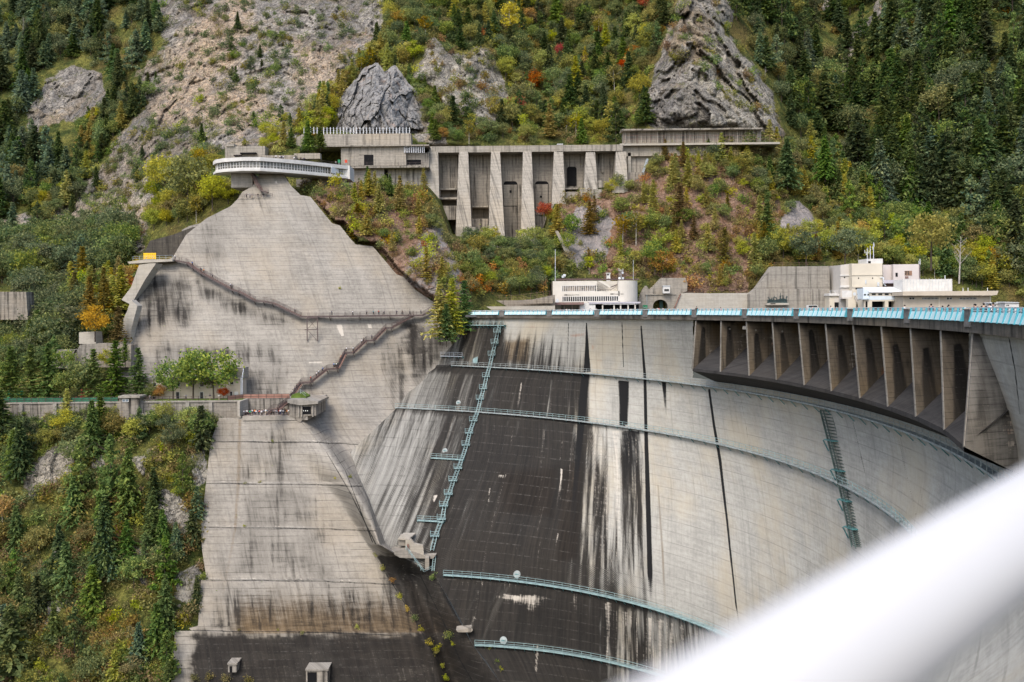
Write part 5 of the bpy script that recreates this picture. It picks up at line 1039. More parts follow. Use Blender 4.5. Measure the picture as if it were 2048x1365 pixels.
bo = thing('booth', 'small white booth with a dark window on the tunnel portal ledge', 'booth', at(1334, 587, 346)); bx('body', M_WHITE, bo, 1326.5, 1340, 573, 587, 346, 2.5); bx('window', M_GLASS, bo, 1328.5, 1338, 578.5, 583, 345.95, .1); bx('roof', M_RAIL, bo, 1326, 1340.5, 571.8, 573.2, 345.8, 3)
w1 = pr('retaining_wall', M_PALE, None, [(1344,632),(1360,588.5),(1374,586),(1420,587),(1530,586),(1530,632)], 346, 4); tag(w1, 'long low pale concrete wall between the tunnel portal and the sculpture', 'wall')
m = MB(); m.beam(at(1343, 630, 345.8), at(1361, 588, 345.8), .5, .4); o = m.build('rusty_pipe', M_TREAD); tag(o, 'slanting rusty pipe on the right edge of the tunnel portal', 'pipe')
fence('fence', 'low dark fence on top of the long pale wall right of the tunnel', 'fence', [at(1362, 587, 349), at(1525, 586, 349)], 1.3, M_BRN, 2.6, (1., .5), .07)
w2 = thing('retaining_wall', 'high stained concrete wall with a sloping left edge behind the sculpture', 'wall', at(1600, 630, 341)); M_HW = concrete('high_wall_concrete', (.33, .305, .265), (.19, .175, .15), lift=4.4, lift_amt=.5, streak=.6, auto=.45)
pr('upper_wall', M_HW, w2, [(1513,578),(1545,533.5),(1658,532.5),(1660,578)], 342.6, 5); pr('wall', M_HW, w2, [(1500,632),(1500,588),(1513,578.2),(1660,578.2),(1664,632)], 342, 5.4); pr('side_wall', M_RUIND, w2, [(1660.2,632),(1660.2,532),(1684,531),(1684,632)], 346, 5)
fence('fence', 'rusty fence along the top of the high stained wall', 'fence', [at(1548, 533, 344), at(1682, 531.5, 347)], 1.2, M_TREAD, 3, (1., .5), .06)
# bronze relief
M_BRZ = plain('dark_bronze', (.025, .045, .045), .5, .4, .4, 3)
sc = thing('sculpture', 'dark bronze group of toiling workers on a pale ledge against the high wall', 'sculpture', at(1556, 608, 340))
bx('ledge', M_PALE, sc, 1533, 1578, 606.5, 610.5, 340, 2); bx('plate', M_DARK, sc, 1541, 1551, 607.3, 608.8, 339.95, .1)
m = MB(); m.prism(poly3([(1535,606.6),(1536,600),(1542,598.5),(1548,601),(1554,600),(1560,598.5),(1566,597),(1573,599),(1575,606.6)], 340.7), (0, .8, 0)); m.build('base_relief', M_BRZ, sc)
def bronze(px, py, h, lean, arm):
    q = at(px, py, 340.6); m = MB(); s = h; hip = q+np.array([lean*.2, 0, s*.5]); ch = q+np.array([lean*.6, 0, s*.8]); hd = q+np.array([lean*.75, 0, s*.95])
    m.tube(q+np.array([-.2, 0, 0]), hip, s*.07, s*.09); m.tube(q+np.array([.25, 0, 0]), hip, s*.07, s*.09); m.tube(hip, ch, s*.10, s*.13); m.tube(ch, hd, s*.05, s*.05); m.tube(hd-np.array([0, 0, s*.04]), hd+np.array([0, 0, s*.1]), s*.07, s*.06); m.tube(ch, ch+np.array([arm[0], -.2, arm[1]])*s, s*.05, s*.035); m.tube(ch, ch+np.array([arm[0]*.5+.15, -.25, arm[1]*.4-.2])*s, s*.05, s*.035)
    m.build('figure', M_BRZ, sc)
for a in ((1539, 603, 1.5, -.3, (-.4, .05)), (1543, 603, 1.3, .2, (.4, .1)), (1547, 602, 1.6, .4, (.35, -.1)), (1554, 603, 1.4, -.3, (-.4, .0)), (1560.5, 602, 2.0, 0, (.02, .55)), (1566, 602, 1.7, .1, (-.25, .3)), (1572, 602, 1.6, .25, (.3, .1))): bronze(*a)
# control office and its outbuildings
of = thing('office_building', 'big cream control office building with a roof tower, at the right end of the plaza', 'building', at(1740, 630, 330)); Yo = 332
pr('wall', M_SHADEB, of, [(1681,632),(1681,530.5),(1704,527.5),(1704,632)], Yo+3, 14)  # left wall: its shade is put into a greyer colour than the front
m = MB(); p0, p1 = at(1681, 580, Yo+3), at(1704, 580, Yo)
bx('front_wall', M_CREAM, of, 1704.02, 1765, 527.5, 632, Yo, 18); bx('tower', M_WHITE, of, 1733, 1765.5, 518, 527.4, Yo+1, 8); bx('tower_window', M_DARK, of, 1736.5, 1741.5, 522.5, 527, Yo+.9, .2)
bx('cornice', M_CREAM, of, 1703.5, 1765.3, 549.5, 551, Yo-.25, .24); bx('cornice', M_WHITE, of, 1680.5, 1704, 549.8, 552.2, Yo+2.7, .28); bx('cornice', M_WHITE, of, 1680.5, 1704, 571, 575.5, Yo+2.6, .38); bx('cornice', M_CREAM, of, 1704.3, 1727, 573, 575.5, Yo-.25, .24)
for px, py in ((1716, 555.5), (1744, 555.5), (1688, 554)): bx('porthole', M_DARK, of, px, px+2.2, py, py+2.6, (Yo-.05 if px > 1700 else Yo+2.95), .1)
bx('louvre', M_DARK, of, 1711, 1727, 575.8, 579.3, Yo-.06, .1); bx('meter_box', M_RAIL, of, 1730.5, 1733, 560, 568, Yo-.3, .28); bx('meter_box', M_RAIL, of, 1755, 1758.5, 565, 573.5, Yo-.4, .38)
pr('wing', M_PINK, of, [(1765.5,632),(1765.5,530),(1787,530),(1787,632)], Yo+6, 10); bx('wing', M_PINK, of, 1787.02, 1840.5, 529, 632, Yo+4, 12); bx('corner_pipe', M_STEEL, of, 1838.5, 1839.6, 528, 560, Yo+3.8, .18); bx('opening', M_DARK, of, 1791, 1795.5, 546, 554, Yo+3.95, .1)
wv = bx('window', plain('brown_shutter', (.25, .15, .10), .7, .2, .2, 2), of, 1809.5, 1824, 542, 551.5, Yo+3.9, .12)
for px, py in ((1810.5, 543), (1815, 543), (1810, 547), (1815.5, 547)): bx('pane', M_GLASS, wv, px, px+3.2, py, py+2.6, Yo+3.84, .05)
bx('vent', M_BROOF, of, 1810, 1817, 553, 557.5, Yo+3.9, .1); bx('duct', M_AWN, of, 1768, 1793, 560.5, 567, Yo-1, 5); bx('duct_shadow', M_BROOF, of, 1772, 1793, 567.1, 573, Yo+1, 3)
m = MB(); m.tube(at(1766.8, 556, Yo-.4), at(1766.8, 567, Yo-.4), .22); m.tube(at(1766.8, 567, Yo-.4), at(1771.5, 572.5, Yo-.4), .22); m.tube(at(1760.5, 555.6, Yo-.4), at(1766.8, 555.6, Yo-.4), .16); m.build('drain_pipe', M_RAIL, of)
bx('balcony_wall', M_WHITE, of, 1684.5, 1704, 581.5, 595, Yo-.2, .3); bx('balcony_floor', M_SHADEB, of, 1684, 1704, 595.2, 598, Yo-.3, 3.2); bx('door', M_BEIGE, of, 1691.5, 1697.5, 605, 618, Yo+2.9, .1); bx('landing_block', M_CREAM, of, 1696, 1712, 598, 632, Yo-2, 2); pr('stair', M_SHADEB, of, [(1709,594),(1714,592),(1724,608),(1723,611),(1717,611)], Yo-2.6, .5)
m = MB(); m.beam(at(1714, 588, Yo-2.7), at(1724, 604, Yo-2.7), .07, .07); m.beam(at(1709, 590, Yo-2.7), at(1718, 606, Yo-2.7), .07, .07); m.build('stair_rail', M_STEEL, of)
m = MB(); q = at(1709, 588.5, Yo-2.8); m.tube(q, q+np.array([0, -.12, 0]), .55, .55, 16); m.build('round_sign', M_RAIL, of)
g_ = thing('garage', 'low cream garage with a half open dark roller door left of the control office', 'garage', at(1670, 630, 336)); bx('wall', M_CREAM, g_, 1659, 1680.5, 592, 632, 337, 8); bx('roof', M_WHITE, g_, 1658, 1681, 587, 592, 336.4, 9); bx('shutter', M_SHADEB, g_, 1669, 1680.4, 597, 605, 336.9, .1); bx('doorway', M_DARK, g_, 1669.2, 1680.4, 605.1, 632, 336.85, .1)
fence('railing', 'small white railing on the garage roof beside the control office', 'railing', [at(1660, 587, 337), at(1680, 587, 337)], .9, M_WPOST, 1.4, (1., .5), .07)
an = thing('annex', 'small annex with a bright white roof, pale blue upper walls and two arched bays', 'building', at(1770, 630, 323)); Ya = 323
M_AN = M_CREAM
pr('side_wall', M_PBLUE, an, [(1726.5,599),(1726.5,577),(1740,585),(1740,599)], Ya+1, 6); bx('wall', M_PBLUE, an, 1740.02, 1806, 592.5, 600, Ya, 7); bx('upper_wall', M_CREAM, an, 1740.02, 1806, 584, 592.4, Ya+.02, 7)
m = MB(); q = [at(1739, 584, Ya-.5), at(1808.5, 584, Ya-.5), at(1798, 574.5, Ya+7), at(1725, 575, Ya+7)]; m.prism(q, (0, 0, -.25)); m.build('roof', M_ROOFW, an)
for k in range(5): bx('window', M_GLASS, an, 1743.5+k*13, 1751.5+k*13, 587, 591, Ya-.04, .06)
for k in range(2): bx('window', M_GLASS, an, 1728+k*7, 1732+k*7, 588.5, 591.5, Ya+.95, .06)
bx('ground_floor', M_CREAM, an, 1729, 1744, 600.1, 632, Ya+.05, 6); bx('lintel', M_CREAM, an, 1744.02, 1806, 600.1, 603, Ya+.05, 6)
for a, b in ((1770, 1777), (1803, 1806)): bx('pillar', M_CREAM, an, a, b, 603.02, 632, Ya+.05, 2)
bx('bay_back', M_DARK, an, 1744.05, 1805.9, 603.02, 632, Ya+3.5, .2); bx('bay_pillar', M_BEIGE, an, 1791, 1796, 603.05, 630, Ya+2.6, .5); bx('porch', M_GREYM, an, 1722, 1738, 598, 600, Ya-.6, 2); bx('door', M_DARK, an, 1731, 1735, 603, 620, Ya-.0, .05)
bs = thing('scaffold_wrap', 'large white tarpaulin wrapped scaffold box on the flat roof beside the control office', 'scaffold', at(1855, 583, 322)); bx('tarpaulin', M_WHITE, bs, 1806, 1904.5, 559, 583, 322, 8)
m = MB()
for k in range(16): m.tube(at(1808+k*6.3, 583, 321.9), at(1808+k*6.3, 557.4, 321.9), .05)
m.build('pole', M_RAIL, bs)
lo = thing('long_building', 'long low beige building with a wide overhanging flat roof and slit windows', 'building', at(1900, 630, 316)); Yl = 316
bx('wall', M_BEIGE, lo, 1806.5, 1982, 592, 632, Yl, 10); pr('roof', M_BEIGE, lo, [(1806,591.8),(1806,583.5),(1997,582),(1994,590),(1985,591.4)], Yl-2.4, 13); bx('corner_post', M_CREAM, lo, 1979, 1982.2, 592, 632, Yl-.2, .19); bx('joint', M_CREAM, lo, 1877, 1880, 592, 632, Yl-.15, .14)
for a, b, n in ((1818, 1829, 2), (1844, 1877, 12), (1893, 1904, 2), (1919, 1953, 12)): window(lo, a, b, 594.8, 599.8, Yl, n)
for k in range(9): bx('beam_end', M_CREAM, lo, 1812+k*19, 1814+k*19, 591.5, 592.6, Yl-2.2, 2.1)
for px in (1926, 1936, 1975): mast('thin white vent pipe on the long low building, '+{1926: 'leftmost of three', 1936: 'in the middle of three', 1975: 'rightmost, above its roof end'}[px], px, 576, 583, 318, (), .12, 'vent pipes on the long building roof')
mast('white flue pipe on the tarpaulin scaffold box', 1890, 551, 560, 324, (), .14)
G = 'aerials on the control office roof'
mast('aerial mast with outstretched arms on the control office tower, leftmost', 1734.5, 496, 527, 332, ((-5,505,'arm'),(3.5,506,'arm'),(-2,509,'arm')), .12, G); mast('plain white aerial mast between two others on the control office tower', 1740.5, 492, 519, 333, (), .12, G); mast('tallest aerial mast on the control office tower, rightmost', 1747, 485, 519, 333, ((-1.6,498,'arm'),(1.6,492,'arm')), .12, G)
mast('short white roof post with braces at the right corner of the pink wing', 1840, 518, 530, 336, ((-2.5,527,'arm'),), .12)
for lab, px0, px1, py0, Yk in (('small white kiosk with two dark windows right of the long building', 1984, 2000, 605.5, 300), ('larger white kiosk near the right end of the crest railing', 2010, 2038, 604, 296)):
    k = thing('kiosk', lab, 'kiosk', at((px0+px1)/2, 625, Yk)); bx('body', M_WHITE, k, px0, px1, py0+1.5, 632, Yk, 4); pr('roof', M_ROOFW, k, [(px0-1.5,py0+1.4),(px0-1,py0),(px1,py0+1),(px1+1,py0+2.2)], Yk-.4, 5); bx('window', M_DARK, k, px0+3, px0+5, 610, 612.5, Yk-.03, .05); bx('window', M_DARK, k, px0+6, px0+8, 610, 612.5, Yk-.03, .05)
# white van on the plaza
vn = thing('parked_van', 'small white van parked on the plaza, only its roof showing above the railing', 'van', at(1628, 625, 300)); q = at(1628, 625, 300); z0 = ZP
m = MB(); m.prism([np.array([q[0]+dx, 300, z0+dz]) for dx, dz in ((-1.9, .35), (1.9, .35), (1.9, 1.15), (1.35, 1.25), (.95, 2.0), (-1.75, 2.0), (-1.9, 1.2))], (0, 1.6, 0)); m.build('body', M_WHITE, vn)
m = MB(); m.prism([np.array([q[0]+dx, 299.97, z0+dz]) for dx, dz in ((-1.6, 1.3), (1.15, 1.3), (.85, 1.85), (-1.6, 1.85))], (0, .02, 0)); m.build('window', M_GLASS, vn)
for dx in (-1.2, 1.2): m = MB(); m.tube((q[0]+dx, 299.95, z0+.33), (q[0]+dx, 300.2, z0+.33), .33, .33, 14); m.build('wheel', M_DARK, vn)
# small concrete works at the foot of the ladder
sb = thing('blockhouse', 'small weathered concrete blockhouse with a curved parapet at the foot of the pale blue ladder', 'blockhouse', at(830, 1112, 236)); Yb = 238
pr('wall', M_CONC, sb, [(797,1090),(797,1077),(816,1079),(816,1094)], Yb+1, 5)
m = MB(); m.prism([at(796, 1077, Yb+.4), at(817, 1078.5, Yb+.4), at(832, 1066, Yb+5), at(807, 1066, Yb+5)], (0, 0, -.35)); m.build('roof', M_PALE, sb)
pr('parapet', M_PALE, sb, [(811,1112),(811,1079),(822,1080),(830,1088),(846,1092),(848,1112)], Yb-.5, 1.2); bx('orange_pipe', M_TREAD, sb, 814, 817.5, 1089, 1101, Yb-.9, .3); pr('platform', M_CONC, sb, [(780,1104),(812,1100),(850,1112),(872,1110),(866,1118),(800,1116)], Yb-1, 6); bx('pillar', M_CONC, sb, 850, 858, 1116, 1140, Yb-3, 2)
fence('railing', 'pale blue bent handrail dropping from the small blockhouse to the third catwalk', 'railing', [at(812, 1101, 237), at(848, 1150, 229), at(866, 1141, 231)], 1.1, M_CAT, 1.5, (1., .6), .08)
fc, z = face_at(869, 1112, .8); fd, z = face_at(866, 1142, .9)
l2 = thing('ladder', 'short pale blue ladder from the small blockhouse down to the third catwalk', 'ladder', fd); m = MB()
for s in (-.3, .3): m.beam(fc+np.array([s, 0, 0]), fd+np.array([s, 0, 0]), .1, .1)
m.build('stringer', M_CAT, l2); m = MB()
for k in range(9): q = fd+(fc-fd)*(k+.5)/9; m.beam(q-np.array([.3, 0, 0]), q+np.array([.3, 0, 0]), .07, .07)
m.build('rung', M_CAT, l2)
for pts, Y, lab in (([(912,1261),(943,1256),(946,1261),(942,1265),(916,1265)], 227, 'small mossy concrete ledge in the gully between the two lower catwalks'),):
    o = pr('concrete_ledge', M_RUIND, None, pts, Y, 3); tag(o, lab, 'ledge')
for px0, px1, py0, py1, lab in ((456, 473, 1327, 1345, 'small concrete drain outlet with a dark mouth near the foot of the wing dam'), (612, 655, 1339, 1372, 'dark concrete chamber box near the foot of the wing dam')):
    Y = wY((px0+px1)/2, py1)-1.5; g = thing('drain_box', lab, 'drain box', at((px0+px1)/2, py1, Y)); bx('body', M_CONC if px0 < 500 else M_RUIND, g, px0, px1, py0+3, py1, Y, 4); bx('lid', M_CONC, g, px0-1.5, px1+1.5, py0, py0+3, Y-.3, 4.5); bx('mouth', M_DARK, g, px0+3, px0+(px1-px0)*.5, py0+6, py1, Y-.03, .1)
# foreground handrail
M_HAND = plain('white_gloss_paint', (.47, .47, .475), .35, .5, .02, 3)
hr = thing('handrail', 'thick white painted handrail close to the viewer, out of focus, crossing the lower right', 'handrail', (.16, .42, -.8))
def hp(px, py, Y): return Vector(at(px, py, Y))
a_, b_ = hp(1590, 1365, .36), hp(2048, 1056, .53); dd = (b_-a_)
P0, P1 = a_-dd*1.2, b_+dd*5
m = MB(); n = 40; rr = .0268; ax = dd.normalized(); ux = ax.orthogonal().normalized(); vx = ax.cross(ux)
ring = lambda p: [p+ux*(rr*math.cos(2*math.pi*k/n))+vx*(rr*math.sin(2*math.pi*k/n)) for k in range(n)]
m.add(ring(P0)+ring(P1), [(i, (i+1) % n, (i+1) % n+n, i+n) for i in range(n)]+[tuple(range(n-1, -1, -1)), tuple(range(n, 2*n))]); o = m.build('rail', M_HAND, hr)
for p in o.data.polygons: p.use_smooth = len(p.vertices) == 4
for f in (5.4, -1.1):
    q = a_+dd*f; m = MB(); m.tube(q-Vector((0, 0, .02)), q-Vector((0, 0, 1.0)), .022, .022, 20); m.build('post', M_HAND, hr)
# ---------------------------------------------------------------- vegetation
def leaf_mat(name, dark, light, accent=None, acc=.0, hv=.18):
    b = NB(name); g = b.n('NewGeometry'); oi = b.n('ObjectInfo'); rnd = oi.outputs['Random']
    n = b.noise(b.n('VectorMath', {0: g.outputs['Position'], 1: b.n('CombineXYZ', {0: b.math('MULTIPLY', rnd, 90.), 1: b.math('MULTIPLY', rnd, 37.), 2: 0.0}).outputs[0]}).outputs[0], .55, 4, .65)
    isl = g.outputs['Random Per Island']
    c = b.mix(b.ramp(b.math('ADD', b.math('MULTIPLY', n, .6), b.math('MULTIPLY', isl, .4)), .25, .75), dark, light)
    if accent: c = b.mix(b.math('MULTIPLY', b.ramp(b.math('ADD', b.math('MULTIPLY', n, .5), b.math('MULTIPLY', isl, .5)), .52, .72), acc), c, accent)
    h = b.n('HueSaturation', {'Hue': b.math('MULTIPLY_ADD', rnd, .05, .475), 'Saturation': b.math('MULTIPLY_ADD', b.math('FRACT', b.math('MULTIPLY', rnd, 7.3)), .3, .80), 'Value': b.math('MULTIPLY_ADD', b.math('FRACT', b.math('MULTIPLY', rnd, 3.7)), hv*2, 1-hv), 'Color': c})
    return b.bsdf(h.outputs[0], .75, .15, trans=.44)
LM = dict(
 fir=leaf_mat('fir_needles', (0.027, 0.056, 0.022), (0.134, 0.183, 0.051), (0.220, 0.232, 0.059), .45),
 firb=leaf_mat('bluish_fir_needles', (0.060, 0.120, 0.084), (0.255, 0.334, 0.167), (0.406, 0.415, 0.138), .35),
 pine=leaf_mat('bright_needles', (0.057, 0.108, 0.027), (0.203, 0.304, 0.065), (0.297, 0.338, 0.070), .45),
 larch=leaf_mat('larch_needles', (0.331, 0.339, 0.060), (0.522, 0.474, 0.087), (0.700, 0.497, 0.074), .5),
 gold=leaf_mat('golden_larch_needles', (0.137, 0.110, 0.017), (0.347, 0.263, 0.034), (0.399, 0.252, 0.032), .45),
 green=leaf_mat('green_leaves', (0.072, 0.132, 0.036), (0.304, 0.351, 0.086), (0.459, 0.468, 0.103), .4),
 dgreen=leaf_mat('dark_green_leaves', (0.057, 0.100, 0.043), (0.221, 0.250, 0.095), (0.344, 0.351, 0.132), .4),
 lime=leaf_mat('yellow_green_leaves', (0.251, 0.263, 0.036), (0.478, 0.478, 0.057), (0.591, 0.521, 0.043), .45),
 yellow=leaf_mat('yellow_leaves', (0.440, 0.304, 0.021), (0.700, 0.513, 0.034), (0.700, 0.487, 0.025), .5),
 orange=leaf_mat('orange_leaves', (0.338, 0.144, 0.025), (0.541, 0.288, 0.043), (0.568, 0.405, 0.050), .5),
 red=leaf_mat('red_leaves', (0.338, 0.050, 0.025), (0.568, 0.144, 0.050), (0.568, 0.253, 0.050), .5),
 brown=leaf_mat('brown_leaves', (0.147, 0.100, 0.042), (0.439, 0.278, 0.103), (0.468, 0.410, 0.103), .6),
 olive=leaf_mat('olive_leaves', (0.121, 0.123, 0.036), (0.367, 0.351, 0.095), (0.435, 0.304, 0.065), .5))
M_BARK = plain('bark', (.075, .060, .048), .95, .1, .3, 1); M_BIRCH = plain('pale_bark', (.36, .33, .29), .9, .1, .25, 1)
def rquads(c, size, rs, n, droop=0, spread=(1, 1, 1)):
    """n small leaf blades scattered round c"""
    p = c+rs.normal(0, 1, (n, 3))*np.array(spread); a = rs.normal(0, 1, (n, 3)); a[:, 2] -= droop; a /= np.linalg.norm(a, axis=1)[:, None]
    b = np.cross(a, rs.normal(0, 1, (n, 3))); b /= np.linalg.norm(b, axis=1)[:, None]+1e-9; s = size*rs.uniform(.6, 1.35, (n, 1))
    return np.stack([p-a*s*.5-b*s*.3, p+a*s*.5-b*s*.3, p+a*s*.62+b*s*.3, p-a*s*.42+b*s*.32], 1)
def mesh_quads(name, Q, mat):
    Q = np.concatenate(Q); me = bpy.data.meshes.new(name); n = len(Q)
    me.vertices.add(n*4); me.vertices.foreach_set('co', Q.reshape(-1).astype(np.float32)); me.loops.add(n*4); me.loops.foreach_set('vertex_index', np.arange(n*4, dtype=np.int32))
    me.polygons.add(n); me.polygons.foreach_set('loop_start', np.arange(0, n*4, 4, dtype=np.int32)); me.update(calc_edges=True); me.materials.append(mat); return me
def conifer_q(rs, layers=24, wid=.2, dens=6, droop=.5, gap=.0, low=.08, size=.042):
    """tiers of flat drooping sprays, each blade lying along its branch"""
    Q = []
    for i in range(layers):
        f = i/(layers-1); z = low+(1-low)*f**.92; r = wid*((1-f)**.9)*(1 if i % 2 else .82)+.010; nb = max(5, int(dens*(.55+1.1*(1-f)))); ph = rs.uniform(0, 6.28)
        for k in range(nb):
            if rs.rand() < gap: continue
            a = ph+6.283*k/nb+rs.normal(0, .2); L = r*rs.uniform(.6, 1.18); up = .22*f; dr = droop*rs.uniform(.7, 1.3)
            for t in (.22, .42, .62, .8, 1.0):
                n = 2; c = np.array([math.cos(a)*L*t, math.sin(a)*L*t, z-dr*L*t*t*.7+up*L*t])
                p = c+rs.normal(0, 1, (n, 3))*np.array([.010, .010, .005]); an = a+rs.normal(0, .55, n)
                u = np.stack([np.cos(an), np.sin(an), -dr*t*.8+up+rs.normal(0, .3, n)], 1); v = np.stack([-np.sin(an), np.cos(an), rs.normal(0, .6, n)], 1)
                s = (size*(1.2-.45*t)*rs.uniform(.7, 1.25, n))[:, None]
                Q.append(np.stack([p-u*s*.6-v*s*.34, p+u*s*.75-v*s*.10, p+u*s*.75+v*s*.10, p-u*s*.6+v*s*.34], 1))
    m = rs.uniform(0, 6.28, 8)
    for k in range(8): Q.append(rquads(np.array([0, 0, .97+.004*k]), .016, rs, 1))
    return Q
def ragged_q(rs, n=52, wid=.22, size=.042, leaves=26, low=.08):
    """old conifer with a broken, cloudy outline"""
    Q = []
    for k in range(n):
        f = rs.uniform(0, 1)**1.15; r = wid*(1-f)**.62*rs.uniform(.25, 1.05); a = rs.uniform(0, 6.28)
        Q.append(rquads(np.array([math.cos(a)*r, math.sin(a)*r, low+(1-low)*f]), size*(1.1-.4*f), rs, leaves, .3, (.045*(1.15-f*.8), .045*(1.15-f*.8), .022)))
    return Q
def trunk_m(name, h=.9, r=.014, mat=None, limbs=0, rs=None, bend=.0):
    m = MB(); m.tube((0, 0, -.06), (bend*.4, 0, h*.5), r, r*.65, 6); m.tube((bend*.4, 0, h*.5), (bend, bend*.5, h), r*.65, r*.15, 6)
    for k in range(limbs):
        z = h*rs.uniform(.35, .9); a = rs.uniform(0, 6.28); L = rs.uniform(.14, .3); m.tube((bend*.4*min(1, z/h*2), 0, z), (math.cos(a)*L, math.sin(a)*L, z+rs.uniform(.08, .26)), r*.4, r*.1, 5)
    me = bpy.data.meshes.new(name); me.from_pydata(m.v, [], m.f); me.update(); me.materials.append(mat or M_BARK); return me
def broad_q(rs, n=34, leaves=34, size=.05, rx=.34, z0=.28, top=1.0, lump=.095):
    Q = []
    for k in range(n):
        u = rs.normal(0, 1, 3); u /= np.linalg.norm(u); rr = rs.uniform(.55, 1.0)
        c = np.array([u[0]*rx*rr, u[1]*rx*rr, (z0+top)/2+u[2]*(top-z0)/2*.86*rr]); Q.append(rquads(c, size, rs, leaves, 0, (lump, lump, lump*.6)))
    return Q
def shrub_q(rs, n=9, leaves=22, size=.15, w=.55):
    Q = []
    for k in range(n): Q.append(rquads(np.array([rs.normal(0, w*.5), rs.normal(0, w*.5), abs(rs.normal(.38, .24))]), size, rs, leaves, 0, (.17, .17, .15)))
    return Q
class Proto: pass
PROTO = {}
def proto(key, Q, trunk, mats):
    for mk in mats:
        p = Proto(); p.crown = mesh_quads('crown', Q, LM[mk]); p.trunk = trunk; PROTO.setdefault((key, mk), []).append(p)
rs = np.random.RandomState(5)
for v in range(3):
    proto('fir', conifer_q(rs, 26, .285+.03*v, 8, .5, .10, .07, .056), trunk_m('trunk'), ('fir', 'firb', 'pine'))
    proto('fir', conifer_q(rs, 18, .33, 8, .3, .2, .14, .072), trunk_m('trunk', .93, .014, None, 3, rs), ('fir', 'firb', 'pine'))
    proto('fir', ragged_q(rs, 54, .24+.04*v), trunk_m('trunk', .93, .014, None, 3, rs), ('fir', 'firb', 'pine'))
    proto('larch', conifer_q(rs, 18, .27+.02*v, 8, .15, .22, .12, .058), trunk_m('trunk', .95, .011, M_BARK), ('larch', 'gold', 'pine'))
    proto('broad', broad_q(rs, 40+4*v, 40, .040, .36+.03*v, lump=.078), trunk_m('trunk', .75, .02, None, 6, rs, .03), ('green', 'dgreen', 'lime', 'yellow', 'orange', 'red', 'olive'))
    proto('shrub', shrub_q(rs, 10, 30, .115), None, ('green', 'dgreen', 'lime', 'brown', 'orange', 'red', 'olive', 'yellow'))
    proto('shrub', shrub_q(rs, 13, 26, .10, .7), None, ('green', 'dgreen', 'lime', 'brown', 'orange', 'red', 'olive', 'yellow'))
    proto('slim', broad_q(rs, 20, 22, .05, .2, .35, 1.0, .07), trunk_m('trunk', .9, .013, M_BIRCH, 7, rs, .05), ('lime', 'gold', 'orange', 'green', 'yellow'))
NAMES = {'fir': ('conifer_tree', 'conifer'), 'larch': ('larch_tree', 'larch'), 'broad': ('broadleaf_tree', 'tree'), 'slim': ('birch_tree', 'birch'), 'shrub': ('shrub', 'shrub')}
ADJ = {'fir': 'dark green', 'firb': 'bluish dark green', 'pine': 'bright green', 'larch': 'yellow green', 'gold': 'golden', 'green': 'green', 'dgreen': 'deep green', 'lime': 'yellow green', 'yellow': 'bright yellow', 'orange': 'orange', 'red': 'red', 'brown': 'brown', 'olive': 'olive green'}
PLANTS = []     # (show size, kind, leaf, position, height, zone phrase)
def plant(kind_, leaf, P, h, zone, force=False, label=None):
    P = np.asarray(P, float); PLANTS.append((h/P[1]*(1e3 if force else 1), kind_, leaf, P, h, zone, label))
_allx = []
def scatter(poly, zone, mix, n, hr, sp=20, dens=None, avoid_rock=True, ymax=None):
    """mix: {(kind, leaf): weight}; spots spread over a stretch of hillside"""
    poly = np.array(poly, float); lo, hi = poly.min(0), poly.max(0); ks = list(mix); w_ = np.array([mix[k] for k in ks], float); w_ /= w_.sum()
    m = n*14; px = RS.uniform(lo[0], hi[0], m); py = RS.uniform(lo[1], hi[1], m); ok = inpoly(px, py, poly); px, py = px[ok], py[ok]
    Y, masks = terrain_Y(px, py); rk = masks[0]+masks[2]*.9
    got = []
    for i in range(len(px)):
        if len(got) >= n: break
        if avoid_rock and RS.rand() < rk[i]*.97: continue
        s2 = sp*RS.uniform(.6, 1.2)
        if got:
            g = np.array(got[-400:])
            if (np.hypot(g[:, 0]-px[i], (g[:, 1]-py[i])*1.25) < s2).any(): continue
        got.append((px[i], py[i])); k = ks[RS.choice(len(ks), p=w_)]
        P = at(px[i], py[i], Y[i]+.3); h = RS.uniform(*hr)*RS.uniform(.8, 1.12)
        if k[0] == 'shrub': h = RS.uniform(2.0, 4.6)
        elif k[0] == 'broad': h *= .72
        elif k[0] == 'slim': h *= .8
        plant(k[0], k[1], P, h, zone)
F_, B_, S_, L_, W_ = 'fir', 'broad', 'shrub', 'larch', 'slim'
# far slopes ------------------------------------------------------------------------------------------------
RIGHT = [(1560,-160),(2500,-160),(2500,600),(2060,600),(1985,500),(1900,440),(1800,440),(1760,420),(1700,370),(1640,290),(1600,280),(1572,200),(1556,100),(1470,-60)]
scatter(RIGHT, 'on the steep forested mountain rising above the long low building', {(F_,'fir'):11, (F_,'firb'):2, (F_,'pine'):2.2, (B_,'dgreen'):1.6, (B_,'green'):1.0, (B_,'olive'):.5}, 700, (15, 26), 18)
scatter(RIGHT, 'on the steep forested mountain rising above the long low building', {(S_,'dgreen'):5, (S_,'green'):3, (S_,'olive'):2.5, (S_,'orange'):.6, (S_,'brown'):1}, 520, (3, 6), 14)
LEFT = [(-200,-160),(310,-160),(300,0),(325,60),(290,140),(232,190),(215,140),(150,125),(85,145),(60,230),(78,260),(100,300),(120,330),(160,340),(140,390),(70,420),(20,470),(-200,480)]
scatter(LEFT, 'on the dark slope left of the tall cliff', {(F_,'firb'):6, (F_,'fir'):7, (B_,'dgreen'):3, (B_,'olive'):.6, (F_,'pine'):.5}, 420, (12, 19), 15)
scatter(LEFT, 'on the dark slope left of the tall cliff', {(S_,'dgreen'):5, (S_,'green'):2, (S_,'brown'):.8, (S_,'olive'):1.5}, 260, (3, 6), 13)
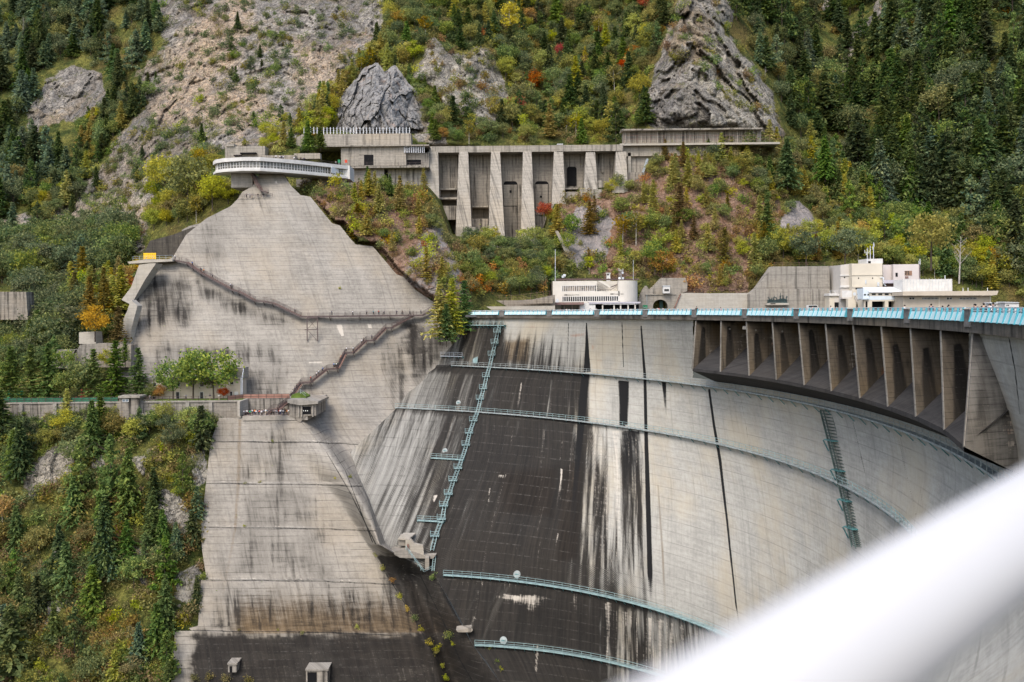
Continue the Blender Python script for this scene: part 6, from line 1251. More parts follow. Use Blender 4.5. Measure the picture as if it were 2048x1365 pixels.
scatter([(75,470),(60,410),(150,330),(165,270),(250,195),(300,200),(270,240),(215,300),(175,360),(160,400),(110,440)], 'on the wooded rib running down across the cliff', {(F_,'fir'):3, (B_,'dgreen'):3, (B_,'green'):2, (B_,'lime'):.8, (L_,'larch'):.6}, 120, (9, 15), 14, avoid_rock=False)
MID = [(765,-140),(1330,-140),(1350,30),(1312,110),(1290,190),(1300,252),(1240,288),(870,290),(890,232),(960,262),(1018,200),(995,100),(930,108),(885,90),(868,62),(830,150),(800,175),(770,140),(735,125),(775,60)]
scatter(MID, 'on the autumn slope above the buttress wall', {(F_,'fir'):4, (F_,'pine'):1.6, (B_,'green'):3, (B_,'dgreen'):2, (B_,'lime'):2.4, (B_,'olive'):1.6, (W_,'lime'):.7, (W_,'gold'):.4, (B_,'orange'):.35, (L_,'larch'):.6, (B_,'red'):.12}, 430, (9, 16), 14)
scatter(MID, 'on the autumn slope above the buttress wall', {(S_,'green'):4, (S_,'dgreen'):6, (S_,'olive'):4, (S_,'brown'):1.8, (S_,'lime'):3, (S_,'orange'):.5, (S_,'red'):.15}, 900, (3, 6), 9)
scatter([(1320,-140),(1640,-140),(1570,200),(1600,300),(1560,270),(1545,170),(1500,100),(1466,30),(1440,-60)], 'beside the pale outcrop above the snow shed', {(F_,'fir'):4, (F_,'firb'):1, (B_,'dgreen'):1.5, (B_,'olive'):.7}, 90, (11, 18), 17)
scatter(OUT3+[(1290,100)], 'in the cracks of the pale outcrop above the snow shed', {(S_,'green'):2, (S_,'olive'):2, (S_,'brown'):1}, 60, (2, 3), 12, avoid_rock=False)
scatter(CRAG2, 'in the cracks of the pale crag above the old ruins', {(S_,'olive'):2, (S_,'dgreen'):2, (S_,'brown'):1}, 60, (2, 3), 9, avoid_rock=False)
scatter(CLIFF, 'clinging to the tall tan and grey cliff', {(S_,'dgreen'):4, (S_,'green'):2, (S_,'olive'):3, (F_,'fir'):.4, (S_,'lime'):.5}, 330, (4, 8), 11, avoid_rock=False)
scatter([(225,300),(330,220),(420,250),(455,330),(300,400),(250,470),(60,475),(110,410)], 'clinging to the foot of the tall cliff', {(S_,'dgreen'):3, (S_,'green'):2, (S_,'olive'):3}, 90, (3, 6), 14, avoid_rock=False)
scatter([(440,-60),(600,-60),(590,60),(560,160),(470,190),(450,80)], 'on the upper ledges of the tall cliff', {(F_,'fir'):1, (S_,'dgreen'):3, (B_,'green'):.5}, 45, (5, 9), 16, avoid_rock=False)
scatter([(690,170),(735,122),(770,110),(800,150),(760,128),(720,160),(670,215),(655,262),(600,280),(610,240),(650,205)], 'around the bare grey crag', {(B_,'lime'):2, (B_,'green'):1.5, (L_,'larch'):2, (W_,'gold'):1, (F_,'pine'):1.5, (F_,'fir'):1}, 44, (9, 14), 12, avoid_rock=False)
scatter([(805,150),(870,215),(905,285),(870,290),(845,240),(830,190)], 'right of the bare grey crag', {(B_,'green'):3, (B_,'lime'):1.2, (B_,'olive'):2, (F_,'pine'):1, (B_,'orange'):.4}, 34, (7, 12), 11, avoid_rock=False)
# middle hill ---------------------------------------------------------------------------------------------
HILL = [(560,362),(690,372),(850,378),(870,430),(900,480),(940,520),(935,590),(880,590),(815,548),(745,486),(660,430),(610,388)]
scatter(HILL, 'on the reddish slope between the pyramid face and the buttresses', {(S_,'olive'):4, (S_,'brown'):3, (S_,'green'):2, (S_,'lime'):1.2, (S_,'orange'):.4, (L_,'larch'):.9, (B_,'green'):.5}, 160, (6, 11), 11)
scatter([(925,500),(960,480),(1000,500),(1090,495),(1130,540),(1160,590),(935,596)], 'in the green thicket below the tall buttresses', {(B_,'green'):5, (B_,'dgreen'):2.5, (B_,'olive'):2, (S_,'olive'):2, (S_,'orange'):1, (B_,'lime'):.8}, 110, (7, 11), 11)
HILL2 = [(1090,430),(1130,395),(1240,380),(1300,305),(1400,296),(1560,296),(1600,330),(1640,400),(1700,440),(1760,470),(1700,525),(1550,528),(1500,590),(1390,585),(1340,550),(1260,560),(1160,555),(1120,500)]
scatter(HILL2, 'on the brown scree slope above the tunnel portal', {(S_,'olive'):5, (S_,'brown'):5, (S_,'green'):2.2, (S_,'lime'):1.6, (S_,'orange'):.6, (L_,'larch'):1.3, (L_,'gold'):.4, (B_,'green'):.9, (B_,'lime'):.6, (W_,'lime'):.5}, 430, (7, 13), 11)
scatter([(1400,300),(1570,296),(1620,340),(1690,420),(1760,470),(1700,480),(1640,440),(1600,400),(1560,400),(1540,420),(1470,380)], 'in the dense autumn thicket below the snow shed', {(B_,'olive'):3, (S_,'brown'):4, (B_,'green'):2, (S_,'olive'):3, (L_,'larch'):.8, (F_,'pine'):1, (B_,'dgreen'):.8}, 150, (6, 12), 13, avoid_rock=False)
scatter([(1480,560),(1520,520),(1560,490),(1660,480),(1780,450),(1850,440),(1960,480),(2060,540),(2060,610),(1980,585),(1830,560),(1700,524),(1545,530)], 'right behind the control office buildings', {(B_,'green'):4, (B_,'dgreen'):1.8, (B_,'lime'):4.5, (B_,'olive'):1.2, (L_,'larch'):1, (F_,'pine'):.8, (W_,'lime'):.8, (B_,'yellow'):.35}, 110, (10, 16), 15, avoid_rock=False)
scatter([(1640,300),(1700,375),(1780,440),(1700,455),(1650,380),(1600,320)], 'at the mouth of the side valley right of the snow shed', {(F_,'pine'):3, (L_,'larch'):2, (B_,'green'):2, (F_,'fir'):1}, 50, (12, 17), 15, avoid_rock=False)
scatter([(860,300),(1245,300),(1245,370),(1090,470),(950,480),(870,390)], 'growing between the tall old buttresses', {(S_,'green'):2, (S_,'lime'):1.5, (S_,'olive'):2}, 4, (2, 3), 30)
# left side -----------------------------------------------------------------------------------------------
scatter([(-60,575),(-60,500),(60,490),(245,485),(262,520),(235,560),(160,570),(60,575)], 'in the dark leafy wood on the far left below the cliff', {(B_,'dgreen'):6, (B_,'green'):2, (F_,'firb'):.4}, 70, (15, 20), 17, avoid_rock=False)
scatter([(40,690),(50,600),(130,590),(170,640),(170,700),(110,745)], 'in the shaded wood left of the golden larches', {(B_,'dgreen'):6, (B_,'green'):1.2}, 36, (13, 19), 17, avoid_rock=False)
scatter([(130,690),(140,600),(240,575),(255,610),(225,660),(215,700)], 'in the golden clump left of the pyramid face', {(L_,'larch'):3, (B_,'lime'):2.5, (L_,'gold'):1.5, (B_,'green'):1.5, (B_,'olive'):1}, 34, (11, 16), 14, avoid_rock=False)
scatter([(250,530),(285,525),(290,560),(255,600),(240,640),(232,600)], 'on the broken edge left of the pyramid face', {(S_,'lime'):2, (S_,'orange'):2, (S_,'green'):2, (L_,'gold'):.5, (S_,'red'):.5}, 26, (3, 6), 9, avoid_rock=False)
scatter([(-80,690),(60,690),(130,735),(120,760),(-80,760)], 'in the wood behind the terrace on the far left', {(B_,'dgreen'):4, (B_,'green'):3, (F_,'pine'):1}, 40, (10, 14), 16, avoid_rock=False)
scatter([(292,470),(300,400),(330,360),(400,330),(440,345),(470,385),(468,408),(430,425),(400,450),(350,468)], 'in the yellow green clump beside the white curved building', {(B_,'lime'):5, (B_,'olive'):3, (B_,'green'):1.6, (W_,'gold'):.8}, 46, (9, 14), 14, avoid_rock=False)
scatter([(30,480),(270,440),(285,470),(270,490),(30,490)], 'on the pale scree at the foot of the cliff', {(S_,'olive'):3, (S_,'dgreen'):2, (S_,'brown'):1}, 50, (2, 4), 10, avoid_rock=False)
scatter([(505,300),(575,245),(640,225),(660,260),(640,305),(585,305),(520,312)], 'among the yellow green bushes left of the white posts', {(B_,'lime'):5, (B_,'yellow'):.7, (S_,'lime'):2, (F_,'pine'):.7, (L_,'larch'):.8}, 34, (6, 10), 12, avoid_rock=False)
LOW = [(-160,845),(200,850),(300,858),(436,848),(418,890),(405,1000),(402,1060),(408,1160),(396,1250),(345,1262),(336,1500),(-160,1500)]
scatter(LOW, 'on the rocky slope below the terrace wall', {(F_,'pine'):2.6, (F_,'fir'):1.0, (L_,'larch'):.6, (B_,'green'):1.2, (B_,'olive'):1.2, (F_,'firb'):.3}, 85, (8, 14), 38)
scatter(LOW, 'on the rocky slope below the terrace wall', {(S_,'green'):4, (S_,'olive'):5, (S_,'brown'):4.5, (S_,'dgreen'):2.6, (S_,'lime'):2, (S_,'orange'):.25}, 620, (2, 4), 13)
scatter([(-60,850),(60,835),(200,850),(436,850),(430,880),(300,880),(120,900),(-60,920)], 'right under the terrace wall', {(B_,'green'):4, (B_,'lime'):1.5, (B_,'dgreen'):3, (S_,'green'):2, (S_,'lime'):1.5, (B_,'olive'):1.5}, 70, (7, 10), 16, avoid_rock=False)
# the plants one would point at ---------------------------------------------------------------------------
def spot(kind_, leaf, px, py, h_px, label, Y=None):
    Y = TY(px, py)-.5 if Y is None else Y; P = at(px, py, Y); plant(kind_, leaf, P, h_px/F*Y, '', True, label)
for px, py, h, lf, lab in ((188,806,105,'pine','left conifer of the tall trio beside the concrete kiosk'), (232,806,122,'pine','tallest middle conifer of the trio beside the concrete kiosk'), (277,803,105,'pine','right conifer of the tall trio beside the concrete kiosk')):
    spot('larch', lf, px, py, h, lab, 281)
for px, h, lf, k, lab in ((22,108,'pine','larch','leftmost bright conifer on the terrace above the green screen'), (62,112,'pine','larch','second bright conifer from the left on the terrace'), (98,116,'pine','larch','tall bright conifer in the left terrace row'), (140,70,'green','broad','grey green round tree in the left terrace row'), (165,92,'dgreen','broad','dusky leafy tree left of the conifer trio')):
    spot(k, lf, px, 805, h, lab, 282)
for px, h, lf, lab in ((346,78,'green','left leafy tree in front of the terrace building'), (386,96,'green','middle leafy tree in front of the terrace building'), (428,94,'green','right leafy tree in front of the terrace building')): spot('broad', 'green', px, 805, h*1.12, lab, 280.5)
spot('broad', 'red', 447, 799, 24, 'small red maple by the right end of the terrace building', 281); spot('broad', 'brown' if False else 'orange', 318, 803, 34, 'rusty little tree in front of the terrace building, left side', 281)
for px, py, h, k, lf, Y, lab in ((128,750,52,'broad','green',287,'small green tree left of the sloping concrete block'), (212,742,44,'broad','lime',286,'yellow green tree before the sloping concrete block'), (250,728,50,'larch','pine',287,'slim conifer at the right end of the sloping concrete block'), (300,806,40,'broad','green',281,'low green tree between the kiosk and the terrace building'), (8,806,84,'broad','green',284,'leafy tree at the far left end of the terrace')): spot(k, lf, px, py, h, lab, Y)
spot('shrub', 'red', 170, 803, 22, 'dark red bush under the dusky terrace tree', 281)
for px, py, h, Y, lab in ((880,684,112,297,'left conifer of the clump at the far end of the dam crest'), (905,680,120,299,'middle conifer of the clump at the far end of the dam crest'), (930,672,108,302,'right conifer of the clump at the far end of the dam crest'), (893,690,80,295,'short front conifer of the clump at the far end of the dam crest')): spot('larch', 'larch' if px in (880, 905) else 'pine', px, py, h, lab, Y)
spot('broad', 'yellow', 1992, 532, 36, 'round brilliant yellow tree above the right kiosks'); spot('broad', 'yellow', 1768, 452, 30, 'small bright yellow tree at the foot of the right mountain'); spot('broad', 'lime', 1862, 535, 110, 'large yellow green tree behind the tarpaulin scaffold box', 345)
spot('broad', 'yellow', 190, 680, 72, 'bright yellow tree above the sloping concrete block', 294); spot('larch', 'gold', 180, 640, 84, 'tall golden brown larch behind the bright yellow tree', 306); spot('larch', 'gold', 208, 615, 78, 'second golden larch left of the pyramid face', 312); spot('larch', 'gold', 238, 690, 76, 'thin tan larch against the left edge of the pyramid face', 296)
spot('broad', 'red', 1089, 440, 36, 'vivid orange red tree beside the right buttresses', 370); spot('broad', 'lime', 982, 502, 50, 'fresh green tree at the foot of the tallest buttress', 366); spot('slim', 'lime', 1046, 498, 44, 'slender yellow green tree at the foot of the fourth buttress', 367)
spot('slim', 'gold', 1245, 490, 64, 'wide yellow birch clump on the slope above the rest house', 362); spot('slim', 'gold', 1272, 488, 66, 'right stem of the yellow birch clump above the rest house', 361)
spot('slim', 'lime', 1238, 560, 52, 'slender yellow tree just behind the rest house roof', 349); spot('larch', 'gold', 1360, 450, 80, 'golden orange larch on the brown scree slope'); spot('larch', 'larch', 1345, 375, 60, 'yellow green larch at the top of the brown scree slope'); spot('larch', 'larch', 1410, 360, 56, 'pale yellow larch below the snow shed road')
spot('larch', 'pine', 1535, 505, 100, 'big yellow green conifer left of the grey rock slab', 366); spot('fir', 'pine', 1575, 380, 100, 'tall green conifer below the right end of the snow shed', 392); spot('fir', 'pine', 1650, 360, 85, 'yellow green conifer at the mouth of the side valley', 400); spot('broad', 'dgreen', 1612, 530, 70, 'round dark green tree above the high stained wall', 352); spot('broad', 'dgreen', 1690, 530, 74, 'wide green tree behind the control office, left side', 350)
spot('broad', 'orange', 1325, 560, 60, 'red and green bush over the tunnel portal', 352); spot('shrub', 'orange', 1385, 580, 34, 'orange shrub to the right of the tunnel portal', 351); spot('broad', 'green', 1310, 545, 66, 'green leafy tree above the tunnel portal', 352)
for px, py, h, k, lf, lab in ((735,380,46,'larch','pine','slim conifer before the ruined block, leftmost'), (780,392,42,'larch','pine','slim conifer before the ruined block, second'), (800,425,72,'larch','larch','taller yellow conifer on the slope before the ruined block'), (758,430,62,'larch','larch','yellow conifer leaning over the reddish slope'), (715,485,76,'larch','gold','lone golden larch beside the pyramid face')): spot(k, lf, px, py, h, lab)
spot('fir', 'pine', 616, 300, 56, 'conifer standing before the white posts, left end', 375); spot('fir', 'pine', 641, 300, 44, 'lighter conifer standing before the white posts', 376); spot('larch', 'gold', 740, 140, 44, 'golden larch on the ridge left of the bare grey crag'); spot('larch', 'larch', 775, 150, 62, 'yellow green conifer behind the top of the bare grey crag')
spot('slim', 'yellow', 1255, 142, 34, 'pale yellow tree high on the slope left of the outcrop'); spot('slim', 'lime', 1222, 258, 60, 'thin birch with pale stems just left of the snow shed'); spot('broad', 'red', 1245, 150, 30, 'red tree high on the slope beside the pale yellow one'); spot('slim', 'yellow', 1022, 86, 84, 'tall golden birch near the top of the middle slope')
for px, py, h, lf, lab in ((162,1000,120,'pine','tall conifer on the lower left slope, among pale rocks'), (222,1010,135,'pine','tallest conifer on the lower left slope'), (258,1030,130,'pine','bright conifer at the right of the tallest one, lower left slope'), (210,1145,150,'fir','dark shapely fir in the middle of the lower left slope'), (305,1095,100,'pine','conifer beside the pale boulder left of the lower concrete face'), (330,1185,110,'pine','conifer near the bent corner of the lower concrete face'), (75,1240,90,'fir','dark conifer low on the lower left slope'), (22,1365,150,'pine','big conifer at the bottom left edge'), (40,955,110,'fir','conifer below the left end of the terrace wall'), (185,1205,60,'larch','small yellow conifer left of the dark brown thicket')): spot('fir' if lf != 'larch' else 'larch', lf, px, py, h, lab)
spot('slim', 'yellow', 6, 1060, 74, 'yellow orange birch at the left edge of the lower slope')
for px, py, h, lf, lab in ((130,880,62,'lime','yellow green leafy tree hanging before the terrace wall'), (345,905,60,'dgreen','round dark tree at the foot of the terrace wall'), (405,890,66,'green','bright green tree at the corner of terrace wall and concrete face'), (265,890,54,'lime','yellowing tree below the kiosk')): spot('broad', lf, px, py, h, lab)
for px, py, h, lf, lab in ((330,400,90,'lime','yellow green tree left of the white curved building, left one'), (375,420,110,'olive','tall olive tree in the clump by the white curved building'), (425,418,70,'lime','round pale green tree above the pyramid edge'), (400,370,76,'gold','golden tree tops behind the clump beside the white building')): spot('broad' if lf != 'gold' else 'slim', lf, px, py, h, lab, TY(px, py)-4)
# weeds rooted in the joints of the wing dam
for px, py, h, lf in ((752,1112,10,'lime'),(765,1140,12,'lime'),(785,1165,11,'orange'),(800,1195,12,'lime'),(815,1222,11,'yellow'),(828,1240,12,'green'),(842,1262,10,'lime'),(858,1290,10,'yellow'),(872,1310,10,'lime'),(885,1335,9,'lime'),(866,1158,12,'green'),(900,1275,16,'green'),(872,1300,12,'lime'),(905,1290,8,'lime'),(980,1300,9,'lime'),(995,1325,9,'green'),(1005,1340,8,'lime'),(520,967,6,'olive'),(490,968,5,'olive'),(545,885,5,'lime'),(488,1054,5,'lime'),(555,1262,5,'lime'),(605,1268,7,'olive'),(478,1262,6,'olive'),(715,1258,8,'lime'),(408,1160,16,'green'),(700,955,6,'lime'),(670,958,5,'lime'),(680,578,5,'lime'),(420,1358,16,'olive'),(450,1362,16,'olive'),(500,1364,14,'olive'),(390,1364,14,'olive'),(890,1362,12,'lime')):
    Y = wY(px, py)-.2; plant('shrub', lf, at(px, py, Y), h/F*Y, 'rooted in a joint of the lower concrete face', True)
# ---- the largest of each kind become trees of their own, the rest one forest
PLANTS.sort(key=lambda t: -t[0])
CAP = {'conifer_tree': 290, 'broadleaf_tree': 290, 'shrub': 290, 'larch_tree': 150, 'birch_tree': 120}
used = {k: 0 for k in CAP}; REST = []
def put(t, k):
    _, kd, lf, P, h, zone, label = t; pv = PROTO[(kd, lf)]; p = pv[k % len(pv)]; nm, cat = NAMES[kd]; rz = (k*2.399) % 6.283
    adj = ADJ[lf]
    if label: lab, grp = label, f'{cat}s picked out on the slopes'
    else: lab = f'{adj} {cat if cat != "tree" else "leafy tree"} {zone}'; grp = f'{adj} {cat}s {zone}'
    if kd == 'shrub':
        o = bpy.data.objects.new(nm, p.crown); C.objects.link(o); o.location = P; o.rotation_euler = (0, 0, rz); o.scale = (h, h, h); tag(o, lab, cat, grp); return
    g = bpy.data.objects.new(nm, None); C.objects.link(g); g.location = P; g.rotation_euler = (0, 0, rz); g.scale = (h*(.9+.2*((k*7) % 10)/10),)*2+(h,); tag(g, lab, cat, grp)
    for n_, me in (('crown', p.crown), ('trunk', p.trunk)): o = bpy.data.objects.new(n_, me); C.objects.link(o); o.parent = g
def vis(P): x, y = pix(P); return -25 < x < 2075 and -20 < y < 1400
for k, t in enumerate(PLANTS):
    nm = NAMES[t[1]][0]
    if used[nm] < CAP[nm] and vis(t[3]): used[nm] += 1; put(t, k)
    else: REST.append((k, t))
# the rest of the wood: one object that spreads copies of the same trees over the slopes
def forest(name, label, items):
    keys = []; col = bpy.data.collections.new(name+'_kinds'); idx = {}
    for k, t in items:
        kk = (t[1], t[2])
        for v in range(len(PROTO[kk])):
            if (kk, v) not in idx:
                p = PROTO[kk][v]; me = p.crown.copy(); b = bmesh.new(); b.from_mesh(p.crown)
                if p.trunk:
                    nf = len(b.faces); b.from_mesh(p.trunk); b.faces.ensure_lookup_table()
                    for f in b.faces[nf:]: f.material_index = 1
                b.to_mesh(me); b.free()
                if p.trunk: me.materials.append(p.trunk.materials[0])
                idx[(kk, v)] = len(idx); o = bpy.data.objects.new(f'{name}_kind_{len(idx):03d}', me); col.objects.link(o)
    me = bpy.data.meshes.new(name); n = len(items); me.vertices.add(n)
    me.vertices.foreach_set('co', np.array([t[3] for _, t in items]).reshape(-1).astype(np.float32))
    a = me.attributes.new('kind_index', 'INT', 'POINT'); a.data.foreach_set('value', np.array([idx[((t[1], t[2]), k % len(PROTO[(t[1], t[2])]))] for k, t in items], np.int32))
    a = me.attributes.new('turn', 'FLOAT_VECTOR', 'POINT'); a.data.foreach_set('vector', np.array([(0, 0, (k*2.399) % 6.283) for k, t in items], np.float32).reshape(-1))
    a = me.attributes.new('size', 'FLOAT', 'POINT'); a.data.foreach_set('value', np.array([t[4] for k, t in items], np.float32))
    o = bpy.data.objects.new(name, me); C.objects.link(o); kind(o, 'stuff'); o['label'] = label
    ng = bpy.data.node_groups.new(name, 'GeometryNodeTree'); ng.interface.new_socket('Geometry', in_out='INPUT', socket_type='NodeSocketGeometry'); ng.interface.new_socket('Geometry', in_out='OUTPUT', socket_type='NodeSocketGeometry')
    N = ng.nodes.new; i = N('NodeGroupInput'); u = N('NodeGroupOutput'); ci = N('GeometryNodeCollectionInfo'); ci.inputs['Collection'].default_value = col; ci.inputs['Separate Children'].default_value = True; ci.inputs['Reset Children'].default_value = True
    ip = N('GeometryNodeInstanceOnPoints'); ip.inputs['Pick Instance'].default_value = True
    def na(nm_, ty): x = N('GeometryNodeInputNamedAttribute'); x.data_type = ty; x.inputs['Name'].default_value = nm_; return x.outputs['Attribute']
    e2r = N('FunctionNodeEulerToRotation'); L = ng.links.new
    L(i.outputs[0], ip.inputs['Points']); L(ci.outputs[0], ip.inputs['Instance']); L(na('kind_index', 'INT'), ip.inputs['Instance Index']); L(na('turn', 'FLOAT_VECTOR'), e2r.inputs[0]); L(e2r.outputs[0], ip.inputs['Rotation']); L(na('size', 'FLOAT'), ip.inputs['Scale']); L(ip.outputs[0], u.inputs[0])
    md = o.modifiers.new('forest', 'NODES'); md.node_group = ng
forest('forest', 'mass of further trees on the mountainsides behind the dam', [x for x in REST if x[1][1] != 'shrub'])
forest('undergrowth', 'mass of low autumn bushes covering the slopes', [x for x in REST if x[1][1] == 'shrub'])
print('PLANTS', len(PLANTS), used, 'rest', len(REST))
# bare and dead trees
def bare(lab, px, py, h_px, Y, seed, mat=None):
    r = np.random.RandomState(seed); P = at(px, py, Y); h = h_px/F*Y; g = thing('bare_tree', lab, 'bare tree', P); t = MB(); c = MB()
    top = np.array([.05*h, 0, h]); t.tube((0, 0, -.5), (.03*h, 0, .5*h), .02*h, .012*h, 6); t.tube((.03*h, 0, .5*h), top, .012*h, .003*h, 6)
    for k in range(13):
        f = r.uniform(.35, .95); b0 = np.array([.03*h+.02*h*(f-.5), 0, f*h]); a = r.uniform(0, 6.28); L = h*r.uniform(.16, .34)*(1.3-f); e = b0+np.array([math.cos(a)*L, math.sin(a)*L, L*r.uniform(.5, 1.3)]); c.tube(b0, e, .006*h, .002*h, 5)
        for q in range(2): d_ = r.normal(0, 1, 3)*L*.3; d_[2] = abs(d_[2]); m_ = b0+(e-b0)*r.uniform(.5, .9); c.tube(m_, m_+d_, .003*h, .001*h, 4)
    for n_, mm in (('trunk', t), ('branches', c)):
        o = mm.build(n_, mat or M_BIRCH); o.location = (0, 0, 0); o.parent = g
bare('leafless grey tree with spreading branches behind the long low building', 1918, 565, 92, 335, 3); bare('dead pale snag leaning on the shoulder right of the outcrop', 1530, 152, 18, 440, 5); bare('leafless grey tree above the yellow bushes near the cliff foot', 582, 260, 38, 400, 9); bare('dead white stem on the dark slope high on the left', 46, 58, 24, 520, 12)
# ---------------------------------------------------------------- people
def skin_mesh(name, verts, edges, radii, root=0, sub=1):
    me = bpy.data.meshes.new(name); me.from_pydata(verts, edges, []); o = bpy.data.objects.new(name, me); C.objects.link(o)
    md = o.modifiers.new('s', 'SKIN'); md.use_smooth_shade = True; sv = me.skin_vertices[0].data
    for i, r in enumerate(radii): sv[i].radius = (r, r) if not isinstance(r, tuple) else r; sv[i].use_root = (i == root)
    sb = o.modifiers.new('u', 'SUBSURF'); sb.levels = sub; sb.render_levels = sub
    dg = bpy.context.evaluated_depsgraph_get(); out = bpy.data.meshes.new_from_object(o.evaluated_get(dg)); out.name = name
    bpy.data.objects.remove(o); bpy.data.meshes.remove(me); return out
POSES = []
for sw, el, lean in ((0, .06, 0), (.24, .12, .04), (.05, .34, .10), (.0, .2, -.02)):
    hip = [(-.09, 0, .90), (.09, 0, .90)]; kn = [(-.10, -sw*.55, .50), (.10, sw*.35, .50)]; an = [(-.10, -sw*.6, .09), (.10, sw*1.1, .10 + abs(sw)*.1)]; to = [(-.11, -sw*.6-.15, .04), (.11, sw*1.1-.14, .05)]
    sh = [(-.19, -lean, 1.40), (.19, -lean, 1.40)]; eb = [(-.25, -lean+sw*.4-el*.3, 1.14), (.25, -lean-sw*.4-el*.3, 1.14)]; ha = [(-.23, -lean+sw*.7-el*1.0-.05, .93+el*.5), (.23, -lean-sw*.7-el*1.0-.05, .93+el*.5)]
    fi = [(x*1.0, y-.03, z-.11) for x, y, z in ha]; th_ = [(x*.86, y-.06, z-.05) for x, y, z in ha]
    pel, ws, chs, nk, hd, cr = (0, 0, .94), (0, -lean*.3, 1.10), (0, -lean*.8, 1.32), (0, -lean, 1.47), (0, -lean-.015, 1.57), (0, -lean-.01, 1.67)
    V = [pel, ws, chs, nk, hd, cr]; E = [(0,1),(1,2),(2,3),(3,4),(4,5)]; R = [(.15,.11), (.13,.10), (.16,.11), .055, .09, .07]
    def add(par, p, r): V.append(p); R.append(r); E.append((par, len(V)-1)); return len(V)-1
    for s in (0, 1):
        h = add(0, hip[s], .095); k = add(h, kn[s], .062); a = add(k, an[s], .045); add(a, to[s], .035)
        q = add(2, sh[s], .065); e = add(q, eb[s], .045); w_ = add(e, ha[s], .034); f = add(w_, fi[s], .022); add(w_, th_[s], .014)
        for dx in (-.022, .022): add(w_, (fi[s][0]+dx, fi[s][1], fi[s][2]+.012), .010)
    add(4, (0, -lean-.105, 1.565), .018)
    body = skin_mesh('body', V, E, R)
    JV = [(0, 0, .86), ws, chs, (0, -lean, 1.44)]; JE = [(0,1),(1,2),(2,3)]; JR = [(.185,.14), (.16,.125), (.185,.135), .085]
    for s in (0, 1):
        JV += [sh[s], eb[s], tuple(np.array(ha[s])*.9+np.array(eb[s])*.1)]; n = len(JV); JE += [(2, n-3), (n-3, n-2), (n-2, n-1)]; JR += [.085, .068, .055]
    jac = skin_mesh('jacket', JV, JE, JR)
    TV = [(0, 0, .93)]; TE = []; TR_ = [(.165,.125)]
    for s in (0, 1): TV += [hip[s], kn[s], an[s]]; n = len(TV); TE += [(0, n-3), (n-3, n-2), (n-2, n-1)]; TR_ += [.11, .082, .068]
    trs = skin_mesh('trousers', TV, TE, TR_)
    hm = bpy.data.meshes.new('hair'); b = bmesh.new(); bmesh.ops.create_uvsphere(b, u_segments=10, v_segments=7, radius=.115); bmesh.ops.delete(b, geom=[v for v in b.verts if v.co.z < -.03 and v.co.y < .02], context='VERTS')
    for v in b.verts: v.co = Vector((v.co.x*.93, v.co.y*1.02-lean, v.co.z*1.02+1.625))
    b.to_mesh(hm); b.free(); POSES.append((body, jac, trs, hm))
M_SKIN = plain('skin', (.50, .31, .22), .6, .3, .06, 8); M_HAIR = plain('dark_hair', (.012, .010, .009), .6, .3, .2, 8)
COL = {k: plain('cloth_'+k, c, .9, .1, .15, 6) for k, c in dict(white=(.70, .70, .70), black=(.015, .015, .018), navy=(.02, .03, .085), grey=(.20, .20, .21), red=(.45, .03, .02), orange=(.65, .20, .01), green=(.02, .30, .14), blue=(.04, .14, .45), teal=(.08, .28, .32), beige=(.42, .34, .25), pink=(.55, .28, .30), brown=(.12, .07, .04)).items()}
COL['dark'] = COL['black']
def person(P, rz, pose, top, bottom, label, group, h=1.68, hat=None):
    g = bpy.data.objects.new('person', None); C.objects.link(g); g.location = tuple(map(float, P)); g.rotation_euler = (0, 0, rz); s = h/1.74; g.scale = (s, s, s); tag(g, label, 'person', group)
    for n_, me, mt in zip(('body', 'jacket', 'trousers', 'hair' if not hat else 'hat'), POSES[pose], (M_SKIN, COL[top], COL[bottom], COL[hat] if hat else M_HAIR)):
        if not me.materials: me.materials.append(M_SKIN)
        o = bpy.data.objects.new(n_, me); C.objects.link(o); o.parent = g; o.material_slots[0].link = 'OBJECT'; o.material_slots[0].material = mt
rp = random.Random(4)
def crowd(pts, where, group, faces=(0,), poses=(0, 0, 2, 3)):
    for i, (P, top) in enumerate(pts):
        person(P, rp.choice(faces)+rp.uniform(-.5, .5), rp.choice(poses), top, rp.choice(('navy', 'dark', 'dark', 'grey', 'beige')), f'person in a {top} top {where}', group, rp.uniform(1.55, 1.76))
PX = [488,491,494,497,500,502.5,505,508,509.5,512,516,518.5,520,523,525,528,532,534.5,537,539,541.5,543.5,546,548,550.5,552.5,555,557,559.5,561.5,564,566.5,569,571,574,576.5,579,582]
TP_ = ['white','grey','white','black','green','navy','white','black','orange','white','navy','grey','red','white','navy','grey','white','teal','black','white','grey','white','white','orange','white','navy','white','red','white','white','navy','white','grey','black','orange','white','navy','teal']
crowd([(at(px, 832, 273+rp.uniform(.2, 3.2))*np.array([1, 1, 0])+np.array([0, 0, ZD]), t) for px, t in zip(PX, TP_)], 'in the crowd on the viewing deck', 'people crowded on the viewing deck', (0, 0, 1, -1, 3))
def along(Pts, f):
    seg = [np.linalg.norm(np.array(b)-np.array(a)) for a, b in zip(Pts[:-1], Pts[1:])]; d_ = f*sum(seg)
    for (a, b), s in zip(zip(Pts[:-1], Pts[1:]), seg):
        if d_ <= s: return np.array(a)+(np.array(b)-np.array(a))*d_/s+np.array([0, 0, .07])
        d_ -= s
    return np.array(Pts[-1])
def at_px(Pts, px):
    best = min((abs(float(pix(along(Pts, f))[0])-px), f) for f in np.linspace(0, .999, 400)); return along(Pts, best[1])
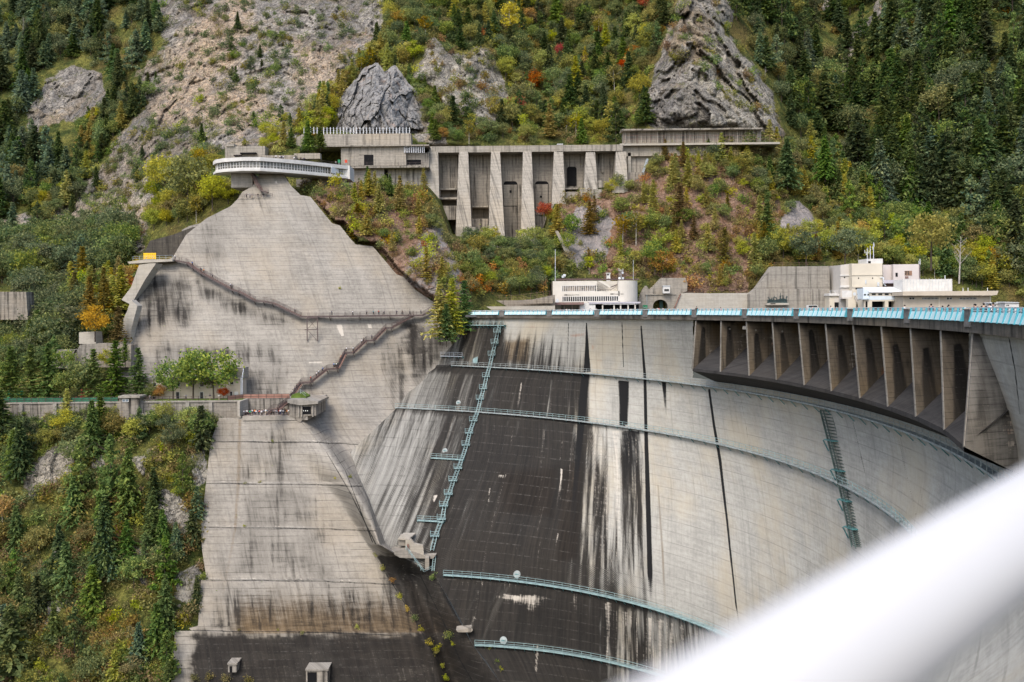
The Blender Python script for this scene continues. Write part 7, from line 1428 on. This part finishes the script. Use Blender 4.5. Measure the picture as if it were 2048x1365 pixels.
for px, t, w_ in ((664,'navy','by the trestle'),(706,'white','second from the trestle'),(733,'grey','third from the trestle'),(747,'teal','fourth along the walkway'),(758,'red','in the middle'),(768,'grey','just right of the one in red'),(793,'navy','left of the stair top'),(804,'black','near the stair top'),(820,'grey','at the stair top'),(842,'navy','at the end near the conifers')):
    person(at_px(PL, px), 1.57*rp.choice((1, -1)), 1, t, 'dark', f'person in {t} strolling on the level walkway, {w_}', 'people strolling on the level walkway')
for px, t in ((744,'navy'),(724,'white'),(727,'black'),(706,'white'),(693,'white'),(682,'orange'),(680,'black'),(676,'green'),(673,'white'),(670,'teal'),(668,'blue'),(645,'blue'),(638,'white'),(633,'white'),(622,'red'),(593,'black'),(589,'navy'),(585,'white'),(580,'black')):
    person(at_px(PS, px), 1.9 if px % 2 else -1.2, 1, t, 'dark', f'person in a {t} top on the zigzag stairway', 'people on the zigzag stairway')
for px, t, w_ in ((350,'white','at its top'),(385,'blue','below the top platform'),(402,'navy','on the small platform'),(408,'orange','right of the small platform'),(425,'grey','a third of the way down'),(461,'white','half way down'),(464,'navy','half way down behind the white one'),(590,'grey','near its lower end')):
    person(at_px(PU, px), -1.4, 1, t, 'dark', f'person in {t} on the upper dark stairway, {w_}', 'people on the upper stairway')
for px, t in ((548,'white'),(556,'white'),(559,'navy'),(562,'white'),(597,'black'),(604,'navy'),(584,'white'),(668,'grey')):
    k = np.interp(px, [431,485,560,600,650,697], [1,3,5,6,7,8]); i = int(k); p = fl[i]+(fl[min(i+1, 8)]-fl[i])*(k-i)+np.array([.2, 2.5]); person((*p, ZR_), rp.uniform(0, 6), 0, t, 'dark', f'person in a {t} top on the roof of the curved white building', 'people on the roof of the curved white building')
for px, r, t, h, w_ in ((1840,1.2,'navy',1.74,'alone, left of the others'),(1856,1.5,'black',1.5,'low, left of a pair'),(1864,1.6,'dark',1.5,'low, right of a pair'),(1877,1.0,'brown',1.62,'before the long building joint'),(1922.5,1.2,'black',1.66,'leftmost of five'),(1928.5,1.0,'navy',1.66,'second of five'),(1931.5,2.4,'grey',1.76,'taller, behind the second of five'),(1942,1.1,'black',1.74,'fourth of five'),(1951,1.2,'white',1.68,'rightmost of five'),(2031,.9,'navy',1.82,'big and dark, at the right end'),(2044,1.2,'brown',1.68,'beside the big dark one'),(1789,1.2,'white',1.66,'before the annex'),(1611,1.2,'grey',1.7,'left of the van'),(1646,1.2,'white',1.66,'right of the van'),(1655,1.4,'black',1.6,'left of the garage'),(1552,1.4,'black',1.6,'below the sculpture'),(1430,1.2,'pink',1.62,'before the long pale wall'),(1382,1.3,'black',1.8,'left of a pilaster')):
    t_ = crest_t(px); q = crest(t_, r, ZB-.02); person(q, rp.uniform(2, 5), 0, t if t != 'dark' else 'black', 'dark', f'person in {t} behind the blue crest railing, {w_}', 'people on the dam crest', h)
crowd([((xof(px, 620, Y), Y, ZP), t) for px, Y, t in ((1122,318,'red'),(1133,320,'white'),(1139,322,'white'),(1146,319,'pink'),(1150,323,'black'),(1162,324,'navy'),(1166,321,'red'),(1178,320,'red'),(1181,324,'white'),(1193,322,'grey'),(1222,324,'black'),(1234,322,'white'),(1246,323,'black'),(1251,321,'navy'),(1262,322,'white'),(1268,324,'grey'),(1308,340,'white'),(1315,341,'white'),(1318,339,'red'),(1326,340,'white'),(960,306,'white'),(972,307,'grey'))], 'on the plaza before the rest house and tunnel', 'people on the plaza', (0, 1.5, 3, -1.5))
crowd([((xof(px, 800, 278.5), 278.5, ZT), t) for px, t in ((136,'red'),(420,'navy'),(372,'grey'),(120,'black'),(300,'grey'),(438,'white'))], 'on the terrace behind its railing', 'people on the terrace')
crowd([(at(px, 397, wY(px, 397)-.6), t) for px, t in ((493,'navy'),(500,'white'),(504,'grey'),(516,'black'),(527,'black'))], 'on the ledge below the curved white building', 'people on the ledge below the curved building')
